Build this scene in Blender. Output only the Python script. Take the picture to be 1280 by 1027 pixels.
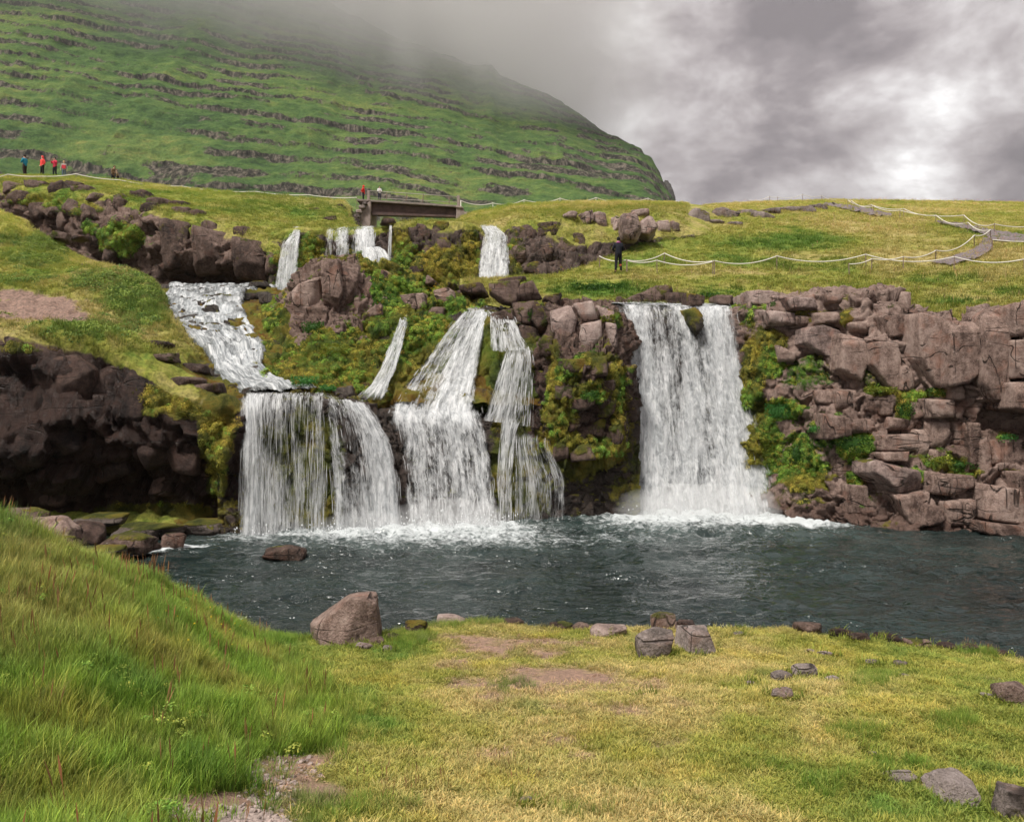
import bpy, bmesh, math, random, time
import numpy as np
from mathutils import Vector, Matrix
T0 = time.time()
for _o in list(bpy.data.objects): bpy.data.objects.remove(_o)
SC = bpy.context.scene
COL = SC.collection
R = math.radians

# ------------------------------------------------------------------ camera
FPX, CX, CY, CAMZ = 1000.0, 640.0, 513.5, 3.8
cam_d = bpy.data.cameras.new('camera')
cam_d.sensor_width = 36.0
cam_d.lens = 36.0 * FPX / 1280.0
cam_d.clip_end = 9000
cam_d.clip_start = 0.1
cam = bpy.data.objects.new('camera', cam_d)
cam.location = (0, 0, CAMZ)
cam.rotation_euler = (R(90), 0, 0)
COL.objects.link(cam)
SC.camera = cam

# ------------------------------------------------------------------ exposure, sky, sun
SC.view_settings.view_transform = 'Standard'
SC.view_settings.look = 'None'
SC.view_settings.gamma = 1.0
SC.view_settings.use_curve_mapping = False
SC.view_settings.exposure = 1.98
SC.render.engine = 'CYCLES'
SC.cycles.max_bounces = 12
SC.cycles.diffuse_bounces = 3
SC.cycles.glossy_bounces = 3
SC.cycles.transmission_bounces = 4
SC.cycles.transparent_max_bounces = 28
SC.cycles.volume_bounces = 10
SC.cycles.use_denoising = True
SC.cycles.use_adaptive_sampling = True
SC.cycles.adaptive_threshold = 0.02
SC.cycles.sample_clamp_indirect = 6

SUN_EL, SUN_AZ = R(60), R(222)        # azimuth clockwise from +Y (north)
world = bpy.data.worlds.new("World")
SC.world = world
world.use_nodes = True


class NT:
    """small wrapper round a node tree"""
    def __init__(self, tree):
        self.t = tree
        self.n = tree.nodes
        self.l = tree.links

    def new(self, kind, **kw):
        n = self.n.new(kind)
        for k, v in kw.items():
            setattr(n, k, v)
        return n

    def put(self, sock, v):
        if v is None:
            return
        if hasattr(v, 'is_output'):
            self.l.new(v, sock)
        else:
            if isinstance(v, (tuple, list)) and len(v) == 3 and sock.type == 'RGBA':
                v = (*v, 1)
            sock.default_value = v

    def math(self, op, a, b=None, c=None, clamp=False):
        n = self.new('ShaderNodeMath', operation=op, use_clamp=clamp)
        self.put(n.inputs[0], a)
        self.put(n.inputs[1], b)
        self.put(n.inputs[2], c)
        return n.outputs[0]

    def vmath(self, op, a, b=None):
        n = self.new('ShaderNodeVectorMath', operation=op)
        self.put(n.inputs[0], a)
        self.put(n.inputs[1], b)
        return n.outputs[1] if op in ('LENGTH', 'DOT_PRODUCT', 'DISTANCE') else n.outputs[0]

    def mix(self, f, a, b, mode='MIX'):
        n = self.new('ShaderNodeMix', data_type='RGBA', blend_type=mode)
        self.put(n.inputs[0], f)
        self.put(n.inputs[6], a)
        self.put(n.inputs[7], b)
        return n.outputs[2]

    def fmix(self, f, a, b):
        n = self.new('ShaderNodeMix', data_type='FLOAT')
        self.put(n.inputs[0], f)
        self.put(n.inputs[2], a)
        self.put(n.inputs[3], b)
        return n.outputs[0]

    def noise(self, vec, scale, detail=4, rough=.55, dist=0.0, color=False):
        n = self.new('ShaderNodeTexNoise')
        self.put(n.inputs['Vector'], vec)
        n.inputs['Scale'].default_value = scale
        n.inputs['Detail'].default_value = detail
        n.inputs['Roughness'].default_value = rough
        n.inputs['Distortion'].default_value = dist
        return n.outputs[1] if color else n.outputs[0]

    def voronoi(self, vec, scale, feature='F1', out='Distance', rnd=1.0):
        n = self.new('ShaderNodeTexVoronoi', feature=feature)
        self.put(n.inputs['Vector'], vec)
        n.inputs['Scale'].default_value = scale
        n.inputs['Randomness'].default_value = rnd
        return n.outputs[out]

    def ramp(self, f, stops, interp='LINEAR'):
        n = self.new('ShaderNodeValToRGB')
        n.color_ramp.interpolation = interp
        e = n.color_ramp.elements
        while len(e) < len(stops):
            e.new(0.5)
        for el, (p, c) in zip(e, stops):
            el.position = p
            el.color = (*c, 1) if len(c) == 3 else c
        self.put(n.inputs[0], f)
        return n.outputs[0]

    def step(self, v, a, b):
        n = self.new('ShaderNodeMapRange', interpolation_type='SMOOTHSTEP')
        self.put(n.inputs[0], v)
        n.inputs[1].default_value = a
        n.inputs[2].default_value = b
        return n.outputs[0]

    def attr(self, name, out='Fac', kind='GEOMETRY'):
        n = self.new('ShaderNodeAttribute', attribute_type=kind)
        n.attribute_name = name
        return n.outputs[out]

    def pos(self):
        return self.new('ShaderNodeNewGeometry').outputs['Position']

    def scaled(self, vec, s):
        n = self.new('ShaderNodeVectorMath', operation='MULTIPLY')
        self.put(n.inputs[0], vec)
        n.inputs[1].default_value = s
        return n.outputs[0]

    def bump(self, h, strength, dist, normal=None):
        n = self.new('ShaderNodeBump')
        self.put(n.inputs['Strength'], strength)
        n.inputs['Distance'].default_value = dist
        self.put(n.inputs['Height'], h)
        self.put(n.inputs['Normal'], normal)
        return n.outputs[0]


def build_world():
    w = NT(world.node_tree)
    w.n.clear()
    out = w.new('ShaderNodeOutputWorld')
    sky = w.new('ShaderNodeTexSky', sky_type='NISHITA', sun_disc=False)
    sky.sun_elevation = SUN_EL
    sky.sun_rotation = SUN_AZ
    sky.air_density = 1.0
    sky.dust_density = 2.0
    d = w.new('ShaderNodeTexCoord').outputs['Generated']
    sep = w.new('ShaderNodeSeparateXYZ')
    w.put(sep.inputs[0], d)
    # billows of a low cloud deck, flattened vertically
    p = w.scaled(d, (1.0, 1.0, 1.7))
    big = w.noise(p, 2.3, 3, .5, .25)
    det = w.noise(p, 6.5, 9, .60, .15)
    cl = w.math('ADD', w.math('MULTIPLY', w.math('SUBTRACT', big, .5), 0.55), w.math('ADD', w.math('MULTIPLY', w.math('SUBTRACT', det, .5), 1.02), .5))
    pale = w.noise(w.vmath('ADD', p, (4.1, 2.2, .7)), 3.4, 6, .6, .2)
    cl = w.math('SUBTRACT', cl, w.math('MULTIPLY', w.step(pale, .50, .68), .035))
    # thin places in the cloud: towards the hidden sun glow low over the hill
    def lobe(px, py, sharp):
        v = Vector(((px - CX) / FPX, 1, (CY - py) / FPX)).normalized()
        dp = w.vmath('DOT_PRODUCT', d, tuple(v))
        return w.math('POWER', w.math('MAXIMUM', dp, 0.0), sharp)
    glow = lobe(1190, 205, 260)
    dark = lobe(960, 115, 60)
    dark2 = lobe(1262, 222, 700)
    thick = w.math('ADD', cl, w.math('ADD', w.math('MULTIPLY', dark, 0.075), w.math('MULTIPLY', lobe(1150, 105, 170), 0.10)))
    thick = w.math('ADD', thick, w.math('MULTIPLY', dark2, 0.22))
    thick = w.math('SUBTRACT', thick, w.math('ADD', w.math('MULTIPLY', glow, 0.19), w.math('MULTIPLY', lobe(560, 60, 16), .11)))
    col = w.ramp(thick, [(0.26, (1.15, 1.13, 1.12)), (0.34, (.80, .775, .765)), (0.43, (.56, .522, .518)),
                         (0.52, (.40, .360, .358)), (0.60, (.275, .240, .243)), (0.70, (.19, .164, .168))])
    # an overcast deck grows brighter towards the zenith
    col = w.mix(1.0, col, w.ramp(sep.outputs[2], [(0.0, (.5, .5, .5)), (1.0, (1, 1, 1))]), 'MULTIPLY')
    bg1 = w.new('ShaderNodeBackground')
    w.put(bg1.inputs[0], sky.outputs[0])
    bg1.inputs[1].default_value = 0.05
    bg2 = w.new('ShaderNodeBackground')
    w.put(bg2.inputs[0], col)
    bg2.inputs[1].default_value = SKY['strength']
    mx = w.new('ShaderNodeMixShader')
    mx.inputs[0].default_value = 0.97           # an almost closed cloud deck
    w.put(mx.inputs[1], bg1.outputs[0])
    w.put(mx.inputs[2], bg2.outputs[0])
    w.put(out.inputs[0], mx.outputs[0])


SKY = dict(strength=0.45)
build_world()
sun_d = bpy.data.lights.new('sun', 'SUN')
sun_d.energy = 1.4
sun_d.angle = R(13)
sun_d.color = (1.0, 0.955, 0.89)
sun = bpy.data.objects.new('sun', sun_d)
sun.rotation_euler = (R(90) - SUN_EL, 0, -SUN_AZ + math.pi)
sv = Vector((math.sin(SUN_AZ) * math.cos(SUN_EL), math.cos(SUN_AZ) * math.cos(SUN_EL), math.sin(SUN_EL)))
sun.rotation_euler = sv.to_track_quat('Z', 'Y').to_euler()
COL.objects.link(sun)

# ------------------------------------------------------------------ number tools
def W(px, py, d):
    return np.array(((px - CX) / FPX * d, d, CAMZ + (CY - py) / FPX * d))

def PX(P):
    P = np.asarray(P)
    return P[..., 0] / P[..., 1] * FPX + CX, CY - (P[..., 2] - CAMZ) / P[..., 1] * FPX

def _h(ix, iy, iz, seed):
    with np.errstate(over='ignore'):
        h = (ix.astype(np.uint32) * np.uint32(0x8da6b343)) ^ (iy.astype(np.uint32) * np.uint32(0xd8163841)) ^ \
            (iz.astype(np.uint32) * np.uint32(0xcb1ab31f)) ^ np.uint32((seed * 0x9E3779B1) & 0xffffffff)
        h ^= h >> np.uint32(15); h *= np.uint32(0x2c1b3c6d); h ^= h >> np.uint32(12)
        h *= np.uint32(0x297a2d39); h ^= h >> np.uint32(15)
    return h

def hf(ix, iy, iz, seed):
    return _h(ix, iy, iz, seed).astype(np.float64) / 4294967295.0

_G = np.array([(1,1,0),(-1,1,0),(1,-1,0),(-1,-1,0),(1,0,1),(-1,0,1),(1,0,-1),(-1,0,-1),
               (0,1,1),(0,-1,1),(0,1,-1),(0,-1,-1),(1,1,0),(-1,1,0),(0,-1,1),(0,-1,-1)], float)

def perlin(P, seed=0):
    P = np.asarray(P, float)
    i = np.floor(P).astype(np.int64)
    f = P - i
    u = f * f * f * (f * (f * 6 - 15) + 10)
    r = 0
    for dx in (0, 1):
        wx = u[..., 0] if dx else 1 - u[..., 0]
        for dy in (0, 1):
            wy = u[..., 1] if dy else 1 - u[..., 1]
            for dz in (0, 1):
                wz = u[..., 2] if dz else 1 - u[..., 2]
                g = _G[_h(i[..., 0] + dx, i[..., 1] + dy, i[..., 2] + dz, seed) & np.uint32(15)]
                r = r + wx * wy * wz * (g[..., 0] * (f[..., 0] - dx) + g[..., 1] * (f[..., 1] - dy) + g[..., 2] * (f[..., 2] - dz))
    return r

def fbm(P, scale=1.0, oct=4, gain=.5, seed=0, lac=2.07):
    """about -1 .. 1; scale is a frequency, a number or a triple"""
    P = np.asarray(P, float) * np.asarray(scale, float)
    a, s, n = 1.0, 0, 0
    for k in range(oct):
        s = s + a * perlin(P + 17.3 * k, seed + k)
        n += a
        a *= gain
        P = P * lac
    return s / n * 1.7

def voro(P, seed=0):
    """F1, F2, cell random 0..1 (three of them), vector from cell point"""
    P = np.asarray(P, float)
    i = np.floor(P).astype(np.int64)
    f1 = np.full(P.shape[:-1], 9.0); f2 = f1.copy()
    ids = [np.zeros(P.shape[:-1]) for _ in range(4)]
    vec = np.zeros(P.shape)
    for dx in (-1, 0, 1):
        for dy in (-1, 0, 1):
            for dz in (-1, 0, 1):
                cx, cy, cz = i[..., 0] + dx, i[..., 1] + dy, i[..., 2] + dz
                q = np.stack((cx + hf(cx, cy, cz, seed), cy + hf(cx, cy, cz, seed + 1), cz + hf(cx, cy, cz, seed + 2)), -1)
                v = P - q
                d = np.sqrt((v * v).sum(-1))
                m = d < f1
                f2 = np.where(m, f1, np.minimum(f2, d))
                f1 = np.where(m, d, f1)
                vec = np.where(m[..., None], v, vec)
                for k in range(4):
                    ids[k] = np.where(m, hf(cx, cy, cz, seed + 5 + k), ids[k])
    return f1, f2, ids, vec

def sstep(a, b, x):
    t = np.clip((x - a) / (b - a), 0, 1)
    return t * t * (3 - 2 * t)

def blur(A, sig, axis):
    if sig <= 0:
        return A
    r = int(math.ceil(sig * 3))
    k = np.exp(-.5 * (np.arange(-r, r + 1) / sig) ** 2); k /= k.sum()
    pad = [(0, 0)] * A.ndim
    pad[axis] = (r, r)
    B = np.pad(A, pad, mode='reflect', reflect_type='odd') if A.shape[axis] > r else np.pad(A, pad, mode='edge')
    out = 0
    for j, w in enumerate(k):
        sl = [slice(None)] * A.ndim
        sl[axis] = slice(j, j + A.shape[axis])
        out = out + w * B[tuple(sl)]
    return out

def normals(P, flip=False):
    du = np.gradient(P, axis=1); dv = np.gradient(P, axis=0)
    n = np.cross(du, dv)
    n /= np.maximum(np.linalg.norm(n, axis=-1, keepdims=True), 1e-9)
    return -n if flip else n

def loft(rows, nu, nv, su=3, sv=2, dist=None):
    """rows of (px, py, depth) control points, front/bottom row first; grid (nv, nu, 3) in world metres"""
    x0, x1 = rows[0][0][0], rows[0][-1][0]
    u = np.linspace(x0, x1, nu)
    g = []
    for r in rows:
        a = np.array(r, float)
        py = np.interp(u, a[:, 0], a[:, 1]); d = np.interp(u, a[:, 0], a[:, 2])
        py, d = blur(py, su, 0), blur(d, su, 0)
        g.append(np.stack(((u - CX) / FPX * d, d, CAMZ + (CY - py) / FPX * d), -1))
    G = np.array(g)
    seg = np.linalg.norm(np.diff(G, axis=0), axis=-1).mean(1)
    if dist is not None:
        seg = seg * np.array(dist, float)
    t = np.concatenate(((0,), np.cumsum(seg))); t /= t[-1]
    tv = np.linspace(0, 1, nv)
    k = np.clip(np.searchsorted(t, tv, side='right') - 1, 0, len(rows) - 2)
    w = ((tv - t[k]) / (t[k + 1] - t[k]))[:, None, None]
    P = G[k] * (1 - w) + G[k + 1] * w
    return blur(P, sv, 0)

def ribbon(rows, nu, nv, sv=2):
    """like loft, but each row runs over its own width (same parameter 0..1)"""
    s = np.linspace(0, 1, nu)
    g = []
    for r in rows:
        a = np.array(r, float)
        t = np.linspace(0, 1, len(a)) if len(a) == 2 else (a[:, 0] - a[0, 0]) / (a[-1, 0] - a[0, 0])
        q = np.stack([np.interp(s, t, a[:, j]) for j in range(3)], -1)
        g.append(np.stack(((q[:, 0] - CX) / FPX * q[:, 2], q[:, 2], CAMZ + (CY - q[:, 1]) / FPX * q[:, 2]), -1))
    G = np.array(g)
    seg = np.linalg.norm(np.diff(G, axis=0), axis=-1).mean(1)
    t = np.concatenate(((0,), np.cumsum(seg))); L = t[-1]; t /= L
    tv = np.linspace(0, 1, nv)
    k = np.clip(np.searchsorted(t, tv, side='right') - 1, 0, len(rows) - 2)
    w = ((tv - t[k]) / (t[k + 1] - t[k]))[:, None, None]
    return blur(G[k] * (1 - w) + G[k + 1] * w, sv, 0), L

# ------------------------------------------------------------------ mesh tools
def mesh_np(name, V, F, mat=None, attrs=None, smooth=True, uv=None):
    V = np.asarray(V, np.float32).reshape(-1, 3)
    F = np.asarray(F, np.int32)
    me = bpy.data.meshes.new(name)
    n, k = F.shape
    me.vertices.add(len(V)); me.vertices.foreach_set('co', V.ravel())
    me.loops.add(n * k); me.loops.foreach_set('vertex_index', F.ravel())
    me.polygons.add(n)
    me.polygons.foreach_set('loop_start', np.arange(0, n * k, k, dtype=np.int32))
    me.polygons.foreach_set('use_smooth', np.full(n, smooth, bool))
    for kx, v in (attrs or {}).items():
        v = np.asarray(v, np.float32)
        if v.ndim > 1 and v.shape[-1] == 3:
            c = np.ones((len(V), 4), np.float32); c[:, :3] = v.reshape(-1, 3)
            me.attributes.new(kx, 'FLOAT_COLOR', 'POINT').data.foreach_set('color', c.ravel())
        else:
            me.attributes.new(kx, 'FLOAT', 'POINT').data.foreach_set('value', v.ravel())
    if uv is not None:
        l = me.uv_layers.new(name='uv')
        l.data.foreach_set('uv', np.asarray(uv, np.float32).reshape(-1, 2)[F.ravel()].ravel())
    me.update()
    me.validate()
    if mat: me.materials.append(mat)
    return me

def grid_faces(nv, nu):
    i = np.arange(nv * nu).reshape(nv, nu)
    return np.stack((i[:-1, :-1], i[:-1, 1:], i[1:, 1:], i[1:, :-1]), -1).reshape(-1, 4)

def link(name, me, parent=None, label=None, cat=None, group=None, kind=None):
    o = bpy.data.objects.new(name, me)
    COL.objects.link(o)
    if parent: o.parent = parent
    tag(o, label, cat, group, kind)
    return o

def tag(o, label=None, cat=None, group=None, kind=None):
    for k, v in (('label', label), ('category', cat), ('group', group), ('kind', kind)):
        if v: o[k] = v
    return o

def grid_obj(name, P, mat, attrs=None, parent=None, uv=None, **kw):
    nv, nu = P.shape[:2]
    return link(name, mesh_np(name, P, grid_faces(nv, nu), mat, attrs, True, uv), parent, **kw)

def empty(name, loc=(0, 0, 0), **kw):
    o = bpy.data.objects.new(name, None)
    o.location = loc
    COL.objects.link(o)
    return tag(o, **kw)

def bm_obj(name, bm, mat, parent=None, smooth=False, **kw):
    me = bpy.data.meshes.new(name)
    if smooth:
        for f in bm.faces: f.smooth = True
    bm.to_mesh(me); bm.free()
    if mat: me.materials.append(mat)
    return link(name, me, parent, **kw)

_ico = {}
def ico(s):
    if s not in _ico:
        bm = bmesh.new()
        bmesh.ops.create_icosphere(bm, subdivisions=s, radius=1)
        bm.verts.ensure_lookup_table()
        _ico[s] = (np.array([v.co[:] for v in bm.verts]), np.array([[v.index for v in f.verts] for f in bm.faces]))
        bm.free()
    return _ico[s]

def polytope(dirs, planes, k=16):
    """radial distance of a convex body cut by planes (n, h), edges a little rounded"""
    acc = np.zeros(len(dirs))
    for n, h in planes:
        c = dirs @ np.asarray(n, float)
        acc += np.where(c > 1e-4, (np.maximum(c, 1e-4) / h) ** k, 0)
    return acc ** (-1.0 / k)

def rand_dirs(rng, n):
    v = rng.normal(size=(n, 3))
    return v / np.linalg.norm(v, axis=1, keepdims=True)
# ------------------------------------------------------------------ materials
def new_mat(name):
    m = bpy.data.materials.new(name)
    m.use_nodes = True
    t = NT(m.node_tree)
    t.n.clear()
    out = t.new('ShaderNodeOutputMaterial')
    return m, t, out

def principled(t, base, rough=.9, spec=.25, normal=None, **kw):
    b = t.new('ShaderNodeBsdfPrincipled')
    t.put(b.inputs['Base Color'], base)
    t.put(b.inputs['Roughness'], rough)
    t.put(b.inputs['Specular IOR Level'], spec)
    t.put(b.inputs['Normal'], normal)
    for k, v in kw.items():
        t.put(b.inputs[k.replace('_', ' ')], v)
    return b.outputs[0]

MOSS = [(0.22, (.022, .026, .008)), (0.40, (.070, .080, .016)), (0.52, (.14, .135, .024)), (0.62, (.22, .175, .03)), (0.76, (.17, .09, .018))]
FERN = [(0.25, (.02, .045, .008)), (0.45, (.05, .11, .014)), (0.6, (.10, .20, .02)), (0.75, (.17, .22, .03))]

def rock_mat(name, dark, mid, light, lichen=.35, up_moss=0.0, rough=.85, scale=1.0, streak=.25):
    m, t, out = new_mat(name)
    p = t.pos()
    oi = t.new('ShaderNodeObjectInfo')
    n1 = t.noise(p, 0.9 * scale, 6, .6, .4)
    n2 = t.noise(p, 7 * scale, 8, .68)
    n3 = t.noise(t.scaled(p, (2.2, 2.2, .35)), 1.5 * scale, 5, .6)
    f = t.math('ADD', t.math('MULTIPLY', n1, .35), t.math('MULTIPLY', n2, .35))
    f = t.math('ADD', f, t.math('MULTIPLY', t.noise(p, 30 * scale, 6, .72), .30))
    f = t.math('ADD', f, t.math('MULTIPLY', t.math('SUBTRACT', n3, .5), streak))
    f = t.math('ADD', f, t.math('MULTIPLY', t.math('SUBTRACT', oi.outputs['Random'], .5), .12))
    col = t.ramp(f, [(.40, dark), (.50, mid), (.60, light)])
    # rusty and greyish stains
    st = t.step(t.noise(p, 1.7 * scale, 5, .6), .52, .68)
    col = t.mix(t.math('MULTIPLY', st, .45), col, (mid[0] * 1.15, mid[1] * .80, mid[2] * .66))
    # pale lichen flecks
    v = t.voronoi(p, 9 * scale, 'F1')
    sp = t.math('MULTIPLY', t.step(v, .22, .10), t.step(t.noise(p, 2.6 * scale, 4), .50, .62))
    v2 = t.voronoi(p, 26 * scale, 'F1')
    sp2 = t.math('MULTIPLY', t.step(v2, .25, .12), t.step(t.noise(p, 5 * scale, 3), .45, .6))
    sp = t.math('MAXIMUM', sp, t.math('MULTIPLY', sp2, .7))
    col = t.mix(t.math('MULTIPLY', sp, lichen), col, (.46, .42, .37))
    # joints: thin, mostly upright and mostly level, opening and closing along their length
    q1 = t.noise(t.scaled(p, (1.0, 1.0, .12)), .85 * scale, 2, .45, .1)
    q2 = t.noise(t.scaled(p, (.16, .16, 1.1)), 1.0 * scale, 2, .45, .1)
    q3 = t.noise(p, 2.6 * scale, 4, .55, .3)
    def crack(q, c, wd):
        return t.step(t.math('ABSOLUTE', t.math('SUBTRACT', q, c)), wd, wd * .2)
    ck = t.math('MAXIMUM', crack(q1, .46, .005), crack(q1, .57, .0045))
    ck = t.math('MAXIMUM', ck, t.math('MAXIMUM', crack(q2, .44, .006), crack(q2, .56, .005)))
    ck = t.math('MULTIPLY', t.math('MAXIMUM', ck, t.math('MULTIPLY', crack(q3, .5, .004), .25)), t.step(t.noise(p, 1.7, 3), .40, .56))
    col = t.mix(t.math('MULTIPLY', ck, .85), col, (.022, .016, .013))
    wet = t.attr('wet')  # damp rock; on the right cliff it also carries painted shade
    col = t.mix(t.math('MULTIPLY', wet, .86), col, t.mix(1.0, col, (.30, .24, .22), 'MULTIPLY'))
    # moss
    mo = t.attr('moss')
    if up_moss:
        nz = t.new('ShaderNodeSeparateXYZ')
        t.put(nz.inputs[0], t.new('ShaderNodeNewGeometry').outputs['Normal'])
        um = t.math('MULTIPLY', t.step(nz.outputs[2], .25, .8), t.step(t.noise(p, 1.4, 4), .60 - up_moss * .3, .72 - up_moss * .3))
        mo = t.math('MAXIMUM', mo, um)
    mn = t.noise(p, 5, 6, .65)
    mm = t.step(t.math('ADD', mo, t.math('MULTIPLY', t.math('SUBTRACT', mn, .5), .9)), .36, .58)
    hue = t.math('ADD', t.math('ADD', t.noise(p, 1.3, 3), t.math('MULTIPLY', t.math('SUBTRACT', t.noise(p, 22, 4, .7), .5), .5)), t.attr('hue'))
    mcol = t.ramp(hue, MOSS)
    gcol = t.ramp(hue, FERN)
    mcol = t.mix(t.attr('green'), mcol, gcol)
    col = t.mix(mm, col, mcol)
    h = t.math('ADD', t.math('MULTIPLY', n2, .6), t.math('MULTIPLY', t.noise(p, 28 * scale, 5, .7), .4))
    h = t.math('SUBTRACT', h, t.math('MULTIPLY', ck, .8))
    h = t.math('ADD', h, t.math('MULTIPLY', mm, t.math('MULTIPLY', t.noise(p, 34, 3, .7), 1.1)))
    nrm = t.bump(h, 1.0, .11)
    rg = t.fmix(wet, rough, .42)
    rg = t.fmix(mm, rg, 1.0)
    sh = principled(t, col, rg, .22, nrm)
    t.put(out.inputs[0], sh)
    return m

def turf_mat(name, fine=1.0, stones=0.0):
    m, t, out = new_mat(name)
    p = t.pos()
    col = t.attr('col', 'Color')
    n = t.noise(p, 14 * fine, 8, .7)
    n2 = t.noise(t.scaled(p, (1, 1, 1)), 55 * fine, 4, .7)
    f = t.math('ADD', t.math('MULTIPLY', n, .6), t.math('MULTIPLY', n2, .4))
    sc = t.ramp(f, [(.28, (.30, .34, .30)), (.5, (.95, .95, .95)), (.72, (1.75, 1.6, 1.5))])
    col = t.mix(1.0, col, sc, 'MULTIPLY')
    nrm = t.bump(f, 1.0, .06 / fine)
    t.put(out.inputs[0], principled(t, col, 1.0, .08, nrm))
    return m

def blade_mat(name, trans=.35):
    m, t, out = new_mat(name)
    tint = t.attr('tint', 'Color', 'INSTANCER')
    u = t.attr('h')
    rnd = t.attr('r')
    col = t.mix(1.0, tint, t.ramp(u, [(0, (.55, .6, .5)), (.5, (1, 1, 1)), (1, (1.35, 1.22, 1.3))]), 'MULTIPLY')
    col = t.mix(1.0, col, t.ramp(rnd, [(0, (.62, .70, .6)), (.6, (1, 1, 1)), (.85, (1.12, 1.05, .95)), (1, (1.55, 1.3, 1.3))]), 'MULTIPLY')
    d = principled(t, col, .65, .25)
    tr = t.new('ShaderNodeBsdfTranslucent')
    t.put(tr.inputs[0], col)
    mx = t.new('ShaderNodeMixShader')
    mx.inputs[0].default_value = trans
    t.put(mx.inputs[1], d)
    t.put(mx.inputs[2], tr.outputs[0])
    t.put(out.inputs[0], mx.outputs[0])
    return m

def plain_mat(name, col, rough=.8, var=.25, scale=8, spec=.3, metallic=0.0, bump=.3):
    m, t, out = new_mat(name)
    p = t.pos()
    n = t.noise(p, scale, 6, .65)
    lo = tuple(c * (1 - var) for c in col)
    hi = tuple(min(c * (1 + var), 1) for c in col)
    c = t.ramp(n, [(.3, lo), (.7, hi)])
    t.put(out.inputs[0], principled(t, c, rough, spec, t.bump(n, bump, .02), Metallic=metallic))
    return m

M = {}
M['rock_pink'] = rock_mat('pink_grey_basalt', (.080, .050, .040), (.255, .178, .146), (.40, .30, .255), .42, .0)
M['rock_pale'] = rock_mat('pale_pink_basalt', (0.1248, 0.0883, 0.0768), (0.3168, 0.2352, 0.2064), (0.4608, 0.3648, 0.3216), .45, .12)
M['rock_brown'] = rock_mat('brown_basalt', (.032, .020, .015), (.118, .077, .060), (.225, .158, .130), .45, .25)
M['rock_dark'] = rock_mat('dark_wet_basalt', (.010, .006, .005), (.046, .027, .021), (.11, .068, .053), .12, .0, .55)
M['rock_grey'] = rock_mat('grey_boulder_stone', (0.0877, 0.0731, 0.0644), (0.234, 0.1901, 0.1706), (0.39, 0.3266, 0.3022), .45, .0)
M['rock_bed'] = rock_mat('mossy_stream_bed', (0.0225, 0.018, 0.015), (0.075, 0.06, 0.0495), (0.15, 0.12, 0.105), .25, .3, .5)
M['turf'] = turf_mat('turf_soil', 1.0)
M['hill_turf'] = turf_mat('hill_turf', .45)
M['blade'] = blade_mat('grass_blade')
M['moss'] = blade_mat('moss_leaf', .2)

def water_mat():
    m, t, out = new_mat('pool_water')
    p = t.pos()
    fo = t.attr('foam')
    n = t.noise(p, 2.6, 7, .66, 1.0)
    n2 = t.noise(t.scaled(p, (1, 1.6, 1)), 9, 5, .7, .6)
    nn = t.math('ADD', t.math('MULTIPLY', n, .6), t.math('MULTIPLY', n2, .4))
    f = t.step(t.math('ADD', fo, t.math('MULTIPLY', t.math('SUBTRACT', nn, .5), 3.0)), .40, 1.15)
    deep = t.ramp(t.noise(p, .22, 3), [(.3, (.004, .008, .008)), (.7, (.012, .024, .022))])
    aer = t.attr('aer')                      # air bubbles make the water milky near the falls
    deep = t.mix(t.math('MULTIPLY', aer, t.step(t.noise(p, .9, 4, .6, .6), .25, .75)), deep, (.085, .108, .102))
    w1 = t.noise(t.scaled(p, (1, 1.7, 1)), 2.1, 3, .55, .5)
    w2 = t.noise(t.scaled(p, (1, 1.6, 1)), 6.5, 2, .5, .6)
    h = t.math('ADD', t.math('MULTIPLY', w1, .75), t.math('MULTIPLY', w2, .17))
    calm = t.step(t.noise(t.scaled(p, (1, 1.8, 1)), .35, 3, .5, .4), .36, .62)
    nrm = t.bump(h, t.fmix(calm, .30, 1.0), .34)
    wsh = principled(t, deep, .03, .62, nrm, IOR=1.33)
    fsh = principled(t, (.50, .53, .535), .75, .2, t.bump(nn, .7, .1))
    mx = t.new('ShaderNodeMixShader')
    t.put(mx.inputs[0], t.math('MULTIPLY', f, .93))
    t.put(mx.inputs[1], wsh)
    t.put(mx.inputs[2], fsh)
    t.put(out.inputs[0], mx.outputs[0])
    return m

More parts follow.
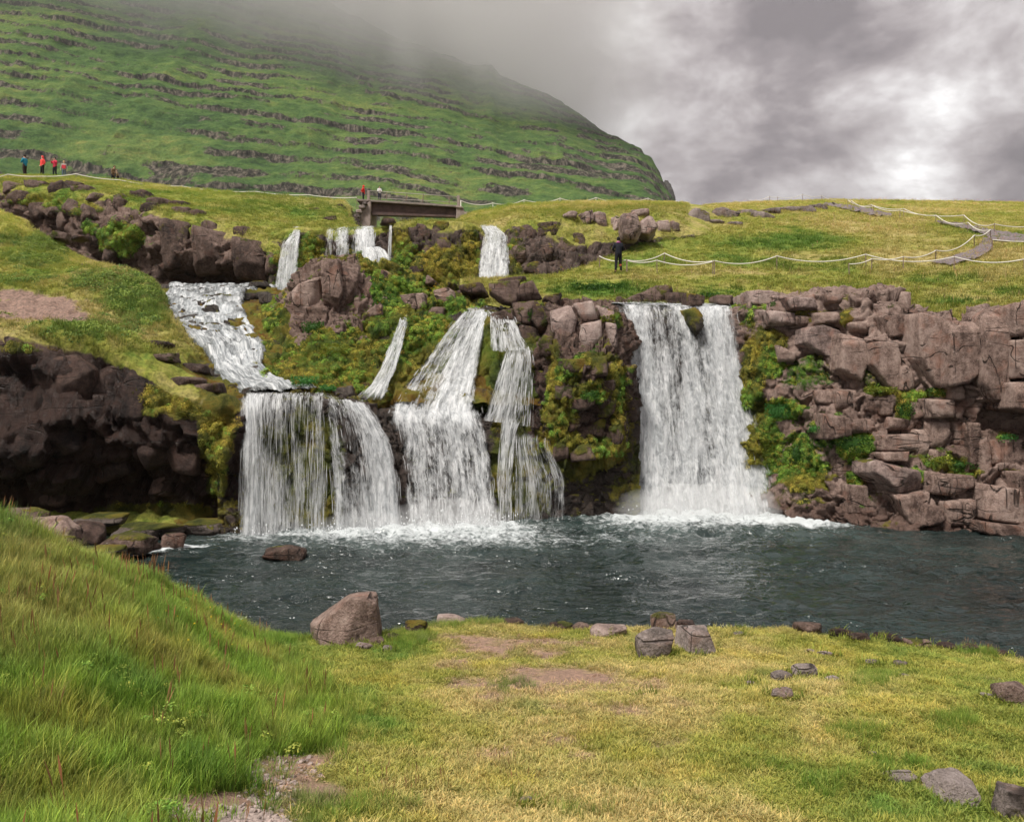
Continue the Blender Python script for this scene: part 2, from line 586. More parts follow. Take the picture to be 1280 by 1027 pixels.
def fall_mat(name, seed, fx=4.6, fy=.62, cover=.5, soft=.34):
    """falling water: uv in metres (across, along the fall); streaks of foam with gaps between"""
    m, t, out = new_mat(name)
    uv = t.new('ShaderNodeUVMap'); uv.uv_map = 'uv'
    sp = t.new('ShaderNodeSeparateXYZ'); t.put(sp.inputs[0], uv.outputs[0])
    def tex(ax, ay, det, rough, dist, off):
        c = t.new('ShaderNodeCombineXYZ')
        t.put(c.inputs[0], t.math('MULTIPLY', sp.outputs[0], ax))
        t.put(c.inputs[1], t.math('MULTIPLY', sp.outputs[1], ay))
        c.inputs[2].default_value = off + seed * 3.17
        return t.noise(c.outputs[0], 1.0, det, rough, dist)
    a = tex(fx, fy, 4, .6, .5, 0.0)
    b = tex(fx * 2.8, fy * 2.2, 4, .62, .6, 5.0)
    c = tex(1.3, .30, 3, .5, .4, 9.0)
    d = tex(fx * 1.4, fy * 4.5, 3, .6, .9, 14.0)
    n = t.math('ADD', t.math('MULTIPLY', a, .30), t.math('MULTIPLY', b, .12))
    n = t.math('ADD', n, t.math('ADD', t.math('MULTIPLY', c, .30), t.math('MULTIPLY', d, .30)))
    dens = t.attr('dens')
    x = t.math('ADD', t.math('MULTIPLY', t.math('SUBTRACT', n, .5), 3.0), t.math('SUBTRACT', dens, .5))
    al = t.step(x, -soft, soft)
    al = t.math('MULTIPLY', al, t.step(dens, .0, .16))
    al = t.math('MULTIPLY', al, .95)
    tone = t.ramp(t.math('ADD', t.math('MULTIPLY', b, .35), t.math('ADD', t.math('MULTIPLY', d, .35), t.math('MULTIPLY', a, .30))), [(.34, (.38, .41, .43)), (.49, (.63, .65, .66)), (.60, (.80, .805, .805))])
    dif = principled(t, tone, .55, .35, t.bump(n, .8, .15))
    trl = t.new('ShaderNodeBsdfTranslucent'); t.put(trl.inputs[0], tone)
    m1 = t.new('ShaderNodeMixShader'); m1.inputs[0].default_value = .35
    t.put(m1.inputs[1], dif); t.put(m1.inputs[2], trl.outputs[0])
    tp = t.new('ShaderNodeBsdfTransparent')
    mx = t.new('ShaderNodeMixShader')
    t.put(mx.inputs[0], al); t.put(mx.inputs[1], tp.outputs[0]); t.put(mx.inputs[2], m1.outputs[0])
    t.put(out.inputs[0], mx.outputs[0])
    return m

def strand_mat():
    m, t, out = new_mat('falling_water_strand')
    uv = t.new('ShaderNodeUVMap'); uv.uv_map = 'uv'
    sp = t.new('ShaderNodeSeparateXYZ'); t.put(sp.inputs[0], uv.outputs[0])
    x = t.math('ABSOLUTE', t.math('SUBTRACT', sp.outputs[0], .5))
    y = t.math('ABSOLUTE', t.math('SUBTRACT', sp.outputs[1], .5))
    al = t.math('MULTIPLY', t.step(x, .5, .12), t.step(y, .5, .2))
    al = t.math('MULTIPLY', al, t.attr('op'))
    dif = principled(t, (.77, .78, .78), .5, .35)
    trl = t.new('ShaderNodeBsdfTranslucent'); t.put(trl.inputs[0], (.77, .78, .78))
    m1 = t.new('ShaderNodeMixShader'); m1.inputs[0].default_value = .4
    t.put(m1.inputs[1], dif); t.put(m1.inputs[2], trl.outputs[0])
    tp = t.new('ShaderNodeBsdfTransparent')
    mx = t.new('ShaderNodeMixShader')
    t.put(mx.inputs[0], al); t.put(mx.inputs[1], tp.outputs[0]); t.put(mx.inputs[2], m1.outputs[0])
    t.put(out.inputs[0], mx.outputs[0])
    return m

M['water'] = water_mat()
M['fall'] = [fall_mat('falling_water', s) for s in range(2)]
M['fall_fine'] = [fall_mat('falling_water_veil', s + 4, 7.5, .42) for s in range(2)]
M['rapids'] = fall_mat('rapids_water', 8, 3.2, 2.0, .5, .35)
M['strand'] = strand_mat()

def mountain_mat():
    m, t, out = new_mat('mountain_slope')
    p = t.pos()
    rk = t.attr('rock')
    n = t.noise(t.scaled(p, (.7, .5, 1.6)), .012, 6, .6)
    n2 = t.noise(t.scaled(p, (.8, .6, 2.2)), .10, 7, .68)
    v2 = t.noise(t.scaled(p, (1, 1, .3)), .25, 6, .72)
    f = t.math('ADD', t.math('MULTIPLY', n, .5), t.math('MULTIPLY', n2, .5))
    g = t.ramp(f, [(.36, (.024, .054, .018)), (.47, (.062, .118, .032)), (.56, (.110, .165, .042)), (.68, (.22, .215, .065))])
    g = t.mix(1.0, g, t.ramp(t.noise(p, .6, 5, .7), [(.3, (.6, .6, .6)), (.7, (1.35, 1.3, 1.3))]), 'MULTIPLY')
    v = t.noise(t.scaled(p, (1, 1, .22)), .35, 6, .7)
    r = t.ramp(v, [(.38, (.010, .010, .008)), (.5, (.050, .045, .034)), (.62, (.165, .14, .112))])
    mk = t.step(t.math('ADD', t.math('MULTIPLY', rk, .92), t.math('MULTIPLY', t.math('SUBTRACT', t.math('ADD', t.math('MULTIPLY', n2, .5), t.math('MULTIPLY', v2, .5)), .5), 2.6)), .42, .72)
    col = t.mix(mk, g, r)
    nrm = t.bump(t.math('ADD', v, n2), .8, 3.0)
    t.put(out.inputs[0], principled(t, col, 1.0, .05, nrm))
    return m
M['mountain'] = mountain_mat()
# ------------------------------------------------------------------ colours of turf
def turf_col(P, dry=.5, seed=11, soil=.0, f=1.0):
    n1 = fbm(P, .28 * f, 4, .55, seed)
    n2 = fbm(P, 1.1 * f, 4, .6, seed + 9)
    n3 = fbm(P, 3.7 * f, 3, .6, seed + 19)
    d = np.clip(dry + .55 * n1 + .40 * n2 + .30 * n3, 0, 1)[..., None]
    green = np.array((.105, .175, .030)); yg = np.array((.240, .245, .052)); straw = np.array((.365, .305, .125))
    c = np.where(d < .5, green + (yg - green) * (d / .5), yg + (straw - yg) * ((d - .5) / .5))
    k = sstep(.42, .75, fbm(P, .9 * f, 4, .55, seed + 31))[..., None] * .55
    c = c * (1 - k) + np.array((.075, .135, .024)) * k
    if np.ndim(soil) or soil:
        b = sstep(.35, .62, fbm(P, .75 * f, 5, .62, seed + 41) * .9 + soil * np.ones(P.shape[:-1]) - .1)[..., None]
        c = c * (1 - b) + np.array((.20, .125, .085)) * b
    return np.clip(c, .005, .6)

def rockify(P, layers, seed, fine=.03, mask=None, nsig=6):
    """push a smooth face into blocks: every cell of a warped cell pattern gets its own offset and tilt, joints are recessed"""
    N = normals(blur(blur(P, nsig, 0), nsig, 1))
    Q = P + .45 * np.stack([fbm(P, .8, 3, .5, seed + k) for k in range(3)], -1)
    D = np.zeros(P.shape[:2])
    for i, (size, off, tilt, crack) in enumerate(layers):
        s = np.array(size, float)
        f1, f2, ids, vec = voro(Q / s, seed + 50 + 13 * i)
        t = vec * s
        d = (ids[0] - .5) * 2 * off + tilt * (t[..., 0] * (ids[1] - .5) * 2 + t[..., 2] * (ids[2] - .5) * 2)
        d = d - crack * sstep(.10, .0, f2 - f1) * sstep(-.25, .35, fbm(P, .9 / s.max(), 3, .5, seed + 70 + i))
        D += d
    D += fine * fbm(P, 3.0, 4, .6, seed + 3) + fine * 1.6 * fbm(P, 1.0, 3, .5, seed + 4)
    if mask is not None:
        D = D * mask
    return P + N * D[..., None], N

def spots_mask(P, spots, seed=5, edge=.5):
    """soft-edged patches at given places (centre and radii as seen in the survey picture)"""
    px, py = PX(P)
    wob = 1 + .45 * fbm(P, 1.2, 4, .6, seed)
    m = np.zeros(px.shape)
    for x, y, rx, ry, s in spots:
        q = np.sqrt(((px - x) / rx) ** 2 + ((py - y) / ry) ** 2) * wob
        m = np.maximum(m, s * sstep(1.25, 1.25 - edge - .3, q))
    return m

GRID = {}
def hit(names, px, py, rad=6.0):
    """surface point (and normal) of the named grids nearest the viewer along the line of sight px, py"""
    best = None
    for nm in names:
        P, N, X, Y = GRID[nm]
        d = (X - px) ** 2 + (Y - py) ** 2
        lim = max(d.min() * 1.5, 1.0)
        if d.min() > rad * rad:
            continue
        m = d <= lim
        k = np.argmin(np.where(m, P[..., 1], 1e9))
        c = (P.reshape(-1, 3)[k], N.reshape(-1, 3)[k])
        if best is None or c[0][1] < best[0][1]:
            best = c
    if best is None:
        raise ValueError(f'no surface at {px},{py} {names}')
    return best

def reg(name, P):
    N = normals(P)
    X, Y = PX(P)
    GRID[name] = (P, N, X, Y)
    return N

def lay(row, dpy=0, dd=0):
    return [(x, y + dpy, d + dd) for x, y, d in row]

def atz(pts):
    """(px, depth, z) to (px, py, depth)"""
    return [(x, CY - (z - CAMZ) / d * FPX, d) for x, d, z in pts]

# ------------------------------------------------------------------ foreground ground
g4 = [(-420, 560, 8.2), (-150, 618, 8.8), (0, 657, 9.3), (60, 682, 9.6), (100, 703, 9.8), (170, 722, 10.3), (215, 742, 11), (270, 778, 12), (300, 788, 13.0), (380, 797, 13.0),
      (480, 790, 13.3), (560, 775, 14.0), (640, 779, 13.9), (720, 784, 13.6), (800, 784, 13.55), (900, 785, 13.5), (990, 787, 13.4), (1050, 797, 12.9), (1150, 808, 12.5),
      (1230, 814, 12.3), (1280, 824, 11.9), (1400, 832, 11.7), (1700, 845, 11.4)]
fg_rows = [
    [(-420, 1500, 2.0), (0, 1500, 2.0), (350, 1480, 2.3), (640, 1480, 2.6), (1280, 1480, 2.6), (1700, 1480, 2.6)],
    [(-420, 1027, 3.9), (0, 1027, 4.5), (200, 1027, 5.0), (350, 1027, 5.6), (640, 1027, 6.0), (1280, 1027, 6.2), (1700, 1027, 6.2)],
    [(-420, 860, 5.3), (0, 880, 5.7), (200, 900, 6.6), (320, 930, 7.0), (370, 925, 7.6), (450, 900, 8.3), (640, 880, 8.8), (1280, 890, 8.7), (1700, 890, 8.7)],
    [(-420, 700, 6.8), (0, 750, 7.4), (200, 805, 8.4), (290, 838, 9.4), (360, 842, 10.4), (450, 832, 10.8), (640, 822, 11.5), (1000, 830, 11.3), (1280, 850, 10.4), (1700, 860, 10.3)],
    g4,
    [(x, y + (10 if x > 285 else 4), d + (.5 if x > 285 else 1.5)) for x, y, d in g4],
    atz([(x, d + (1.6 if x > 285 else 5.0), -.9 if x > 285 else -.4) for x, y, d in g4]),
]
P = loft(fg_rows, 430, 300, 4.5, 3.5)
lump = fbm(P, .55, 4, .5, 3) * .07 + fbm(P, 2.2, 4, .55, 4) * .035
X_, Y_ = PX(P)
right = sstep(330, 480, X_)
hum = np.maximum(0, fbm(P, 1.15, 3, .5, 8)) * .10 * sstep(850, 1000, X_)
P[..., 2] += lump * (1 - .5 * right) + hum
# worn path and bare soil
soil_sp = [(345, 962, 75, 26, 1.0), (260, 1010, 85, 24, 1.0), (395, 1000, 60, 30, .8), (330, 1040, 120, 40, 1.0), (640, 808, 110, 20, .9), (690, 850, 120, 24, .85), (600, 855, 60, 16, .7), (790, 855, 70, 16, .65), (560, 800, 50, 10, .6),
           (625, 945, 30, 9, .8), (655, 905, 70, 16, .4), (760, 890, 90, 22, .4), (690, 812, 50, 10, .6), (600, 880, 60, 18, .5), (820, 930, 60, 14, .45), (700, 925, 26, 8, .8), (560, 830, 50, 10, .5), (740, 860, 60, 12, .55), (870, 880, 50, 10, .4), (470, 965, 30, 10, .6), (395, 950, 40, 12, .8), (730, 945, 30, 8, .7), (540, 985, 60, 12, .35)]
ssp = spots_mask(P, soil_sp, 21, .6)
shore = sstep(.16, .02, P[..., 2])
dry = .26 + .27 * right + .22 * sstep(480, 680, X_) * sstep(1150, 850, X_)
dry = dry - .12 * sstep(1050, 1250, X_)
col = turf_col(P, dry, 11, 0, 1.0)
b = sstep(.30, .95, ssp + .7 * fbm(P, 1.9, 5, .65, 77))[..., None]
ym = (sstep(.25, .6, fbm(P, 1.1, 4, .6, 78) + .5 * spots_mask(P, [(1020, 822, 90, 16, 1), (900, 805, 70, 10, .8), (1130, 880, 70, 20, .6), (1000, 930, 90, 30, .5)], 79)) * right)[..., None] * .5
col = col * (1 - ym) + np.array((.37, .315, .07)) * ym
col = col * (1 - b) + np.array((.30, .20, .15)) * b
wetc = shore[..., None]
col = col * (1 - wetc) + np.array((.05, .042, .035)) * wetc
grid_obj('ground', P, M['turf'], {'col': col}, kind='structure')
N = reg('ground', P)
FG = dict(P=P, N=N, col=col, soil=b[..., 0], shore=shore, right=right)

# ------------------------------------------------------------------ pool
xs = np.linspace(-24, 30, 430)
ys = 9.5 + (33.5 - 9.5) * np.linspace(0, 1, 330) ** 1.15
XX, YY = np.meshgrid(xs, ys)
P = np.stack((XX, YY, np.zeros_like(XX)), -1)
px_, py_ = PX(P)
base_pts = []          # where falling water meets the pool: (px, py, depth, reach, strength)
for a, bq, n, reach, s in (((296, 668, 24.6), (408, 665, 24.9), 8, .55, .75), ((412, 663, 25.2), (505, 660, 25.9), 8, .8, 1.0), ((508, 660, 26.0), (622, 655, 26.6), 10, .95, 1.15),
                           ((625, 652, 27.2), (690, 648, 27.9), 5, .35, .6), ((795, 645, 29.0), (960, 645, 29.4), 14, 1.2, 1.2)):
    for k in np.linspace(0, 1, n):
        q = [a[i] * (1 - k) + bq[i] * k for i in range(3)]
        base_pts.append((W(*q)[0], q[2], reach, s))
foam = np.zeros_like(XX); aer = np.zeros_like(XX)
for bx, by, reach, s in base_pts:
    dx, dy = XX - bx, (YY - (by - .25)) * np.where(YY < by, .62, 1.5)
    r = np.sqrt(dx * dx + dy * dy)
    foam = np.maximum(foam, s * np.exp(-(r / (reach * 1.75)) ** 1.15))
    aer = np.maximum(aer, s * np.exp(-(r / (reach * 3.0)) ** 1.3))
# drifting streaks to the right of the big fall and a calm foam raft in the corner
foam += .80 * np.exp(-(((XX - W(1010, 665, 27)[0]) / 1.9) ** 2 + ((YY - 27.2) / .8) ** 2))
foam += .06 * sstep(-9.5, -7.5, XX) * sstep(15, 6, XX)  # sparse foam flecks across the pool, painted in to brighten the ripples
foam += .30 * np.exp(-(((XX - W(640, 690, 22)[0]) / 5.5) ** 2 + ((YY - 23.3) / 1.5) ** 2))
raft = np.exp(-(((XX - W(205, 684, 21.9)[0]) / 1.05) ** 2 + ((YY - 22.2 - .45 * (XX - W(205, 684, 21.9)[0])) / .45) ** 2) ** 2)
foam = np.maximum(foam, 1.6 * raft)
calm = 1 - .85 * sstep(-9.0, -11.0, XX)
amp = (.62 + .9 * np.clip(aer * 1.4, 0, 1)) * calm
z = .075 * fbm(P, (.75, 1.2, 1), 4, .55, 61) + .050 * fbm(P, (1.9, 3.2, 1), 4, .6, 62)
z = z + .06 * (1 - np.abs(fbm(P, (1.2, 2.2, 1), 3, .5, 63))) - .03
P[..., 2] = z * amp * 1.5 * (.45 + .8 * sstep(-.4, .5, fbm(P, (.3, .5, 1), 3, .5, 65))) + np.clip(foam, 0, 1.3) * (.0 + .16 * fbm(P, 2.2, 4, .6, 64)) * (1 - raft)
grid_obj('water', P, M['water'], {'foam': foam, 'aer': np.clip(aer, 0, 1)}, kind='structure')

# ------------------------------------------------------------------ right-hand cliff
r_wl = [(905, 645, 30.3), (925, 645, 29.8), (985, 650, 28.4), (1050, 657, 26.7), (1100, 661, 25.9), (1150, 664, 25.3), (1280, 672, 24.2), (1500, 690, 22)]
rc = [
    lay(r_wl, 35, .2), r_wl,
    [(905, 600, 30.6), (950, 600, 29.6), (985, 600, 28.8), (1050, 610, 27.2), (1100, 615, 26.5), (1150, 610, 26.0), (1280, 620, 24.8), (1500, 630, 22.5)],
    [(905, 540, 31), (940, 540, 30.0), (985, 540, 29.2), (1050, 545, 27.9), (1130, 540, 27.0), (1200, 535, 26.4), (1280, 530, 25.5), (1500, 530, 23)],
    [(905, 460, 31.3), (935, 460, 30.4), (985, 455, 29.7), (1050, 460, 28.4), (1130, 460, 27.2), (1200, 460, 26.3), (1280, 460, 25.3), (1500, 460, 23)],
    [(905, 392, 31.8), (925, 388, 31.2), (960, 376, 30.9), (1010, 374, 30.4), (1060, 370, 29.5), (1100, 367, 28.8), (1134, 370, 28.4), (1142, 397, 27.8), (1200, 405, 27.0), (1214, 392, 26.5), (1280, 388, 25.7), (1500, 382, 23.4)],
    [(905, 384, 33.5), (925, 380, 33), (960, 370, 32.6), (1010, 369, 32), (1060, 365, 31), (1100, 363, 30.3), (1134, 367, 29.9), (1142, 390, 29.2), (1200, 399, 28.4), (1214, 388, 28), (1280, 384, 27.3), (1500, 376, 25)],
    [(905, 388, 36), (925, 385, 35.5), (1010, 378, 34.5), (1134, 378, 32), (1142, 400, 31.3), (1200, 408, 30.5), (1280, 394, 29.5), (1500, 388, 27)],
]
P0 = loft(rc, 400, 290, 2, 2.5)
nv = P0.shape[0]
P, N0 = rockify(P0, [((1.5, 1.3, 1.1), .26, .20, .22), ((.55, .5, .38), .09, .22, .10), ((.2, .2, .16), .03, .2, .03)], 100, .03)
X_, Y_ = PX(P)
sp = [(975, 512, 34, 18, 1.0), (955, 560, 30, 48, 1.0), (1000, 585, 34, 40, 1.0), (1068, 555, 30, 28, 1.0), (1010, 470, 40, 30, .6), (1098, 487, 26, 10, 1), (1130, 515, 14, 18, 1), (1160, 512, 10, 10, .9),
      (1172, 575, 20, 18, 1), (1205, 585, 26, 15, 1), (1255, 550, 12, 10, .9), (1145, 600, 10, 22, .9), (1070, 602, 14, 16, .9), (1262, 592, 20, 10, .6), (1140, 495, 30, 8, .8), (960, 440, 30, 50, .8),
      (1090, 470, 26, 30, .55), (1010, 395, 40, 10, .6), (1058, 400, 12, 14, .8), (1170, 490, 18, 8, .8), (940, 500, 20, 120, .8), (1030, 540, 40, 40, .5), (1085, 620, 30, 20, .45), (1206, 420, 6, 30, .7), (985, 620, 40, 20, .5)]
sm = spots_mask(P, sp, 31)
up = np.clip(normals(blur(blur(P, 2, 0), 2, 1))[..., 2], 0, 1)
moss = np.clip(sm * .9 + .45 * sstep(.35, .8, up) * (.6 + fbm(P, .7, 3, .5, 32)) + .12 * fbm(P, .6, 3, .5, 33), 0, 1)
green = np.clip(sstep(.1, .6, fbm(P, .5, 2, .5, 36) + .55 * sm), 0, 1)
wet = sstep(.9, .15, P[..., 2]) * .8 + .75 * sstep(975, 930, X_) * sstep(400, 440, Y_)
cliff_r = grid_obj('rock_cliff', P, M['rock_pink'], {'moss': moss, 'wet': np.clip(wet + .45 + .4 * sstep(520, 535, Y_) * sstep(580, 560, Y_) * sstep(1150, 1180, X_), 0, 1), 'green': green}, kind='structure')  # 'wet' here adds painted shade: gaps between blocks, recess under the overhang
reg('cliff_r', P)
MOSSY = [('cliff_r', P, moss, green)]

# ------------------------------------------------------------------ grassy hill on the right
pl = [
    [(575, 382, 33.5), (690, 384, 33), (770, 386, 33), (905, 388, 33.4), (930, 384, 33.5), (1010, 374, 32.4), (1060, 369, 31.5), (1134, 372, 30.4), (1142, 396, 29.6), (1200, 404, 28.9), (1216, 392, 28.4), (1280, 389, 27.7), (1500, 382, 25.4)],
    [(575, 362, 37), (690, 364, 36.2), (770, 368, 35.4), (930, 368, 35.2), (1010, 362, 34.8), (1134, 362, 33), (1145, 380, 31.2), (1200, 388, 30.5), (1280, 379, 29.5), (1500, 372, 27.5)],
    [(575, 352, 39), (690, 353, 38.3), (770, 353, 37.4), (930, 353, 37), (1134, 353, 35), (1280, 360, 32.5), (1500, 358, 30)],
    [(575, 350, 40.5), (690, 346, 40.3), (773, 340, 40), (930, 337, 40), (1130, 331, 40), (1280, 330, 39), (1500, 330, 38)],
    [(575, 352, 42), (690, 346, 42), (745, 327, 43), (800, 306, 44.5), (860, 296, 47), (960, 287, 50), (1130, 291, 50), (1280, 300, 47.5), (1500, 300, 47)],
    [(575, 380, 47), (690, 370, 47), (745, 345, 49), (800, 318, 51), (850, 290, 54), (880, 268, 58), (960, 264, 62), (1130, 268, 64), (1280, 277, 61), (1500, 275, 60)],
    [(575, 390, 56), (690, 380, 58), (800, 330, 62), (850, 275, 66), (880, 256, 70), (960, 252, 76), (1040, 250, 80), (1130, 251, 84), (1280, 253, 90), (1500, 252, 92)],
    [(575, 395, 66), (690, 385, 70), (800, 340, 80), (850, 282, 84), (880, 262, 90), (960, 256, 96), (1040, 255, 100), (1130, 255, 104), (1280, 257, 112), (1500, 257, 115)],
]
P = loft(pl, 440, 200, 2.5, 3.5, [1.6, 1.6, 1.3, 1.2, 1, .8, .5])
P[..., 2] += .10 * fbm(P, .5, 4, .55, 41) + .05 * fbm(P, 1.7, 3, .55, 42)
X_, Y_ = PX(P)
far = sstep(40, 75, P[..., 1])
dry = .56 + .10 * far - .10 * sstep(345, 325, Y_) * sstep(1150, 1000, X_) * sstep(285, 300, Y_)
lush = spots_mask(P, [(750, 362, 75, 9, 1), (900, 365, 40, 8, .8), (1100, 372, 30, 10, .5), (1200, 378, 40, 6, .9), (1260, 366, 40, 7, .8), (1180, 350, 60, 7, .6), (990, 305, 70, 14, .7), (1010, 330, 90, 10, .5)], 44)
dryp = spots_mask(P, [(1080, 282, 70, 14, .9), (850, 338, 120, 7, .8), (1100, 340, 140, 7, .6), (760, 346, 60, 5, .8), (1180, 262, 90, 8, .7), (1250, 312, 40, 14, .8)], 45)
col = turf_col(P, dry - .45 * lush + .35 * dryp, 47, 0, .42)
hill = grid_obj('grassy_hill', P, M['hill_turf'], {'col': col}, kind='structure')
N = reg('hill', P)
HILL = dict(P=P, N=N, col=col, lush=lush)

# ------------------------------------------------------------------ lower wall under the left and middle falls
lt = [
    [(272, 705, 24.5), (300, 703, 24.8), (410, 697, 25.6), (500, 695, 26.2), (620, 690, 27), (700, 682, 28.4), (800, 680, 29.2)],
    [(272, 668, 24.7), (300, 668, 24.9), (410, 662, 25.7), (500, 660, 26.4), (620, 655, 27.1), (700, 648, 28.4), (800, 646, 29.2)],
    [(272, 600, 25.0), (300, 600, 25.2), (410, 598, 25.9), (460, 590, 26.3), (500, 600, 26.7), (560, 595, 27.1), (620, 598, 27.6), (700, 600, 28.6), (800, 600, 29.4)],
    [(272, 540, 25.1), (300, 530, 25.4), (405, 530, 26.0), (450, 540, 26.5), (500, 560, 27.1), (560, 555, 27.6), (620, 555, 28.1), (700, 560, 28.8), (800, 560, 29.6)],
    [(272, 509, 25.3), (300, 500, 25.6), (405, 500, 26.2), (440, 506, 26.7), (470, 518, 27.2), (500, 531, 27.5), (560, 526, 27.9), (605, 524, 28.3), (640, 525, 28.5), (680, 535, 28.8), (800, 535, 29.8)],
    [(272, 496, 26.4), (300, 490, 26.6), (400, 491, 27.2), (440, 494, 27.8), (470, 503, 28.2), (500, 516, 28.4), (560, 514, 28.9), (605, 512, 29.2), (640, 512, 29.4), (700, 515, 29.6), (800, 515, 30.4)],
    [(272, 490, 28), (400, 486, 29), (470, 490, 29.8), (560, 500, 30.2), (640, 500, 30.4), (800, 500, 31.5)],
]
P0 = loft(lt, 350, 190, 2.5, 3)
P, N0 = rockify(P0, [((.9, .8, 1.0), .10, .14, .08), ((.35, .35, .4), .05, .2, .04)], 140, .03)
X_, Y_ = PX(P)
moss = np.clip(.42 + .35 * fbm(P, .8, 3, .5, 34) + .35 * spots_mask(P, [(370, 590, 60, 80, 1), (650, 590, 50, 60, 1), (520, 520, 30, 20, 1), (480, 515, 30, 12, 1)], 35) - .6 * sstep(420, 450, X_) * sstep(620, 600, X_), 0, 1)
grid_obj('rock_cliff', P, M['rock_bed'], {'moss': moss, 'wet': np.full(P.shape[:2], .8), 'green': np.full(P.shape[:2], .1)}, kind='structure')
reg('lower_wall', P)

# upper wall behind the middle falls
ut = [
    [(448, 512, 27.6), (500, 530, 28.3), (560, 530, 28.9), (600, 530, 29.0), (640, 540, 28.9), (690, 560, 28.8), (715, 600, 29)],
    [(448, 485, 28.3), (500, 490, 28.9), (560, 490, 29.2), (600, 480, 29.4), (618, 470, 28.9), (640, 470, 28.7), (660, 470, 29.1), (690, 480, 29.2), (715, 500, 29.4)],
    [(448, 455, 29.0), (490, 440, 29.6), (520, 440, 30.0), (560, 430, 30.2), (600, 420, 30.2), (612, 408, 29.6), (630, 412, 29.3), (650, 432, 29.2), (690, 440, 29.6), (715, 440, 29.8)],
    [(448, 440, 29.8), (490, 405, 30.5), (520, 400, 30.8), (560, 398, 31.0), (582, 394, 31.1), (612, 395, 30.6), (635, 398, 30.4), (655, 418, 30.2), (690, 420, 30.5), (715, 410, 30.8)],
    [(448, 432, 31.5), (490, 394, 32.2), (560, 388, 32.4), (600, 386, 32.6), (640, 386, 32.4), (715, 392, 32.4)],
    [(448, 430, 34), (560, 388, 35), (640, 384, 35), (715, 388, 35)],
]
P0 = loft(ut, 210, 150, 2.5, 3)
P, N0 = rockify(P0, [((.9, .8, 1.0), .12, .16, .10), ((.35, .35, .4), .06, .2, .05)], 160, .03)
X_, Y_ = PX(P)
moss = np.clip(.5 + .35 * fbm(P, .8, 3, .5, 37) + .4 * spots_mask(P, [(608, 450, 14, 60, 1), (650, 520, 30, 60, .8), (530, 420, 30, 30, 1)], 38), 0, 1)
grid_obj('rock_cliff', P, M['rock_bed'], {'moss': moss, 'wet': np.full(P.shape[:2], .7), 'green': np.clip(.3 + fbm(P, .5, 2, .5, 39), 0, 1)}, kind='structure')
reg('upper_wall', P)
MOSSY.append(('upper_wall', P, moss * sstep(560, 520, X_), np.clip(.3 + fbm(P, .5, 2, .5, 39), 0, 1)))

# pillar between the middle and the right falls, with a cave at its foot
pil = [
    [(662, 690, 30.6), (700, 690, 33), (790, 690, 33), (800, 690, 32)],
    [(662, 650, 29.6), (692, 650, 30.9), (708, 648, 34), (772, 648, 34), (788, 646, 32.4), (800, 646, 32)],
    [(662, 615, 28.9), (692, 622, 29.6), (708, 606, 32.8), (772, 602, 33.0), (788, 610, 31.8), (800, 610, 31.8)],
    [(662, 585, 28.8), (700, 598, 28.5), (740, 588, 28.5), (770, 580, 28.7), (784, 590, 29.4), (800, 590, 30.6)],
    [(662, 530, 28.9), (690, 530, 28.3), (720, 530, 28.4), (750, 530, 28.5), (778, 530, 28.7), (788, 530, 29.6), (800, 530, 30.8)],
    [(662, 470, 29.6), (684, 470, 28.8), (700, 470, 28.3), (740, 462, 28.2), (775, 465, 28.6), (786, 465, 29.6), (800, 465, 31)],
    [(662, 430, 30.2), (684, 430, 29.3), (700, 432, 28.7), (740, 435, 28.6), (772, 432, 29.0), (782, 430, 30), (800, 430, 31.4)],
    [(662, 395, 31), (686, 390, 30.2), (705, 385, 30.0), (740, 384, 30.2), (768, 388, 30.3), (776, 392, 31), (800, 400, 32)],
    [(662, 384, 33), (700, 379, 32.4), (740, 378, 32.6), (768, 381, 32.8), (800, 392, 33.5)],
    [(662, 386, 35), (740, 382, 35), (800, 394, 35)],
]
P0 = loft(pil, 180, 260, 2, 2.5)
P, N0 = rockify(P0, [((.8, .7, .8), .16, .2, .14), ((.3, .3, .3), .09, .25, .08), ((.12, .12, .12), .03, .2, .03)], 180, .035)
X_, Y_ = PX(P)
sp = [(715, 465, 16, 22, 1), (740, 448, 36, 10, 1), (770, 470, 14, 26, 1), (740, 490, 28, 16, 1), (700, 520, 24, 30, .9), (770, 400, 10, 14, .9), (745, 575, 40, 30, 1), (700, 560, 24, 40, 1), (690, 440, 14, 30, .7), (772, 520, 10, 60, .9), (735, 600, 40, 20, .9), (692, 480, 12, 40, .8), (735, 396, 14, 6, .7)]
sm = spots_mask(P, sp, 51)
moss = np.clip(sm * .85 + .16 * fbm(P, .9, 3, .5, 52) + .22 * sstep(455, 480, Y_), 0, 1)
wet = np.clip(.85 * sstep(440, 480, Y_) + .6 * sstep(700, 685, X_), 0, 1) * .9
grid_obj('rock_cliff', P, M['rock_brown'], {'moss': moss, 'wet': wet, 'green': np.clip(sstep(.0, .5, fbm(P, .7, 2, .5, 53) + .1), 0, 1) * sstep(560, 540, Y_), 'hue': .05 * sstep(540, 580, Y_)}, kind='structure')
reg('pillar', P)
MOSSY.append(('pillar', P, moss * sstep(585, 560, Y_) * sstep(440, 452, Y_), np.clip(sstep(.0, .5, fbm(P, .7, 2, .5, 53) + .1), 0, 1)))

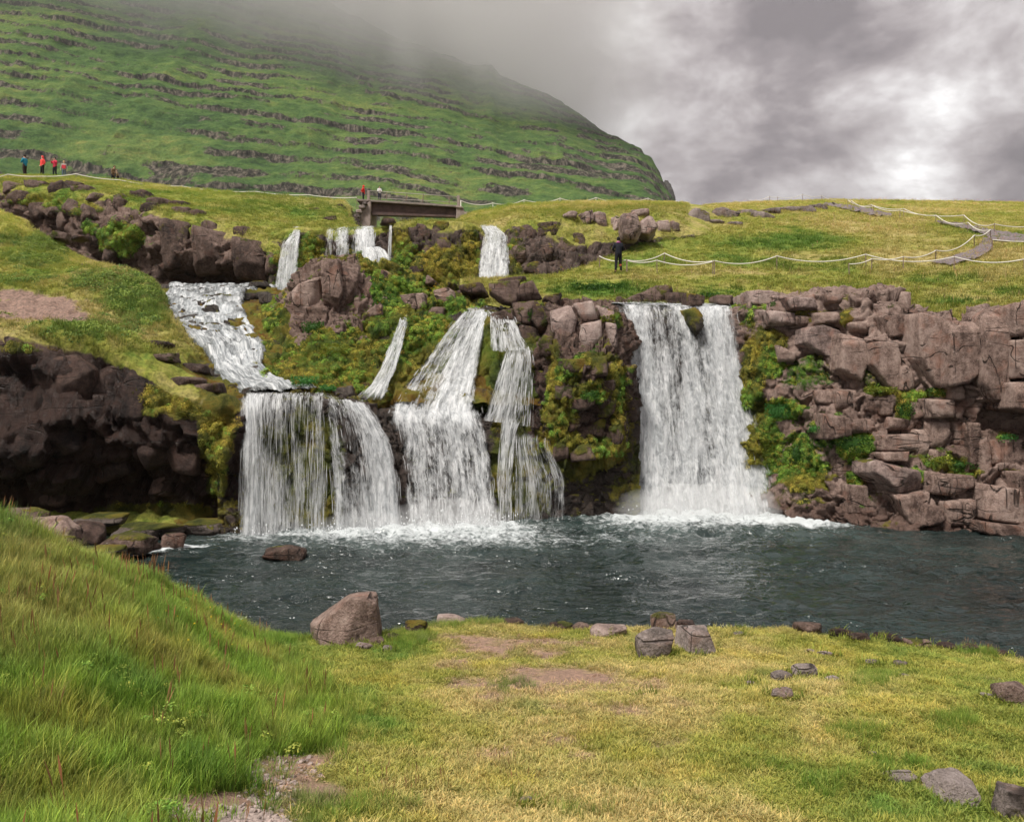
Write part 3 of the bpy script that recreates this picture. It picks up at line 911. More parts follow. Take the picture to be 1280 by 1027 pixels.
# wall behind the right fall
rw = [
    [(755, 695, 31.5), (860, 690, 31.2), (940, 690, 31)],
    [(755, 648, 32), (860, 646, 31.6), (940, 648, 31)],
    [(755, 560, 31.6), (860, 560, 31.6), (940, 560, 31.2)],
    [(755, 420, 31.6), (800, 420, 31.7), (865, 420, 31.5), (940, 420, 31.6)],
    [(755, 388, 32), (800, 388, 32.0), (852, 389, 32.0), (862, 384, 31.8), (876, 385, 31.8), (884, 390, 32.0), (940, 390, 32)],
    [(755, 383, 34), (860, 384, 34), (940, 385, 34)],
    [(755, 384, 37), (940, 386, 37)],
]
P0 = loft(rw, 120, 160, 1.5, 2)
P, N0 = rockify(P0, [((.9, .8, 1.1), .16, .16, .08), ((.35, .35, .4), .06, .2, .04)], 200, .03)
moss = np.clip(.25 + .4 * fbm(P, .7, 3, .5, 201), 0, 1)
grid_obj('rock_cliff', P, M['rock_bed'], {'moss': moss, 'wet': np.full(P.shape[:2], .9)}, kind='structure')
reg('right_wall', P)

# ------------------------------------------------------------------ left-hand cliff and the bank above it
lc = [
    [(-420, 720, 21), (0, 700, 23.2), (200, 680, 24.4), (322, 676, 25.1)],
    [(-420, 640, 25.2), (0, 640, 26.0), (200, 642, 26.2), (285, 658, 25.4), (322, 664, 25.5)],
    [(-420, 610, 25.2), (0, 610, 25.6), (200, 614, 25.9), (280, 612, 25.0), (322, 612, 25.7)],
    [(-420, 560, 23.6), (0, 570, 24.0), (150, 565, 24.2), (225, 565, 24.2), (280, 565, 24.3), (300, 560, 24.9), (322, 560, 25.8)],
    [(-420, 480, 23.8), (0, 480, 24.2), (150, 480, 24.5), (205, 495, 24.4), (270, 520, 24.3), (298, 528, 24.9), (322, 530, 25.8)],
    [(-420, 412, 24.0), (0, 418, 24.4), (60, 428, 24.6), (110, 424, 24.8), (165, 438, 25.1), (210, 466, 25.0), (262, 492, 24.8), (288, 503, 25.0), (322, 512, 26)],
    [(-420, 404, 25.4), (0, 404, 25.8), (100, 412, 26.3), (165, 422, 26.9), (210, 444, 26.6), (250, 470, 26.3), (285, 493, 26.3), (322, 506, 26.9)],
    [(-420, 370, 29), (0, 385, 29), (100, 392, 29.5), (170, 402, 29.8), (200, 418, 29.2), (240, 444, 28.2), (280, 480, 27.3), (322, 500, 27.7)],
    [(-420, 330, 35), (0, 352, 33.5), (60, 352, 33.5), (110, 346, 33), (160, 342, 32.8), (190, 352, 32.6), (207, 385, 32), (235, 425, 30), (270, 470, 28.6), (322, 500, 28.6)],
    [(-420, 270, 46), (0, 282, 44), (40, 300, 43), (80, 322, 41.5), (130, 338, 40), (180, 350, 37), (207, 378, 35), (235, 430, 32), (322, 505, 30)],
    [(-420, 250, 56), (0, 262, 52), (40, 285, 49), (100, 328, 47), (180, 358, 44), (235, 420, 38), (322, 510, 34)],
]
P0 = loft(lc, 310, 310, 2.5, 2.5)
nv = P0.shape[0]
X_, Y_ = PX(P0)
rockm = sstep(.25, -.05, normals(blur(blur(P0, 5, 0), 5, 1))[..., 2] - .45)
P, N0 = rockify(P0, [((1.5, 1.2, 1.6), .30, .20, .20), ((.6, .5, .55), .12, .24, .10), ((.2, .2, .2), .03, .2, .03)], 220, .03, .08 + .92 * rockm)
hump = (1 - rockm) * (.34 * fbm(P, .45, 3, .5, 222) + .26 * np.abs(fbm(P, .9, 3, .5, 223)) + .10 * fbm(P, 2.4, 3, .5, 221))
P[..., 2] += hump * sstep(0, .5, 1 - rockm)
X_, Y_ = PX(P)
edge = sstep(180, 285, X_ + 45 * fbm(P, .9, 4, .6, 224))
moss = np.clip(rockm * (spots_mask(P, [(190, 500, 30, 24, 1), (235, 505, 34, 22, 1), (270, 540, 28, 60, .9), (30, 432, 40, 14, .7), (200, 640, 110, 16, .8), (250, 455, 40, 20, .9), (270, 600, 20, 40, .7), (90, 432, 120, 7, .8)], 225) * .9 + .1 * fbm(P, .6, 3, .5, 226)) + (1 - rockm) * edge * .9, 0, 1)
col = turf_col(P, .56 + .35 * fbm(P, .30, 4, .6, 227), 228, 0, .8)
scar = sstep(.3, .7, spots_mask(P, [(42, 384, 62, 17, 1.2), (15, 368, 30, 8, 1.0), (85, 396, 30, 7, 1), (8, 388, 12, 10, .8), (95, 296, 22, 3, .5)], 229, .4))[..., None]
col = col * (1 - scar) + np.array((.27, .185, .15)) * scar
wet = np.clip(.95 - .2 * fbm(P, .8, 3, .5, 230), 0, 1)

def bank_mat():
    """rock where the bank is steep, turf where it lies flatter"""
    m = M['rock_dark'].copy(); m.name = 'turf_over_dark_basalt'
    t = NT(m.node_tree)
    out = [n for n in t.n if n.type == 'OUTPUT_MATERIAL'][0]
    rock = out.inputs[0].links[0].from_socket
    p = t.pos()
    n = t.noise(p, 9, 8, .7)
    c = t.mix(1.0, t.attr('col', 'Color'), t.ramp(n, [(.28, (.35, .38, .35)), (.5, (.95, .95, .95)), (.72, (1.6, 1.5, 1.4))]), 'MULTIPLY')
    sh = principled(t, c, 1.0, .08, t.bump(n, 1.0, .12))
    mx = t.new('ShaderNodeMixShader')
    f = t.step(t.math('ADD', t.attr('rockm'), t.math('MULTIPLY', t.math('SUBTRACT', t.noise(p, 2.5, 5), .5), .5)), .40, .62)
    t.put(mx.inputs[0], f); t.put(mx.inputs[1], sh); t.put(mx.inputs[2], rock)
    t.put(out.inputs[0], mx.outputs[0])
    return m
M['bank'] = bank_mat()
rk_attr = np.maximum(rockm, edge * sstep(.3, .7, edge))
grid_obj('river_bank', P, M['bank'], {'moss': moss, 'wet': wet * sstep(430, 450, Y_), 'col': col, 'rockm': rk_attr, 'green': np.zeros(P.shape[:2]), 'hue': .10 * (1 - rockm)}, kind='structure')
N = reg('bank', P)
BANK = dict(P=P, N=N, col=col, rockm=rk_attr, scar=scar[..., 0])
MOSSY.append(('bank', P, np.clip(moss * rockm, 0, 1) * sstep(660, 620, Y_), np.full(P.shape[:2], .25)))

# ------------------------------------------------------------------ back cliff on the left with the viewpoint above
dc = [
    [(-420, 300, 54), (0, 300, 53.5), (60, 322, 51), (120, 348, 49), (200, 368, 46.5), (280, 376, 45), (362, 376, 43)],
    [(-420, 265, 54.3), (0, 264, 54), (60, 288, 51.6), (130, 325, 49.4), (210, 350, 47), (300, 356, 46), (362, 350, 43.6)],
    [(-420, 250, 54), (0, 250, 53.5), (60, 266, 51), (130, 290, 48.5), (220, 312, 45.2), (300, 320, 44), (345, 322, 43), (362, 322, 43.6)],
    [(-420, 228, 55), (0, 230, 54.5), (60, 233, 52.5), (125, 241, 50.5), (150, 248, 49.5), (200, 263, 47.5), (250, 273, 46.5), (300, 283, 45.5), (340, 298, 44.5), (362, 305, 44.6)],
    [(-420, 223, 60), (0, 225, 60), (60, 227, 59), (125, 231, 56), (160, 239, 54), (200, 251, 51), (250, 261, 49.5), (300, 271, 48.5), (345, 284, 47), (362, 288, 46.8)],
    [(-420, 220, 66), (0, 219, 67), (60, 219, 67), (100, 221, 66), (150, 226, 64), (230, 235, 62), (320, 242, 62), (362, 245, 62)],
    [(-420, 232, 75), (0, 230, 75), (150, 240, 74), (320, 256, 72), (362, 258, 72)],
]
P0 = loft(dc, 360, 190, 2.5, 2.5, [1, 1, 1, 1, .6, .45])
nz = normals(blur(blur(P0, 4, 0), 4, 1))[..., 2]
rockm = sstep(.75, .35, nz)
P, N0 = rockify(P0, [((1.8, 1.5, 1.5), .34, .22, .25), ((.7, .6, .6), .16, .25, .14), ((.3, .3, .3), .05, .2, .05)], 260, .05, .12 + .88 * rockm)
X_, Y_ = PX(P)
up = np.clip(normals(blur(blur(P, 2, 0), 2, 1))[..., 2], 0, 1)
moss = np.clip(spots_mask(P, [(150, 300, 34, 26, 1), (60, 250, 60, 9, .9), (30, 243, 30, 8, .7), (100, 262, 40, 10, .7), (165, 300, 20, 14, 1), (110, 285, 12, 14, .7), (350, 320, 10, 40, .9), (180, 255, 40, 6, .7)], 265) + .6 * sstep(.45, .85, up), 0, 1)
col = turf_col(P, .40, 268, 0, .5)
rk_attr = rockm * (1 - .55 * moss)
M['bank_brown'] = None
def bank_from(base, name):
    m = base.copy(); m.name = name
    t = NT(m.node_tree)
    out = [n for n in t.n if n.type == 'OUTPUT_MATERIAL'][0]
    rock = out.inputs[0].links[0].from_socket
    p = t.pos()
    n = t.noise(p, 6, 8, .7)
    c = t.mix(1.0, t.attr('col', 'Color'), t.ramp(n, [(.28, (.35, .38, .35)), (.5, (.95, .95, .95)), (.72, (1.6, 1.5, 1.4))]), 'MULTIPLY')
    sh = principled(t, c, 1.0, .08, t.bump(n, 1.0, .15))
    mx = t.new('ShaderNodeMixShader')
    f = t.step(t.math('ADD', t.attr('rockm'), t.math('MULTIPLY', t.math('SUBTRACT', t.noise(p, 1.8, 5), .5), .6)), .40, .60)
    t.put(mx.inputs[0], f); t.put(mx.inputs[1], sh); t.put(mx.inputs[2], rock)
    t.put(out.inputs[0], mx.outputs[0])
    return m
M['bank_brown'] = bank_from(M['rock_brown'], 'turf_over_brown_basalt')
wetd = .75 * sstep(320, 345, Y_)
grid_obj('rock_cliff', P, M['bank_brown'], {'moss': moss * rockm, 'wet': wetd, 'col': col, 'rockm': rk_attr, 'green': np.clip(.4 + fbm(P, .3, 2, .5, 269), 0, 1)}, kind='structure')
N = reg('back_left', P)
BACKL = dict(P=P, N=N, col=col, rockm=rk_attr)
MOSSY.append(('back_left', P, moss * rockm, np.clip(.4 + fbm(P, .3, 2, .5, 269), 0, 1)))

# ------------------------------------------------------------------ back wall of the upper pool, bridge gorge and knolls
fc = [
    [(335, 378, 43), (405, 376, 43), (500, 376, 43), (600, 366, 43), (640, 362, 43), (690, 358, 42.5), (745, 332, 43.5), (800, 310, 45), (880, 300, 47.5), (950, 330, 50)],
    [(335, 330, 43.6), (375, 330, 43.6), (405, 320, 44.2), (470, 320, 44.5), (492, 320, 43.6), (560, 320, 43.2), (600, 325, 44.2), (640, 320, 43.9), (690, 315, 43.2), (745, 300, 44.2), (800, 294, 45.5), (880, 288, 48), (950, 320, 51)],
    [(335, 295, 44.4), (360, 286, 45), (380, 283, 44.6), (403, 285, 44.8), (407, 290, 45.2), (470, 287, 45.2), (488, 284, 44.6), (495, 277, 44.4), (520, 275, 44.5), (575, 276, 44.8), (593, 280, 45), (603, 285, 45.6), (630, 285, 45.4), (642, 279, 44.6), (690, 275, 44.6), (720, 268, 46), (757, 266, 47.5), (800, 264, 48.5), (845, 268, 50), (880, 276, 52), (950, 300, 55)],
    [(335, 287, 47), (405, 281, 48), (455, 285, 48), (470, 288, 48), (520, 279, 48), (580, 278, 48), (600, 280, 48), (640, 271, 48), (720, 263, 50), (800, 258, 54), (880, 260, 58), (950, 285, 62)],
    [(335, 272, 52), (405, 266, 53), (428, 266, 54), (442, 287, 54), (470, 302, 54), (560, 302, 54), (585, 278, 54), (640, 262, 56), (720, 256, 60), (800, 255, 64), (880, 258, 66), (950, 282, 70)],
    [(335, 245, 62), (405, 248, 63), (432, 251, 64), (446, 274, 64), (466, 330, 64), (562, 330, 64), (572, 272, 64), (600, 263, 63), (640, 255, 64), (720, 252, 68), (800, 252, 72), (850, 253, 74), (880, 257, 75), (950, 282, 78)],
    [(335, 258, 72), (440, 266, 73), (466, 340, 73), (562, 340, 73), (600, 273, 72), (640, 264, 73), (720, 260, 77), (800, 260, 82), (880, 266, 84), (950, 290, 88)],
]
P0 = loft(fc, 460, 200, 2, 2.5, [1, 1, 1, .8, .7, .45])
nz = normals(blur(blur(P0, 4, 0), 4, 1))[..., 2]
rockm = sstep(.72, .4, nz)
P, N0 = rockify(P0, [((1.2, 1.0, 1.4), .24, .20, .22), ((.5, .45, .5), .13, .25, .13), ((.22, .22, .22), .05, .2, .05)], 300, .05, .12 + .88 * rockm)
X_, Y_ = PX(P)
moss = np.clip(.50 * rockm + .45 * fbm(P, .55, 3, .55, 305) + .3 * spots_mask(P, [(388, 310, 16, 40, 1), (500, 300, 14, 40, 1), (545, 310, 30, 40, .8), (590, 310, 14, 40, 1), (660, 270, 40, 8, 1), (360, 295, 14, 14, 1), (560, 340, 40, 14, .8)], 306)
               - .75 * spots_mask(P, [(690, 310, 45, 36, 1.0), (532, 290, 16, 22, .8), (740, 300, 30, 30, .7)], 307), 0, 1)
col = turf_col(P, .40 + .2 * sstep(580, 640, X_), 308, 0, .45)
grn = np.clip(.30 + .8 * fbm(P, .35, 2, .5, 309) + .5 * sstep(420, 380, X_), 0, 1)
bankf = bank_from(rock_mat('mossy_back_basalt', (.028, .020, .016), (.105, .075, .062), (.21, .155, .132), .4, .2), 'turf_over_mossy_basalt')
grid_obj('rock_cliff', P, bankf, {'moss': moss, 'wet': .35 * rockm + .3 * sstep(640, 620, X_), 'col': col, 'rockm': rockm, 'green': grn}, kind='structure')
N = reg('back_wall', P)
BACKW = dict(P=P, N=N, col=col, rockm=rockm)
MOSSY.append(('back_wall', P, moss * rockm, grn))

# ------------------------------------------------------------------ stream bed with the cascade
sb = [
    [(140, 470, 26.2), (230, 492, 26.0), (260, 496, 26.0), (300, 499, 26.2), (380, 496, 26.6), (460, 506, 27.6), (720, 506, 29)],
    [(140, 440, 28.2), (230, 458, 28), (260, 476, 27.4), (300, 482, 27.4), (340, 486, 27.4), (380, 484, 27.6), (460, 488, 28.4), (720, 470, 30)],
    [(140, 415, 29.6), (200, 428, 29.3), (260, 450, 28.6), (330, 462, 28.2), (380, 466, 28.4), (460, 462, 29.5), (720, 450, 31)],
    [(140, 398, 32), (190, 406, 32), (250, 416, 31), (330, 427, 30.3), (380, 432, 30.5), (460, 430, 31.2), (720, 420, 32)],
    [(140, 380, 35.5), (195, 378, 35), (290, 380, 34.6), (335, 392, 33.8), (380, 400, 33.4), (460, 404, 33.4), (600, 396, 33.5), (720, 396, 33.8)],
    [(140, 368, 38), (205, 364, 37.5), (290, 366, 37.4), (340, 370, 37), (375, 384, 35.5), (460, 392, 35), (600, 387, 34.6), (720, 386, 34.8)],
    [(140, 362, 42), (205, 361, 41), (290, 361, 40.5), (340, 363, 39.8), (460, 380, 38), (600, 377, 36), (720, 374, 36)],
    [(140, 368, 47), (340, 364, 44.5), (460, 374, 43.5), (640, 366, 42.6), (720, 364, 42)],
]
P0 = loft(sb, 340, 210, 2.5, 2)
P, N0 = rockify(P0, [((.9, .9, .6), .14, .18, .08), ((.35, .35, .3), .06, .2, .05)], 340, .04)
X_, Y_ = PX(P)
moss = np.clip(.62 + .35 * fbm(P, .7, 3, .5, 341), 0, 1) * sstep(190, 330, X_ + 60 * fbm(P, .5, 2, .5, 342) + 160 * (P[..., 1] < 30))
grid_obj('stream_bed', P, M['rock_bed'], {'moss': moss, 'wet': np.full(P.shape[:2], .5), 'green': np.full(P.shape[:2], .05), 'hue': np.full(P.shape[:2], .14)}, kind='structure')
reg('bed', P)
BEDP = P0

# ------------------------------------------------------------------ mossy knoll between cascade and middle falls
ek = [
    [(318, 505, 26.4), (380, 500, 26.8), (430, 505, 27.2), (475, 508, 27.8), (500, 490, 28.4), (540, 450, 29.6), (570, 415, 30.4), (608, 396, 31.6)],
    [(318, 480, 27.4), (350, 478, 27.5), (400, 480, 27.7), (450, 478, 28.3), (480, 462, 28.9), (510, 440, 29.6), (545, 414, 30.3), (572, 400, 30.8), (608, 390, 32)],
    [(318, 452, 28.7), (350, 446, 28.8), (400, 446, 29.0), (450, 436, 29.3), (490, 418, 29.9), (520, 405, 30.4), (550, 398, 30.8), (580, 391, 31.2), (608, 387, 32.4)],
    [(318, 420, 30.6), (350, 415, 30.6), (378, 410, 30.4), (405, 405, 30.2), (430, 402, 30.4), (470, 392, 30.8), (520, 382, 31.4), (560, 382, 31.8), (590, 384, 32), (608, 385, 33)],
    [(318, 398, 33), (352, 385, 32.4), (365, 368, 31.6), (385, 364, 31.4), (420, 362, 31.4), (445, 365, 31.4), (480, 360, 31.8), (520, 366, 32.4), (560, 374, 33), (608, 383, 34)],
    [(318, 390, 35), (355, 378, 34), (366, 350, 32.6), (385, 335, 32.4), (402, 326, 32.5), (440, 326, 32.6), (470, 328, 32.9), (500, 338, 33.2), (530, 352, 33.8), (560, 368, 34.4), (608, 383, 35)],
    [(318, 390, 37), (366, 362, 35), (402, 330, 34), (440, 325, 34.2), (475, 328, 34.6), (510, 344, 35), (560, 372, 36), (608, 386, 36.5)],
    [(318, 400, 39), (402, 380, 37), (475, 380, 38), (608, 396, 38)],
]
P0 = loft(ek, 300, 230, 2.5, 3)
X_, Y_ = PX(P0)
bare = sstep(.35, .6, spots_mask(P0, [(415, 372, 60, 48, 1.0), (385, 385, 30, 40, 1), (440, 350, 14, 30, .8)], 361, .3))
P, N0 = rockify(P0, [((1.0, .9, 1.3), .2, .2, .16), ((.4, .4, .45), .10, .25, .09), ((.15, .15, .15), .03, .2, .03)], 360, .05)
P[..., 2] += (1 - bare) * .12 * fbm(P, 1.1, 3, .5, 362)
X_, Y_ = PX(P)
moss = np.clip((1 - bare) * (.78 + .3 * fbm(P, .8, 3, .5, 363)) + .9 * spots_mask(P, [(422, 367, 16, 9, 1)], 364), 0, 1)
green = np.clip(.28 + .9 * fbm(P, .55, 2, .5, 365) + .25 * sstep(450, 420, Y_) * sstep(400, 430, X_), 0, 1)
grid_obj('mossy_knoll', P, M['rock_brown'], {'moss': moss, 'wet': .3 * sstep(440, 480, Y_), 'green': green, 'hue': .08 * sstep(420, 470, Y_)}, kind='structure')
reg('knoll', P)
KNOLL = dict(P=P, N=normals(P), moss=moss)
MOSSY.append(('knoll', P, moss * (1 - bare * .6), green))

# ------------------------------------------------------------------ mountain
mt = [
    [(-420, 330, 420), (843, 330, 470), (850, 330, 470)],
    [(-420, 262, 445), (843, 262, 500), (850, 262, 500)],
    [(-420, -330, 960), (0, -190, 900), (200, -100, 860), (350, -30, 830), (500, 45, 790), (600, 84, 770), (615, 80, 768), (622, 92, 766), (700, 126, 740), (760, 165, 712), (798, 184, 690), (815, 203, 680), (826, 220, 672), (833, 236, 668), (843, 252, 661), (850, 262, 660)],
    [(-420, -300, 1200), (0, -170, 1120), (200, -80, 1080), (500, 55, 1000), (600, 95, 980), (700, 138, 950), (800, 200, 900), (843, 262, 880), (850, 290, 860)],
]
P = loft(mt, 440, 310, 1, 2, [.15, 1, .10])
z0 = P[..., 2].copy()
warp = 10 * fbm(P, .006, 3, .5, 401) + 5 * fbm(P, .02, 4, .55, 402)
gul = fbm(P, (.022, .004, .004), 4, .55, 403)
s = z0 + .15 * P[..., 0] + warp
per = 13.5
s2 = s / per + .35 * np.sin(s / 41.0)
fr = s2 - np.floor(s2)
band = np.floor(s2).astype(int)
hgt = hf(band, band * 0, band * 0, 7)
tread = .46 + .24 * hgt
prof = np.where(fr < tread, fr / tread * .40, .40 + (fr - tread) / (1 - tread) * .60)
keep = .55 + .45 * sstep(-.45, .25, fbm(P, (.012, .004, .02), 3, .5, 404))
step = (prof - fr) * per * .95 * keep
body = sstep(0, .08, np.linspace(0, 1, P.shape[0]))[:, None] * np.ones(P.shape[:2])
P[..., 2] = z0 + step * body
N0 = normals(blur(blur(P, 3, 0), 3, 1))
P = P - np.stack((np.zeros_like(s), np.ones_like(s), np.zeros_like(s)), -1) * ((10 * gul + 4 * fbm(P, .03, 4, .55, 405) + 2.2 * fbm(P, .12, 4, .65, 406)) * body)[..., None]
rise = sstep(tread - .02, tread + .1, fr) * sstep(1.0, .93, fr)
X_, Y_ = PX(P)
rocky = rise * sstep(.30, .60, .60 + .52 * fbm(P, (.014, .004, .03), 4, .55, 407) + .25 * (hgt - .4)) * keep
lower = spots_mask(P, [(180, 218, 200, 10, 1.0), (330, 232, 60, 8, .9), (560, 180, 150, 45, .6), (820, 220, 22, 40, .9), (710, 195, 110, 45, .75), (640, 105, 40, 14, .6)], 408)
rocky = np.clip(rocky * .95 + .75 * lower * sstep(-.3, .4, fbm(P, (.05, .02, .01), 4, .6, 409)) + .35 * sstep(.35, .9, fbm(P, .03, 4, .6, 410)) * sstep(200, 500, X_), 0, 1)
grid_obj('mountain', P, M['mountain'], {'rock': rocky}, kind='structure')
reg('mountain', P)
MOUNTAIN = bpy.data.objects['mountain']
# low ground between the hill and the mountain, so nothing ends in the air
bp = np.array([[(-1300, 60, -1.2), (1300, 60, -1.2)], [(-1300, 480, -1.2), (1300, 480, -1.2)], [(-1300, 1500, -1.2), (1300, 1500, -1.2)]], float)
bp[0, :, 1] = 34
grid_obj('terrain', bp, M['hill_turf'], {'col': np.full((3, 2, 3), .12)}, kind='structure')
print('terrain', round(time.time() - T0, 1))
# ------------------------------------------------------------------ waterfalls
def sample_grid(S, u, v):
    nv, nu = S.shape[:2]
    x = np.clip(u, 0, 1) * (nu - 1.001); y = np.clip(v, 0, 1) * (nv - 1.001)
    i, j = x.astype(int), y.astype(int)
    fx, fy = x - i, y - j
    if S.ndim == 3:
        fx, fy = fx[..., None], fy[..., None]
    return (S[j, i] * (1 - fx) + S[j, i + 1] * fx) * (1 - fy) + (S[j + 1, i] * (1 - fx) + S[j + 1, i + 1] * fx) * fy

def strands(S, L, dens, n, seed, wid=(.015, .07), length=(.2, .9), lift=(.02, .22), parent=None):
    rng = np.random.default_rng(seed)
    u = rng.random(n * 4); v = rng.random(n * 4) ** .9
    keep = rng.random(n * 4) < np.clip(sample_grid(dens, u, v), 0, 1)
    u, v = u[keep][:n], v[keep][:n]
    n = len(u)
    m = 6
    ln = rng.uniform(*length, n) / L * (.55 + .75 * v)
    w = rng.uniform(*wid, n) * (.9 + 2.2 * rng.random(n) ** 3)
    lf = rng.uniform(*lift, n) * (.35 + .9 * v)
    t = np.linspace(0, 1, m)
    vv = np.clip(v[:, None] - .03 + ln[:, None] * t[None], 0, 1)
    uu = u[:, None] + rng.normal(0, .006, (n, 1)) * t + .003 * np.sin(t * 7 + rng.random((n, 1)) * 6)
    C = sample_grid(S, uu, vv)
    N = -normals(S[::-1])[::-1]
    Nn = sample_grid(N, uu, vv)
    Nn = np.where(Nn[..., 1:2] > 0, -Nn, Nn)
    C = C + Nn * lf[:, None, None]
    side = np.stack((np.ones(n), rng.normal(0, .5, n), np.zeros(n)), -1)
    side /= np.linalg.norm(side, axis=1, keepdims=True)
    taper = (.35 + .65 * np.sin(np.pi * np.clip(t * .9 + .08, 0, 1)))[None, :, None]
    o = side[:, None, :] * w[:, None, None] * .5 * taper
    V = np.stack((C - o, C + o), 2).reshape(-1, 3)
    uvs = np.zeros((n, m, 2, 2)); uvs[..., 1, 0] = 1; uvs[..., 1] = t[None, :, None]
    base = (np.arange(n) * m * 2)[:, None] + (np.arange(m - 1) * 2)[None]
    F = np.stack((base, base + 1, base + 3, base + 2), -1).reshape(-1, 4)
    op = np.repeat(np.clip(rng.uniform(.15, .75, n) * np.clip(.040 / w, .25, 1.1), 0, 1), m * 2)
    me = mesh_np('water_strand', V, F, M['strand'], {'op': op}, True, uvs.reshape(-1, 2))
    return link('water_strand', me, parent, kind='stuff')

def spray(pts, n, seed, parent, up=.5, spread=.35):
    """droplets thrown up where the water lands"""
    rng = np.random.default_rng(seed)
    D, F0 = ico(1)
    pts = np.array(pts)
    k = rng.integers(0, len(pts), n)
    c = pts[k] + np.stack((rng.normal(0, spread, n), rng.normal(-.15, spread, n), np.abs(rng.normal(0, up * .45, n))), -1)
    r = .006 + .022 * rng.random(n) ** 3
    V = (D[None] * r[:, None, None] * np.array((1, 1, 1.6)) + c[:, None]).reshape(-1, 3)
    F = (F0[None] + (np.arange(n) * len(D))[:, None, None]).reshape(-1, 3)
    me = mesh_np('spray', V, F, M['drop'])
    link('spray', me, parent, kind='stuff')

M['drop'] = plain_mat('water_drop', (.70, .72, .73), .4, .05, 8, .5)

def waterfall(label, rows, wm, density, seed, nstr, sheets=2, fine=False, lump=.07, wid=(.015, .07), length=(.2, .9), group=None, gap=.10, root=None, lift=(.02, .22)):
    """rows run from the lip down to the pool"""
    S, L = ribbon(rows, max(30, int(wm * 16)), max(40, int(0)) or 40, 1.5)
    L = max(L, .5)
    nv = max(40, int(L * 14))
    S, L = ribbon(rows, max(24, int(wm * 18)), nv, 1.5)
    nu = S.shape[1]
    uu, vv = np.meshgrid(np.linspace(0, 1, nu), np.linspace(0, 1, nv))
    U, V = uu * wm, vv * L
    C3 = np.stack((U, V, np.full_like(U, seed * 3.3)), -1)
    dn = density(uu, vv)
    wob = .35 * fbm(C3, (.9, .5, 1), 3, .5, seed)
    edge = sstep(.0, .11, uu + .06 * wob) * sstep(1.0, .89, uu + .06 * wob)
    dn = dn + .18 * fbm(C3, (1.6, .25, 1), 3, .5, seed + 2)
    dn = np.clip(dn * (.05 + .95 * edge) * np.where(edge < .02, 0, 1), 0, 1.2)
    if root is not None:
        dn = dn * sstep(.0, .10, vv + .05 * wob + .02)
    if root is None:
        base = S[-1].mean(0)
        root = empty('waterfall', (0, 0, 0), label=label, cat='waterfall', group=group)
    Nn = normals(S)
    Nn = np.where(Nn[..., 1:2] > 0, -Nn, Nn)
    mats = M['fall_fine'] if fine else M['fall']
    for k in range(sheets):
        Q = S + Nn * (lump * (fbm(C3, (2.4, .35, 1), 4, .55, seed + 10 + k) + .5 * fbm(C3, (5, 1.2, 1), 3, .55, seed + 20 + k)) * (.3 + 1.1 * vv) + gap * k * (.2 + vv))[..., None]
        uvw = np.stack((U + 7.3 * k + seed, V + 3.1 * k), -1)
        grid_obj('water_sheet', Q, mats[k % 2], {'dens': dn * (1.0 if k == 0 else .80)}, root, uvw)
    if nstr:
        strands(S, L, np.clip(dn, 0, 1) ** 1.2, nstr, seed + 90, wid, length, lift, root)
    return root, S

def dens_const(a, b=None):
    b = a if b is None else b
    return lambda u, v: a + (b - a) * v

# the broad right-hand fall: one curtain with a mossy rock nub breaking its lip
def d_right(u, v):
    d = .47 + .17 * v
    d = d - 1.8 * np.exp(-((u - .605 + .02 * v) / .030) ** 2) * sstep(.22, .05, v)
    d = d - .25 * np.exp(-((u - .60 - .06 * v) / .04) ** 2) * sstep(.75, .2, v)
    d = d - .22 * np.exp(-((u - .33 - .16 * v) / .10) ** 2) * sstep(.02, .15, v) * sstep(.75, .45, v)
    d = d - .25 * sstep(.86, .97, u) * sstep(.45, .1, v)
    d = d + .18 * np.exp(-((u - .75) / .10) ** 2) + .20 * np.exp(-((u - .2) / .08) ** 2) * sstep(.25, .5, v)
    return d
rt, S = waterfall('broad white curtain of water dropping between the mossy pillar and the tall rock wall', [
    [(766, 379, 33.6), (926, 382, 33.6)],
    [(768, 382, 31.6), (926, 385, 31.6)],
    [(770, 394, 31.25), (927, 396, 31.25)],
    [(776, 425, 31.0), (931, 428, 31.0)],
    [(780, 500, 30.6), (944, 500, 30.5)],
    [(782, 560, 30.2), (958, 560, 30.0)],
    [(782, 610, 29.9), (970, 610, 29.5)],
    [(782, 652, 29.7), (980, 654, 29.1)]], 5.0, d_right, 1, 900, 2, lump=.11, length=(.2, .9), lift=(.02, .30))
spray([S[-1, i] for i in range(0, S.shape[1], 3)], 900, 5, rt, .7, .4)
# thin threads beside it
waterfall('', [[(772, 440, 30.0), (788, 440, 30.6)], [(770, 520, 29.6), (790, 520, 30.4)], [(770, 652, 29.2), (794, 652, 30)]], .7, dens_const(.20, .15), 2, 60, 1, True, wid=(.01, .025), root=rt)

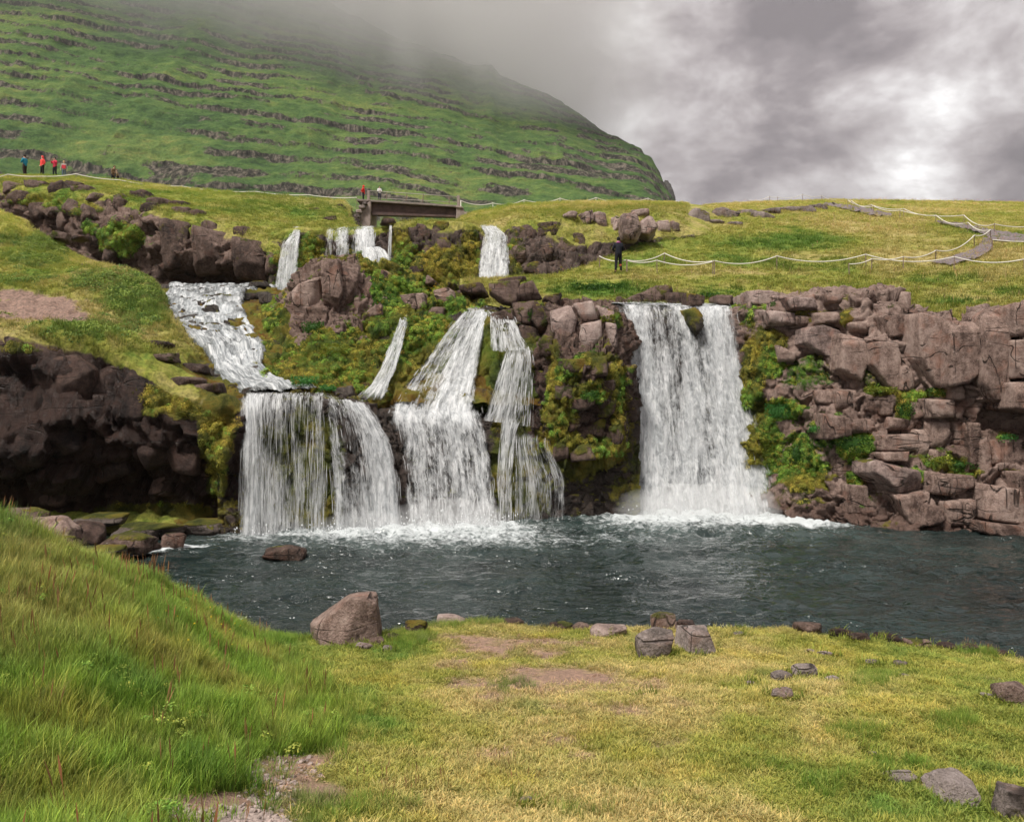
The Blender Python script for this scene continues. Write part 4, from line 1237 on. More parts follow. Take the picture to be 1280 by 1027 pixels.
# left lower fall: a thin veil over moss and a rounded apron beside it
def d_veil(u, v):
    d = .36 + .10 * v - .16 * np.exp(-((u - .62) / .25) ** 2) * sstep(.15, .4, v) * sstep(1.05, .8, v)
    return d + .25 * np.exp(-((u - .14) / .10) ** 2) - .25 * sstep(.9, 1, u) * sstep(.1, .3, v)
rt, S = waterfall('wide thin veil over brown moss and rounded apron of water where the cascade ends', [
    [(300, 490, 26.6), (412, 491, 26.9)],
    [(299, 496, 25.5), (411, 497, 25.9)],
    [(298, 510, 25.1), (411, 510, 25.6)],
    [(297, 560, 24.85), (411, 560, 25.5)],
    [(296, 672, 24.5), (411, 667, 25.2)]], 2.9, d_veil, 3, 750, 2, fine=True, lump=.05, wid=(.008, .028), length=(.35, 1.6), lift=(.0, .12))
def d_apron(u, v):
    d = .32 + .28 * v + .34 * np.exp(-((u - .95) / .35) ** 2) * sstep(.05, .3, v)
    return d - .28 * np.exp(-((u - .38) / .25) ** 2) * sstep(.2, .5, v)
_, S2 = waterfall('', [
    [(402, 491, 27.3), (455, 500, 28.1)],
    [(402, 497, 25.95), (462, 507, 27.1)],
    [(404, 508, 25.6), (474, 524, 26.75)],
    [(408, 545, 25.35), (489, 550, 26.5)],
    [(411, 600, 25.1), (500, 600, 26.2)],
    [(413, 667, 24.9), (506, 664, 25.9)]], 2.3, d_apron, 4, 450, 2, lump=.06, root=rt, wid=(.01, .04), lift=(.0, .16))
spray([S[-1, i] for i in range(0, S.shape[1], 3)] + [S2[-1, i] for i in range(0, S2.shape[1], 2)] * 2, 600, 6, rt, .4, .3)
# middle fall: upper chute, lower block, and threads to its right
def d_chute(u, v):
    d = .38 + .22 * v + .26 * np.exp(-((u - .80) / .22) ** 2) - .18 * np.exp(-((u - .35) / .18) ** 2) * sstep(.1, .4, v) * sstep(.95, .6, v)
    return d * sstep(1.0, .84, v)
rt, S = waterfall('two-step white fall spreading down a mossy ledge left of the dark pillar', [
    [(583, 385, 32.4), (606, 386, 32.4)],
    [(577, 391, 31.0), (612, 393, 30.8)],
    [(560, 410, 30.3), (606, 414, 30.0)],
    [(533, 445, 29.6), (600, 450, 29.5)],
    [(506, 482, 28.6), (596, 490, 28.65)],
    [(488, 508, 27.75), (594, 518, 28.0)],
    [(484, 524, 27.15), (600, 532, 27.65)],
    [(490, 556, 26.85), (607, 558, 27.4)]], 2.6, d_chute, 6, 500, 2, lump=.08, lift=(.0, .22))
def d_block(u, v):
    return .42 + .12 * v + .25 * sstep(.2, 0, v) - .20 * np.exp(-((u - .5) / .12) ** 2) * sstep(.4, .7, v) - .15 * np.exp(-((u - .12) / .07) ** 2) * sstep(.2, .5, v)
_, S2 = waterfall('', [
    [(480, 505, 27.7), (602, 510, 28.2)],
    [(486, 518, 27.45), (604, 520, 28.0)],
    [(494, 529, 27.2), (606, 527, 28.05)],
    [(497, 540, 27.1), (610, 540, 27.7)],
    [(500, 580, 26.7), (617, 580, 27.3)],
    [(505, 620, 26.4), (622, 618, 27.0)],
    [(507, 664, 26.0), (627, 659, 26.6)]], 3.1, d_block, 7, 550, 2, lump=.09, root=rt, lift=(.02, .26))
spray([S2[-1, i] for i in range(0, S2.shape[1], 2)], 1100, 7, rt, .55, .4)
# right-hand threads of the middle fall
waterfall('', [[(606, 388, 31.0), (636, 392, 31.0)], [(610, 396, 30.0), (645, 402, 29.9)], [(612, 410, 29.4), (652, 418, 29.2)], [(612, 440, 28.6), (662, 436, 28.9)]], 1.4, dens_const(.42, .36), 8, 260, 1, True, root=rt, wid=(.008, .03))
waterfall('', [[(632, 434, 29.0), (664, 432, 29.1)], [(624, 455, 28.6), (668, 450, 28.8)], [(614, 490, 28.2), (668, 495, 28.5)], [(602, 525, 28.0), (668, 535, 28.2)]], 1.5, lambda u, v: .50 - .25 * np.abs(u - .45) - .1 * v, 9, 420, 1, True, root=rt, wid=(.008, .03))
waterfall('', [[(626, 520, 28.05), (652, 525, 28.2)], [(624, 545, 27.8), (645, 545, 28.0)], [(620, 600, 27.3), (640, 600, 27.6)], [(622, 655, 26.8), (638, 653, 27.2)]], .6, dens_const(.55, .45), 10, 200, 1, True, root=rt, wid=(.008, .03))
_, S3 = waterfall('', [[(640, 535, 28.2), (690, 545, 28.2)], [(640, 552, 27.9), (688, 556, 28.0)], [(640, 600, 27.6), (708, 600, 28.0)], [(640, 654, 27.3), (708, 650, 28.0)]], 1.9, lambda u, v: .26 + .0 * u, 11, 200, 1, True, root=rt, wid=(.006, .018))

# slim side thread
waterfall('slim stream slanting down between moss cushions into the ledge pool', [
    [(501, 394, 31.0), (510, 394, 30.8)], [(497, 405, 30.0), (509, 408, 29.9)], [(487, 430, 29.1), (504, 432, 29.1)], [(474, 462, 28.3), (496, 462, 28.4)],
    [(460, 486, 27.8), (488, 480, 28.0)], [(440, 502, 27.2), (484, 498, 27.4)]], 1.3, lambda u, v: (.42 + .16 * v) * sstep(1.02, .86, v), 13, 120, 2, False, lump=.04, wid=(.008, .03), gap=.05)
# upper falls
waterfall('narrow upper fall widening downwards beside the dark back cliff', [
    [(366, 284, 46), (377, 284, 46)], [(366, 290, 44.3), (376, 290, 44.3)], [(352, 306, 43.3), (375, 306, 43.4)], [(347, 330, 42.9), (374, 330, 43)], [(342, 364, 42.4), (371, 364, 42.6)]],
    1.3, dens_const(.47, .50), 13, 260, 2, lump=.06, wid=(.012, .045))
def d_up(u, v):
    return .46 + .30 * sstep(.6, .75, u) - .3 * np.exp(-((u - .17) / .06) ** 2) - .35 * np.exp(-((u - .50) / .07) ** 2) - .2 * np.exp(-((u - .28) / .04) ** 2)
rt, S = waterfall('square-cut upper fall hanging under the footbridge abutment', [
    [(407, 285, 47), (470, 283, 47)], [(407, 290, 44.7), (470, 288, 44.7)], [(407, 305, 44.1), (471, 305, 44.1)], [(407, 345, 43.5), (474, 345, 43.4)]],
    2.9, d_up, 14, 700, 2, lump=.05, wid=(.012, .045))
waterfall('', [[(455, 308, 43.8), (474, 308, 43.8)], [(455, 316, 43.2), (482, 312, 43.3)], [(455, 325, 42.8), (488, 321, 42.9)], [(455, 345, 42.4), (494, 345, 42.5)]], 1.6, dens_const(.66, .66), 15, 300, 1, root=rt)
waterfall('hair-thin thread of water on the mossy wall below the bridge', [
    [(487, 280, 45), (490, 280, 45)], [(486, 290, 43.3), (490, 290, 43.3)], [(484, 325, 42.9), (489, 325, 42.9)]], .2, dens_const(.8, .6), 16, 40, 1, True, wid=(.01, .03))
waterfall('white upper fall fanning out below a notch in the back wall', [
    [(599, 281, 48), (621, 282, 48)], [(600, 284, 45.2), (622, 285, 45.2)], [(604, 292, 44.6), (634, 294, 44.8)], [(600, 310, 43.7), (637, 310, 44.0)], [(597, 330, 43.1), (638, 330, 43.4)], [(595, 356, 42.3), (638, 354, 42.6)]],
    1.8, dens_const(.50, .62), 17, 520, 2, lump=.06, wid=(.012, .045))

# ------------------------------------------------------------------ the cascade and the upper pool water
cas = [
    [(306, 496, 26.05), (410, 494, 26.75)],
    [(300, 489, 26.8), (400, 489, 27.2)],
    [(278, 478, 27.3), (368, 483, 27.4)],
    [(264, 462, 27.95), (345, 476, 27.7)],
    [(262, 452, 28.3), (330, 462, 28.1)],
    [(248, 432, 29.4), (334, 445, 29.1)],
    [(216, 416, 30.6), (338, 430, 30.1)],
    [(180, 405, 32.0), (330, 422, 31.0)],
    [(178, 396, 33.4), (318, 404, 32.4)],
    [(196, 380, 34.8), (308, 384, 34.4)],
    [(203, 366, 37.0), (310, 368, 36.8)],
    [(206, 361, 40.0), (330, 362, 39.8)],
    [(206, 362, 44.0), (360, 361, 43.0)],
]
S, L = ribbon(cas, 110, 220, 2.5)
nv, nu = S.shape[:2]
uu, vv = np.meshgrid(np.linspace(0, 1, nu), np.linspace(0, 1, nv))
b3 = fbm(S, 1.1, 3, .5, 501)
f1, f2, ids, vec = voro(S / np.array((.8, .8, 5)) + .3 * b3[..., None], 502)
Q = S.copy()
Q[..., 2] += .20 + .14 * b3 + .22 * (ids[0] - .5) * sstep(.0, .35, f2 - f1) + .09 * fbm(S, 3, 4, .6, 503) - .25 * sstep(.09, 0, uu) - .25 * sstep(.91, 1, uu)
steep = np.abs(np.gradient(Q[..., 2], axis=0)) / np.maximum(np.abs(np.gradient(Q[..., 1], axis=0)), 1e-3)
dn = np.clip(.26 + .46 * sstep(.2, .7, blur(steep, 3, 0)) + .25 * fbm(S, .8, 3, .5, 504), 0, 1.1) * sstep(0, .09, uu + .05 * b3) * sstep(1, .91, uu + .05 * b3)
dn *= sstep(0, .04, vv) * .75 + .25
root = empty('cascade', (0, 0, 0), label='foaming cascade tumbling over ledges beside the turf bank on the left', cat='cascade')

def rapids_mat():
    m, t, out = new_mat('rapids_water_surface')
    p = t.pos()
    uv = t.new('ShaderNodeUVMap'); uv.uv_map = 'uv'
    a = t.noise(t.scaled(uv.outputs[0], (3.4, .85, 1)), 1.0, 4, .58, .7)
    c = t.noise(t.scaled(uv.outputs[0], (1.0, .8, 1)), 1.0, 3, .5, .8)
    b = t.noise(t.scaled(uv.outputs[0], (9, 3.4, 1)), 1.0, 4, .62, .8)
    n = t.math('ADD', t.math('MULTIPLY', a, .42), t.math('ADD', t.math('MULTIPLY', b, .26), t.math('MULTIPLY', c, .32)))
    dens = t.attr('dens')
    f = t.step(t.math('ADD', t.math('MULTIPLY', t.math('SUBTRACT', n, .5), 3.0), t.math('SUBTRACT', dens, .5)), -.62, .50)
    nrm = t.bump(n, .9, .16)
    wat = principled(t, (.055, .060, .058), .10, .5, nrm, IOR=1.33)
    fo = principled(t, t.ramp(t.math('ADD', t.math('MULTIPLY', a, .5), t.math('MULTIPLY', b, .5)), [(.36, (.17, .19, .20)), (.50, (.36, .38, .39)), (.63, (.62, .63, .63))]), .6, .3, nrm)
    mx = t.new('ShaderNodeMixShader')
    t.put(mx.inputs[0], t.math('MULTIPLY', f, .95)); t.put(mx.inputs[1], wat); t.put(mx.inputs[2], fo)
    tp = t.new('ShaderNodeBsdfTransparent')
    m2 = t.new('ShaderNodeMixShader')
    t.put(m2.inputs[0], t.step(t.math('ADD', dens, t.math('MULTIPLY', t.math('SUBTRACT', b, .5), .5)), .04, .26)); t.put(m2.inputs[1], tp.outputs[0]); t.put(m2.inputs[2], mx.outputs[0])
    t.put(out.inputs[0], m2.outputs[0])
    return m
M['rapids'] = rapids_mat()
grid_obj('water_sheet', Q, M['rapids'], {'dens': dn}, root, np.stack((uu * 4.2, vv * L), -1))
strands(S[::-1], L, np.clip(dn[::-1] - .25, 0, 1), 1300, 507, (.015, .06), (.15, .6), (.0, .10), root)

# stream surface feeding the middle and the right falls
st = ribbon([[(572, 392, 32.2), (612, 392, 32.2)], [(582, 384, 33.5), (608, 384, 33.5)], [(580, 376, 36), (640, 372, 36)], [(560, 366, 41), (650, 358, 41.2)]], 60, 60, 2)[0]
st[..., 2] += .06 + .04 * fbm(st, 2.5, 3, .5, 508)
grid_obj('water', st, M['rapids'], {'dens': .48 + .3 * fbm(st, 1.2, 3, .5, 509)}, kind='structure', uv=st[..., :2])
st = ribbon([[(680, 378, 32.6), (935, 383, 33.2)], [(690, 377, 33.6), (935, 380, 34.4)], [(690, 374.5, 35), (935, 377, 36)]], 150, 40, 2)[0]
st[..., 2] += .03 + .03 * fbm(st, 2.5, 3, .5, 510)
grid_obj('water', st, M['rapids'], {'dens': .42 + .3 * fbm(st, 1.2, 3, .5, 511)}, kind='structure', uv=st[..., :2])
print('falls', round(time.time() - T0, 1))

# ------------------------------------------------------------------ fine spray hanging where the falls land
def mist(cx, cy, cz, sx, sy, sz, dens):
    m, t, out = new_mat('mist')
    v = t.new('ShaderNodeVolumePrincipled')
    v.inputs['Color'].default_value = (1, 1, 1, 1)
    v.inputs['Density'].default_value = dens
    t.put(out.inputs['Volume'], v.outputs[0])
    D, F = ico(3)
    V = D * np.array((sx, sy, sz)) * (1 + .18 * fbm(D * 1.7, 1, 3, .5, int(cx * 10)))[:, None] + np.array((cx, cy, cz))
    link('mist', mesh_np('mist', V, F, m), None, kind='stuff')
mist(W(872, 640, 29)[0], 28.9, .25, 3.1, 1.1, 1.0, .34)
mist(W(562, 655, 26)[0], 26.0, .2, 2.0, .8, .8, .32)
mist(W(455, 660, 25.4)[0], 25.3, .12, 1.5, .6, .55, .28)
# ------------------------------------------------------------------ rocks
def convex(pts):
    """convex outline of 2-D points, counter-clockwise"""
    p = sorted(map(tuple, pts))
    def half(q):
        h = []
        for c in q:
            while len(h) > 1 and (h[-1][0] - h[-2][0]) * (c[1] - h[-2][1]) - (h[-1][1] - h[-2][1]) * (c[0] - h[-2][0]) <= 0:
                h.pop()
            h.append(c)
        return h[:-1]
    return half(p) + half(p[::-1])

def rock_from_planes(name, planes, centre, seed, mat, sub=4, rough=.05, parent=None, k=18, moss=0.0, **kw):
    D, F = ico(sub)
    r = polytope(D, planes, k)
    V = D * r[:, None]
    s = max(V.max(0) - V.min(0))
    off = np.array((seed * 3.7, seed * 1.3, 0))
    n = fbm(V / s * 3.0 + off, 1, 4, .55, seed)
    f1, f2, ids, vec = voro(V / s * 2.6 + off, seed + 3)
    chip = (ids[0] - .5) * sstep(.02, .2, f2 - f1)
    V = V * (1 + rough * .45 * n + rough * .75 * chip)[:, None]
    V = V + (.004 + rough * .12) * s * np.stack([fbm(V / s * 9 + off, 1, 3, .6, seed + 7 + i) for i in range(3)], -1)
    at = None
    if moss:
        zz = (V[:, 2] - V[:, 2].min()) / max(np.ptp(V[:, 2]), 1e-6)
        at = {'moss': np.clip(moss * (.45 + .6 * zz) + .45 * fbm(V + np.asarray(centre), 1.3, 3, .5, 77), 0, 1), 'wet': np.full(len(V), .35)}
    me = mesh_np(name, V, F, mat, at, True)
    o = link(name, me, parent, **kw)
    o.location = Vector(centre)
    return o

def rock_block(poly, grids, seed, mat, parent, out=.28, th=1.5, sub=4, tilt=.22, rough=.05, dep=None, moss=0.0, slab=False):
    """a block of the cliff face with the given outline, seated in the face behind it"""
    rng = np.random.default_rng(seed)
    cx, cy = np.mean([p[0] for p in poly]), np.mean([p[1] for p in poly])
    if dep is None:
        dep = hit(grids, cx, cy, 30)[0][1]
    C = W(cx, cy, dep)
    pts = convex([(W(x, y, dep)[0] - C[0], W(x, y, dep)[2] - C[2]) for x, y in poly])
    planes = []
    for a, b in zip(pts, pts[1:] + pts[:1]):
        e = np.array(b) - np.array(a)
        L = np.linalg.norm(e)
        if L < 1e-3: continue
        gap = rng.uniform(.94, 1.0) if slab else rng.uniform(.97, 1.05)
        n = np.array((e[1], -e[0])) / L
        ty = rng.uniform(-.18, .10) * (.3 if slab else 1)
        v = np.array((n[0], ty, n[1])); v /= np.linalg.norm(v)
        planes.append((v, max(float(np.dot(n, a)) * gap / math.sqrt(1 + ty * ty), .04)))
    f = np.array((rng.uniform(-tilt, tilt), -1, rng.uniform(-tilt * .3, tilt * 1.3))); f /= np.linalg.norm(f)
    planes.append((f, th * .5))
    for _ in range(1 if slab else 5):                       # knocked-off corners on the open side
        f = np.array((rng.uniform(-1, 1), -1.0, rng.uniform(-.9, 1.1))); f /= np.linalg.norm(f)
        w = max(np.ptp([p[0] for p in pts]), np.ptp([p[1] for p in pts]))
        planes.append((f, th * .5 + rng.uniform(-.04, .16) * w * .6))
    planes.append((np.array((0, 1, 0)), th * .5))
    return rock_from_planes('rock', planes, C + np.array((0, th * .5 - out, 0)), seed, mat, sub, rough, parent, 90 if slab else 46, moss=moss)

# blocks of the right-hand cliff, outlined one by one
BL = [
 [(1067,366),(1097,364),(1094,393),(1069,398)], [(1097,363),(1110,361),(1119,364),(1118,394),(1095,393)], [(1119,364),(1136,366),(1133,394),(1119,397)],
 [(1097,394),(1131,394),(1125,422),(1103,424)], [(1133,392),(1170,400),(1178,440),(1160,488),(1148,483),(1133,448),(1131,424)],
 [(1171,400),(1206,403),(1210,410),(1201,473),(1192,481),(1164,488),(1180,440)],
 [(1212,396),(1222,387),(1235,386),(1236,510),(1215,506),(1204,480),(1204,430)], [(1237,386),(1258,385),(1258,424),(1237,425)], [(1237,427),(1258,426),(1257,474),(1238,476)],
 [(1260,385),(1300,384),(1300,474),(1260,474)], [(1240,478),(1300,476),(1300,512),(1278,518),(1238,512)], [(1302,384),(1345,384),(1345,520),(1302,515)],
 [(1082,429),(1115,427),(1120,443),(1116,488),(1106,490),(1082,455)], [(1120,457),(1133,456),(1139,473),(1138,490),(1118,492)],
 [(1076,490),(1098,496),(1100,518),(1078,510)], [(1101,497),(1120,501),(1117,520),(1100,519)], [(1140,502),(1148,502),(1154,522),(1140,527)],
 [(1155,498),(1185,499),(1186,521),(1159,522)], [(1187,483),(1203,483),(1204,502),(1187,501)], [(1187,503),(1205,503),(1201,523),(1189,521)],
 [(1001,410),(1025,407),(1046,414),(1040,458),(999,430)], [(1047,415),(1074,424),(1079,456),(1071,480),(1043,464)], [(1018,487),(1044,486),(1046,510),(1022,503)], [(1046,486),(1072,485),(1074,515),(1047,511)],
 [(930,365),(975,368),(970,384),(932,380)], [(978,369),(1014,370),(1016,392),(985,390)], [(953,386),(990,389),(990,412),(959,410)], [(1025,366),(1046,368),(1046,384),(1030,382)],
 [(1060,403),(1085,401),(1088,421),(1064,415)], [(969,429),(995,442),(990,456),(973,454)], [(1016,390),(1040,388),(1044,404),(1018,406)], [(992,394),(1012,394),(1012,408),(994,408)],
 [(1081,577),(1095,574),(1146,585),(1146,607),(1106,613),(1080,590)], [(1106,614),(1146,610),(1131,656),(1124,652)],
 [(1148,627),(1172,631),(1172,655),(1146,659)], [(1160,589),(1183,591),(1181,620),(1158,617)], [(1185,592),(1213,594),(1214,610),(1186,622)],
 [(1174,627),(1196,626),(1196,656),(1176,657)], [(1197,625),(1214,624),(1213,655),(1198,656)], [(1225,603),(1270,610),(1282,640),(1280,655),(1222,648)], [(1222,650),(1280,657),(1290,676),(1222,664)],
 [(1272,590),(1330,590),(1330,650),(1284,640)], [(1095,543),(1137,541),(1141,564),(1095,564)], [(1144,536),(1158,536),(1158,575),(1144,575)],
 [(1225,550),(1235,547),(1237,596),(1225,599)], [(1237,550),(1250,550),(1250,582),(1237,582)], [(1025,515),(1060,522),(1058,545),(1025,550)], [(1062,524),(1092,522),(1092,541),(1062,543)],
 [(1252,548),(1276,546),(1276,588),(1253,586)], [(1095,566),(1130,566),(1128,576),(1097,574)], [(1188,526),(1206,525),(1206,560),(1190,558)], [(1110,520),(1138,524),(1138,539),(1110,540)],
 [(1162,526),(1186,525),(1184,560),(1162,560)], [(1040,566),(1062,568),(1060,600),(1042,596)], [(1050,604),(1078,606),(1082,640),(1052,640)], [(1208,526),(1224,526),(1224,600),(1210,598)],
 [(1160,562),(1186,562),(1184,588),(1160,588)],
]
for i, poly in enumerate(BL):
    w = max(p[0] for p in poly) - min(p[0] for p in poly)
    big = w > 30
    y = np.mean([p[1] for p in poly])
    out = .55 if w > 30 else (.40 if y < 480 or y > 600 else .16)
    if i in (32, 33): out = .95
    if 4 <= i <= 11: out = 1.0 if i < 6 else 1.3
    hgt = max(p[1] for p in poly) - min(p[1] for p in poly)
    slab = w * hgt > 1000 and i not in (32, 33)
    rock_block(poly, ['cliff_r'], 1000 + i, M['rock_pale'] if i in (24, 25, 26, 20, 32) else M['rock_pink'], cliff_r, out, 1.9 if big else 1.3, 5 if w > 30 or slab else 4, .06 if slab else .24, .035 if slab else .08, slab=slab)

def on_cliff(cliff, grids, polys, mat, seed, out=.3, th=1.2, sub=4, **k):
    for i, poly in enumerate(polys):
        rock_block(poly, grids, seed + i, mat, cliff, out, th, sub, **k)

def by_name(n):
    return bpy.data.objects[n]

def quad(x, y, w, h, seed):
    """an irregular four- or five-sided outline about x, y"""
    rng = np.random.default_rng(seed)
    c = [(-.5, -.5), (.5, -.5), (.5, .5), (-.5, .5)]
    c = [(a + rng.uniform(-.16, .16), b + rng.uniform(-.16, .16)) for a, b in c]
    k = rng.integers(0, 4)                    # one corner broken off
    a, b, e = c[k - 1], c[k], c[(k + 1) % 4]
    q = rng.uniform(.25, .55)
    c[k:k + 1] = [(b[0] + (a[0] - b[0]) * q, b[1] + (a[1] - b[1]) * q), (b[0] + (e[0] - b[0]) * q, b[1] + (e[1] - b[1]) * q)]
    t = rng.uniform(-.25, .25)
    return [(x + w * 1.08 * (a * math.cos(t) - b * math.sin(t)), y + h * 1.08 * (a * math.sin(t) + b * math.cos(t))) for a, b in c]

cliffs = [o for o in bpy.data.objects if o.name.startswith('rock_cliff')]
# order of building: right, lower wall, upper wall, pillar, right wall, back left, back wall
C_R, C_LOW, C_UP, C_PIL, C_RW, C_BL, C_BW = [by_name('rock_cliff' if i == 0 else f'rock_cliff.{i:03d}') for i in range(7)]
KNO, BNK, BED, HIL = by_name('mossy_knoll'), by_name('river_bank'), by_name('stream_bed'), by_name('grassy_hill')
# pale fractured cap of the pillar
on_cliff(C_PIL, ['pillar'], [[(688,389),(712,381),(722,400),(716,428),(692,432)], [(714,382),(742,378),(748,398),(724,402)], [(724,404),(752,399),(756,432),(718,436)], [(744,380),(768,388),(770,404),(752,398)],
    [(756,402),(772,406),(774,434),(760,436)]], M['rock_pale'], 2000, .42, 1.4, 4)
on_cliff(C_PIL, ['pillar'], [[(704,448),(730,446),(732,466),(706,470)], [(733,446),(758,444),(760,470),(735,472)], [(744,474),(772,472),(770,492),(746,492)], quad(705,490,22,18,1), quad(728,505,24,16,2), quad(758,512,22,20,3), quad(712,532,24,22,4), quad(744,536,26,22,5),
    quad(770,545,16,22,6), quad(700,560,18,24,7), quad(728,566,26,22,8), quad(680,430,16,22,9)], M['rock_brown'], 2050, .12, 1.0, 4, moss=.55, tilt=.4, rough=.09)
# ledge boulders round the head of the middle fall
on_cliff(C_UP, ['upper_wall', 'pillar', 'bed'], [[(613,392),(640,384),(646,402),(630,412),(616,402)], [(640,378),(672,376),(684,392),(676,410),(646,404)], [(646,404),(676,412),(674,432),(650,428)], quad(633,366,30,24,11), quad(658,366,34,22,12), quad(690,376,22,14,13), quad(674,398,22,30,14),
    quad(560,384,18,20,15), quad(574,374,20,16,16), quad(545,398,22,22,17), quad(590,362,26,14,18)], M['rock_brown'], 2100, .30, 1.0, 4, moss=.32, rough=.08)
on_cliff(HIL, ['hill', 'bed', 'right_wall'], [quad(640,353,34,10,21), quad(800,377,40,16,22), quad(820,372,44,22,23), quad(846,376,24,16,24), quad(868,378,22,16,25), quad(905,377,24,12,26), quad(780,378,18,12,27)], M['rock_brown'], 2150, .40, 1.1, 4, moss=.3, rough=.08)
# rock of the knoll
on_cliff(KNO, ['knoll'], [[(365,364),(384,350),(402,344),(404,398),(392,418),(368,396)], [(402,328),(424,325),(430,362),(416,400),(405,398)], [(425,325),(447,329),(447,364),(440,400),(419,402),(431,364)], quad(446,352,16,16,31), quad(520,378,26,18,32), quad(556,372,22,18,33), quad(488,345,16,10,34), quad(540,352,12,8,35), quad(470,390,16,10,36)], M['rock_pink'], 2200, .42, 1.1, 5, tilt=.10, rough=.06)
# back left cliff
on_cliff(C_BL, ['back_left'], [[(126,252),(150,239),(160,262),(142,266)], [(60,228),(78,226),(92,244),(62,246)], quad(22,246,34,20,41), quad(45,262,26,18,42), quad(90,262,28,22,43), quad(112,270,26,24,44), quad(80,275,24,20,45), quad(172,245,26,14,46), quad(215,256,22,12,47),
    [(196,268),(232,276),(236,330),(204,340)], [(236,280),(282,288),(286,336),(240,342)], [(286,292),(330,302),(332,352),(290,346)], quad(204,336,26,22,56), quad(116,300,22,22,57), quad(100,238,22,12,58),
    quad(185,262,20,16,59), quad(262,284,20,14,60), quad(8,262,20,24,61), quad(170,246,24,14,401), quad(195,254,26,12,402), quad(225,262,24,12,403), quad(245,268,22,10,404), quad(120,246,18,12,405), quad(40,232,22,10,406), quad(12,234,20,12,407), quad(88,232,20,9,408), quad(150,256,18,14,409), quad(135,318,18,18,62), quad(340,330,16,30,63), quad(300,290,24,14,64)], M['rock_brown'], 2300, .14, 1.5, 4, tilt=.45, rough=.09, moss=.15)
# outcrops behind the lone walker and on the hill shoulder
OUT = [[(722,268),(740,263),(742,277),(728,286)], [(741,264),(757,266),(760,288),(748,290),(742,278)], [(775,270),(793,264),(801,290),(796,302),(778,300)], [(800,277),(813,268),(822,288),(812,298),(801,294)], [(820,279),(835,277),(838,293),(822,294)],
       [(838,277),(850,283),(850,293),(840,294)], [(788,263),(810,261),(811,271),(793,274)], quad(712,272,14,12,71), quad(770,285,12,20,72)]
for i, poly in enumerate(OUT):
    rock_block(poly, ['back_wall', 'hill'], 2400 + i, M['rock_pale'], C_BW, .45, 1.5, 4, .35, .13)
for i, (x, y, w, h) in enumerate([(872, 272, 30, 16), (905, 270, 26, 14), (935, 266, 30, 12), (955, 272, 24, 10), (985, 262, 30, 10), (1006, 264, 24, 10), (1022, 261, 20, 9), (920, 280, 20, 8), (893, 279, 20, 10), (966, 263, 18, 8)]):
    rock_block(quad(x, y, w, h, 80 + i), ['hill', 'back_wall'], 2450 + i, M['rock_grey'], HIL, .35, 1.9, 4, .4, .10, moss=.3)
# back wall blocks
on_cliff(C_BW, ['back_wall'], [quad(660,292,26,22,91), quad(690,290,30,22,92), quad(676,314,30,22,93), quad(706,308,26,24,94), quad(650,316,18,24,95), quad(722,300,22,20,96), quad(700,330,24,16,97), quad(668,336,26,16,98), quad(528,288,18,18,99), quad(548,284,20,14,100), quad(570,290,18,22,101),
    quad(510,296,14,20,102), quad(556,308,18,18,103), quad(535,316,18,16,104), quad(520,338,20,14,105), quad(484,276,16,8,106), quad(392,262,12,6,107), quad(425,258,12,7,108), quad(412,274,14,6,112)],
    M['rock_brown'], 2500, .08, 1.0, 4, tilt=.4, rough=.09, moss=.4)
# dark blocks of the left-hand cliff
on_cliff(BNK, ['bank'], [[(-4,512),(52,505),(50,566),(26,578),(-4,560)], [(54,540),(96,520),(100,560),(58,574)], quad(64,470,70,66,124), [(110,440),(150,446),(146,520),(112,528)], [(152,452),(176,460),(178,530),(150,522)], [(104,566),(150,556),(160,590),(120,604)], [(160,540),(206,530),(210,580),(172,590)],
    quad(222,560,36,50,132), quad(20,460,36,60,133), quad(205,605,40,30,134), quad(250,590,34,40,135), quad(236,525,24,30,136), quad(60,620,50,26,137), quad(140,616,50,24,138)], M['rock_dark'], 2600, -.02, 1.4, 4, tilt=.30, rough=.10)
# pale slabs on the nose of the bank and rocks of the cascade
on_cliff(BNK, ['bank'], [quad(196,446,40,10,141), quad(225,478,40,14,142), quad(256,484,26,12,143), quad(240,462,24,12,144), quad(190,432,26,8,145), quad(70,295,18,10,146), quad(96,296,14,6,147), quad(102,333,12,6,148)], M['rock_brown'], 2700, .10, .9, 4, moss=.25, rough=.09)
on_cliff(BED, ['bed'], [quad(318,370,30,10,151), quad(338,374,30,12,152), quad(355,380,22,12,153), quad(322,356,22,8,154), quad(345,400,20,12,157), quad(316,440,12,7,158), quad(318,462,16,9,159), quad(352,486,34,9,160), quad(330,478,30,8,161), quad(282,362,12,8,163),
    quad(430,492,26,14,164), quad(455,508,24,12,165), quad(480,520,26,16,166)], M['rock_bed'], 2750, .30, .8, 4)

# mossy nub that splits the lip of the broad fall
rock_block([(853,386),(868,383),(876,392),(878,412),(870,424),(860,408)], ['right_wall'], 2900, M['rock_bed'], C_RW, .2, 1.4, 4, .3, .09, dep=30.9, moss=.75)
rock_block([(830,262),(831,236),(834,219),(838,230),(843,252),(846,264)], ['mountain'], 2950, plain_mat('pinnacle_rock', (.06, .055, .05), .95, .5, .3, .1), MOUNTAIN, 6, 14, 4, .3, .12, dep=664).name = 'pinnacle'
rock_block([(806,262),(808,232),(818,212),(826,228),(832,264)], ['mountain'], 2951, plain_mat('pinnacle_rock', (.055, .055, .045), .95, .5, .3, .1), MOUNTAIN, 6, 20, 4, .3, .12, dep=668).name = 'crag'

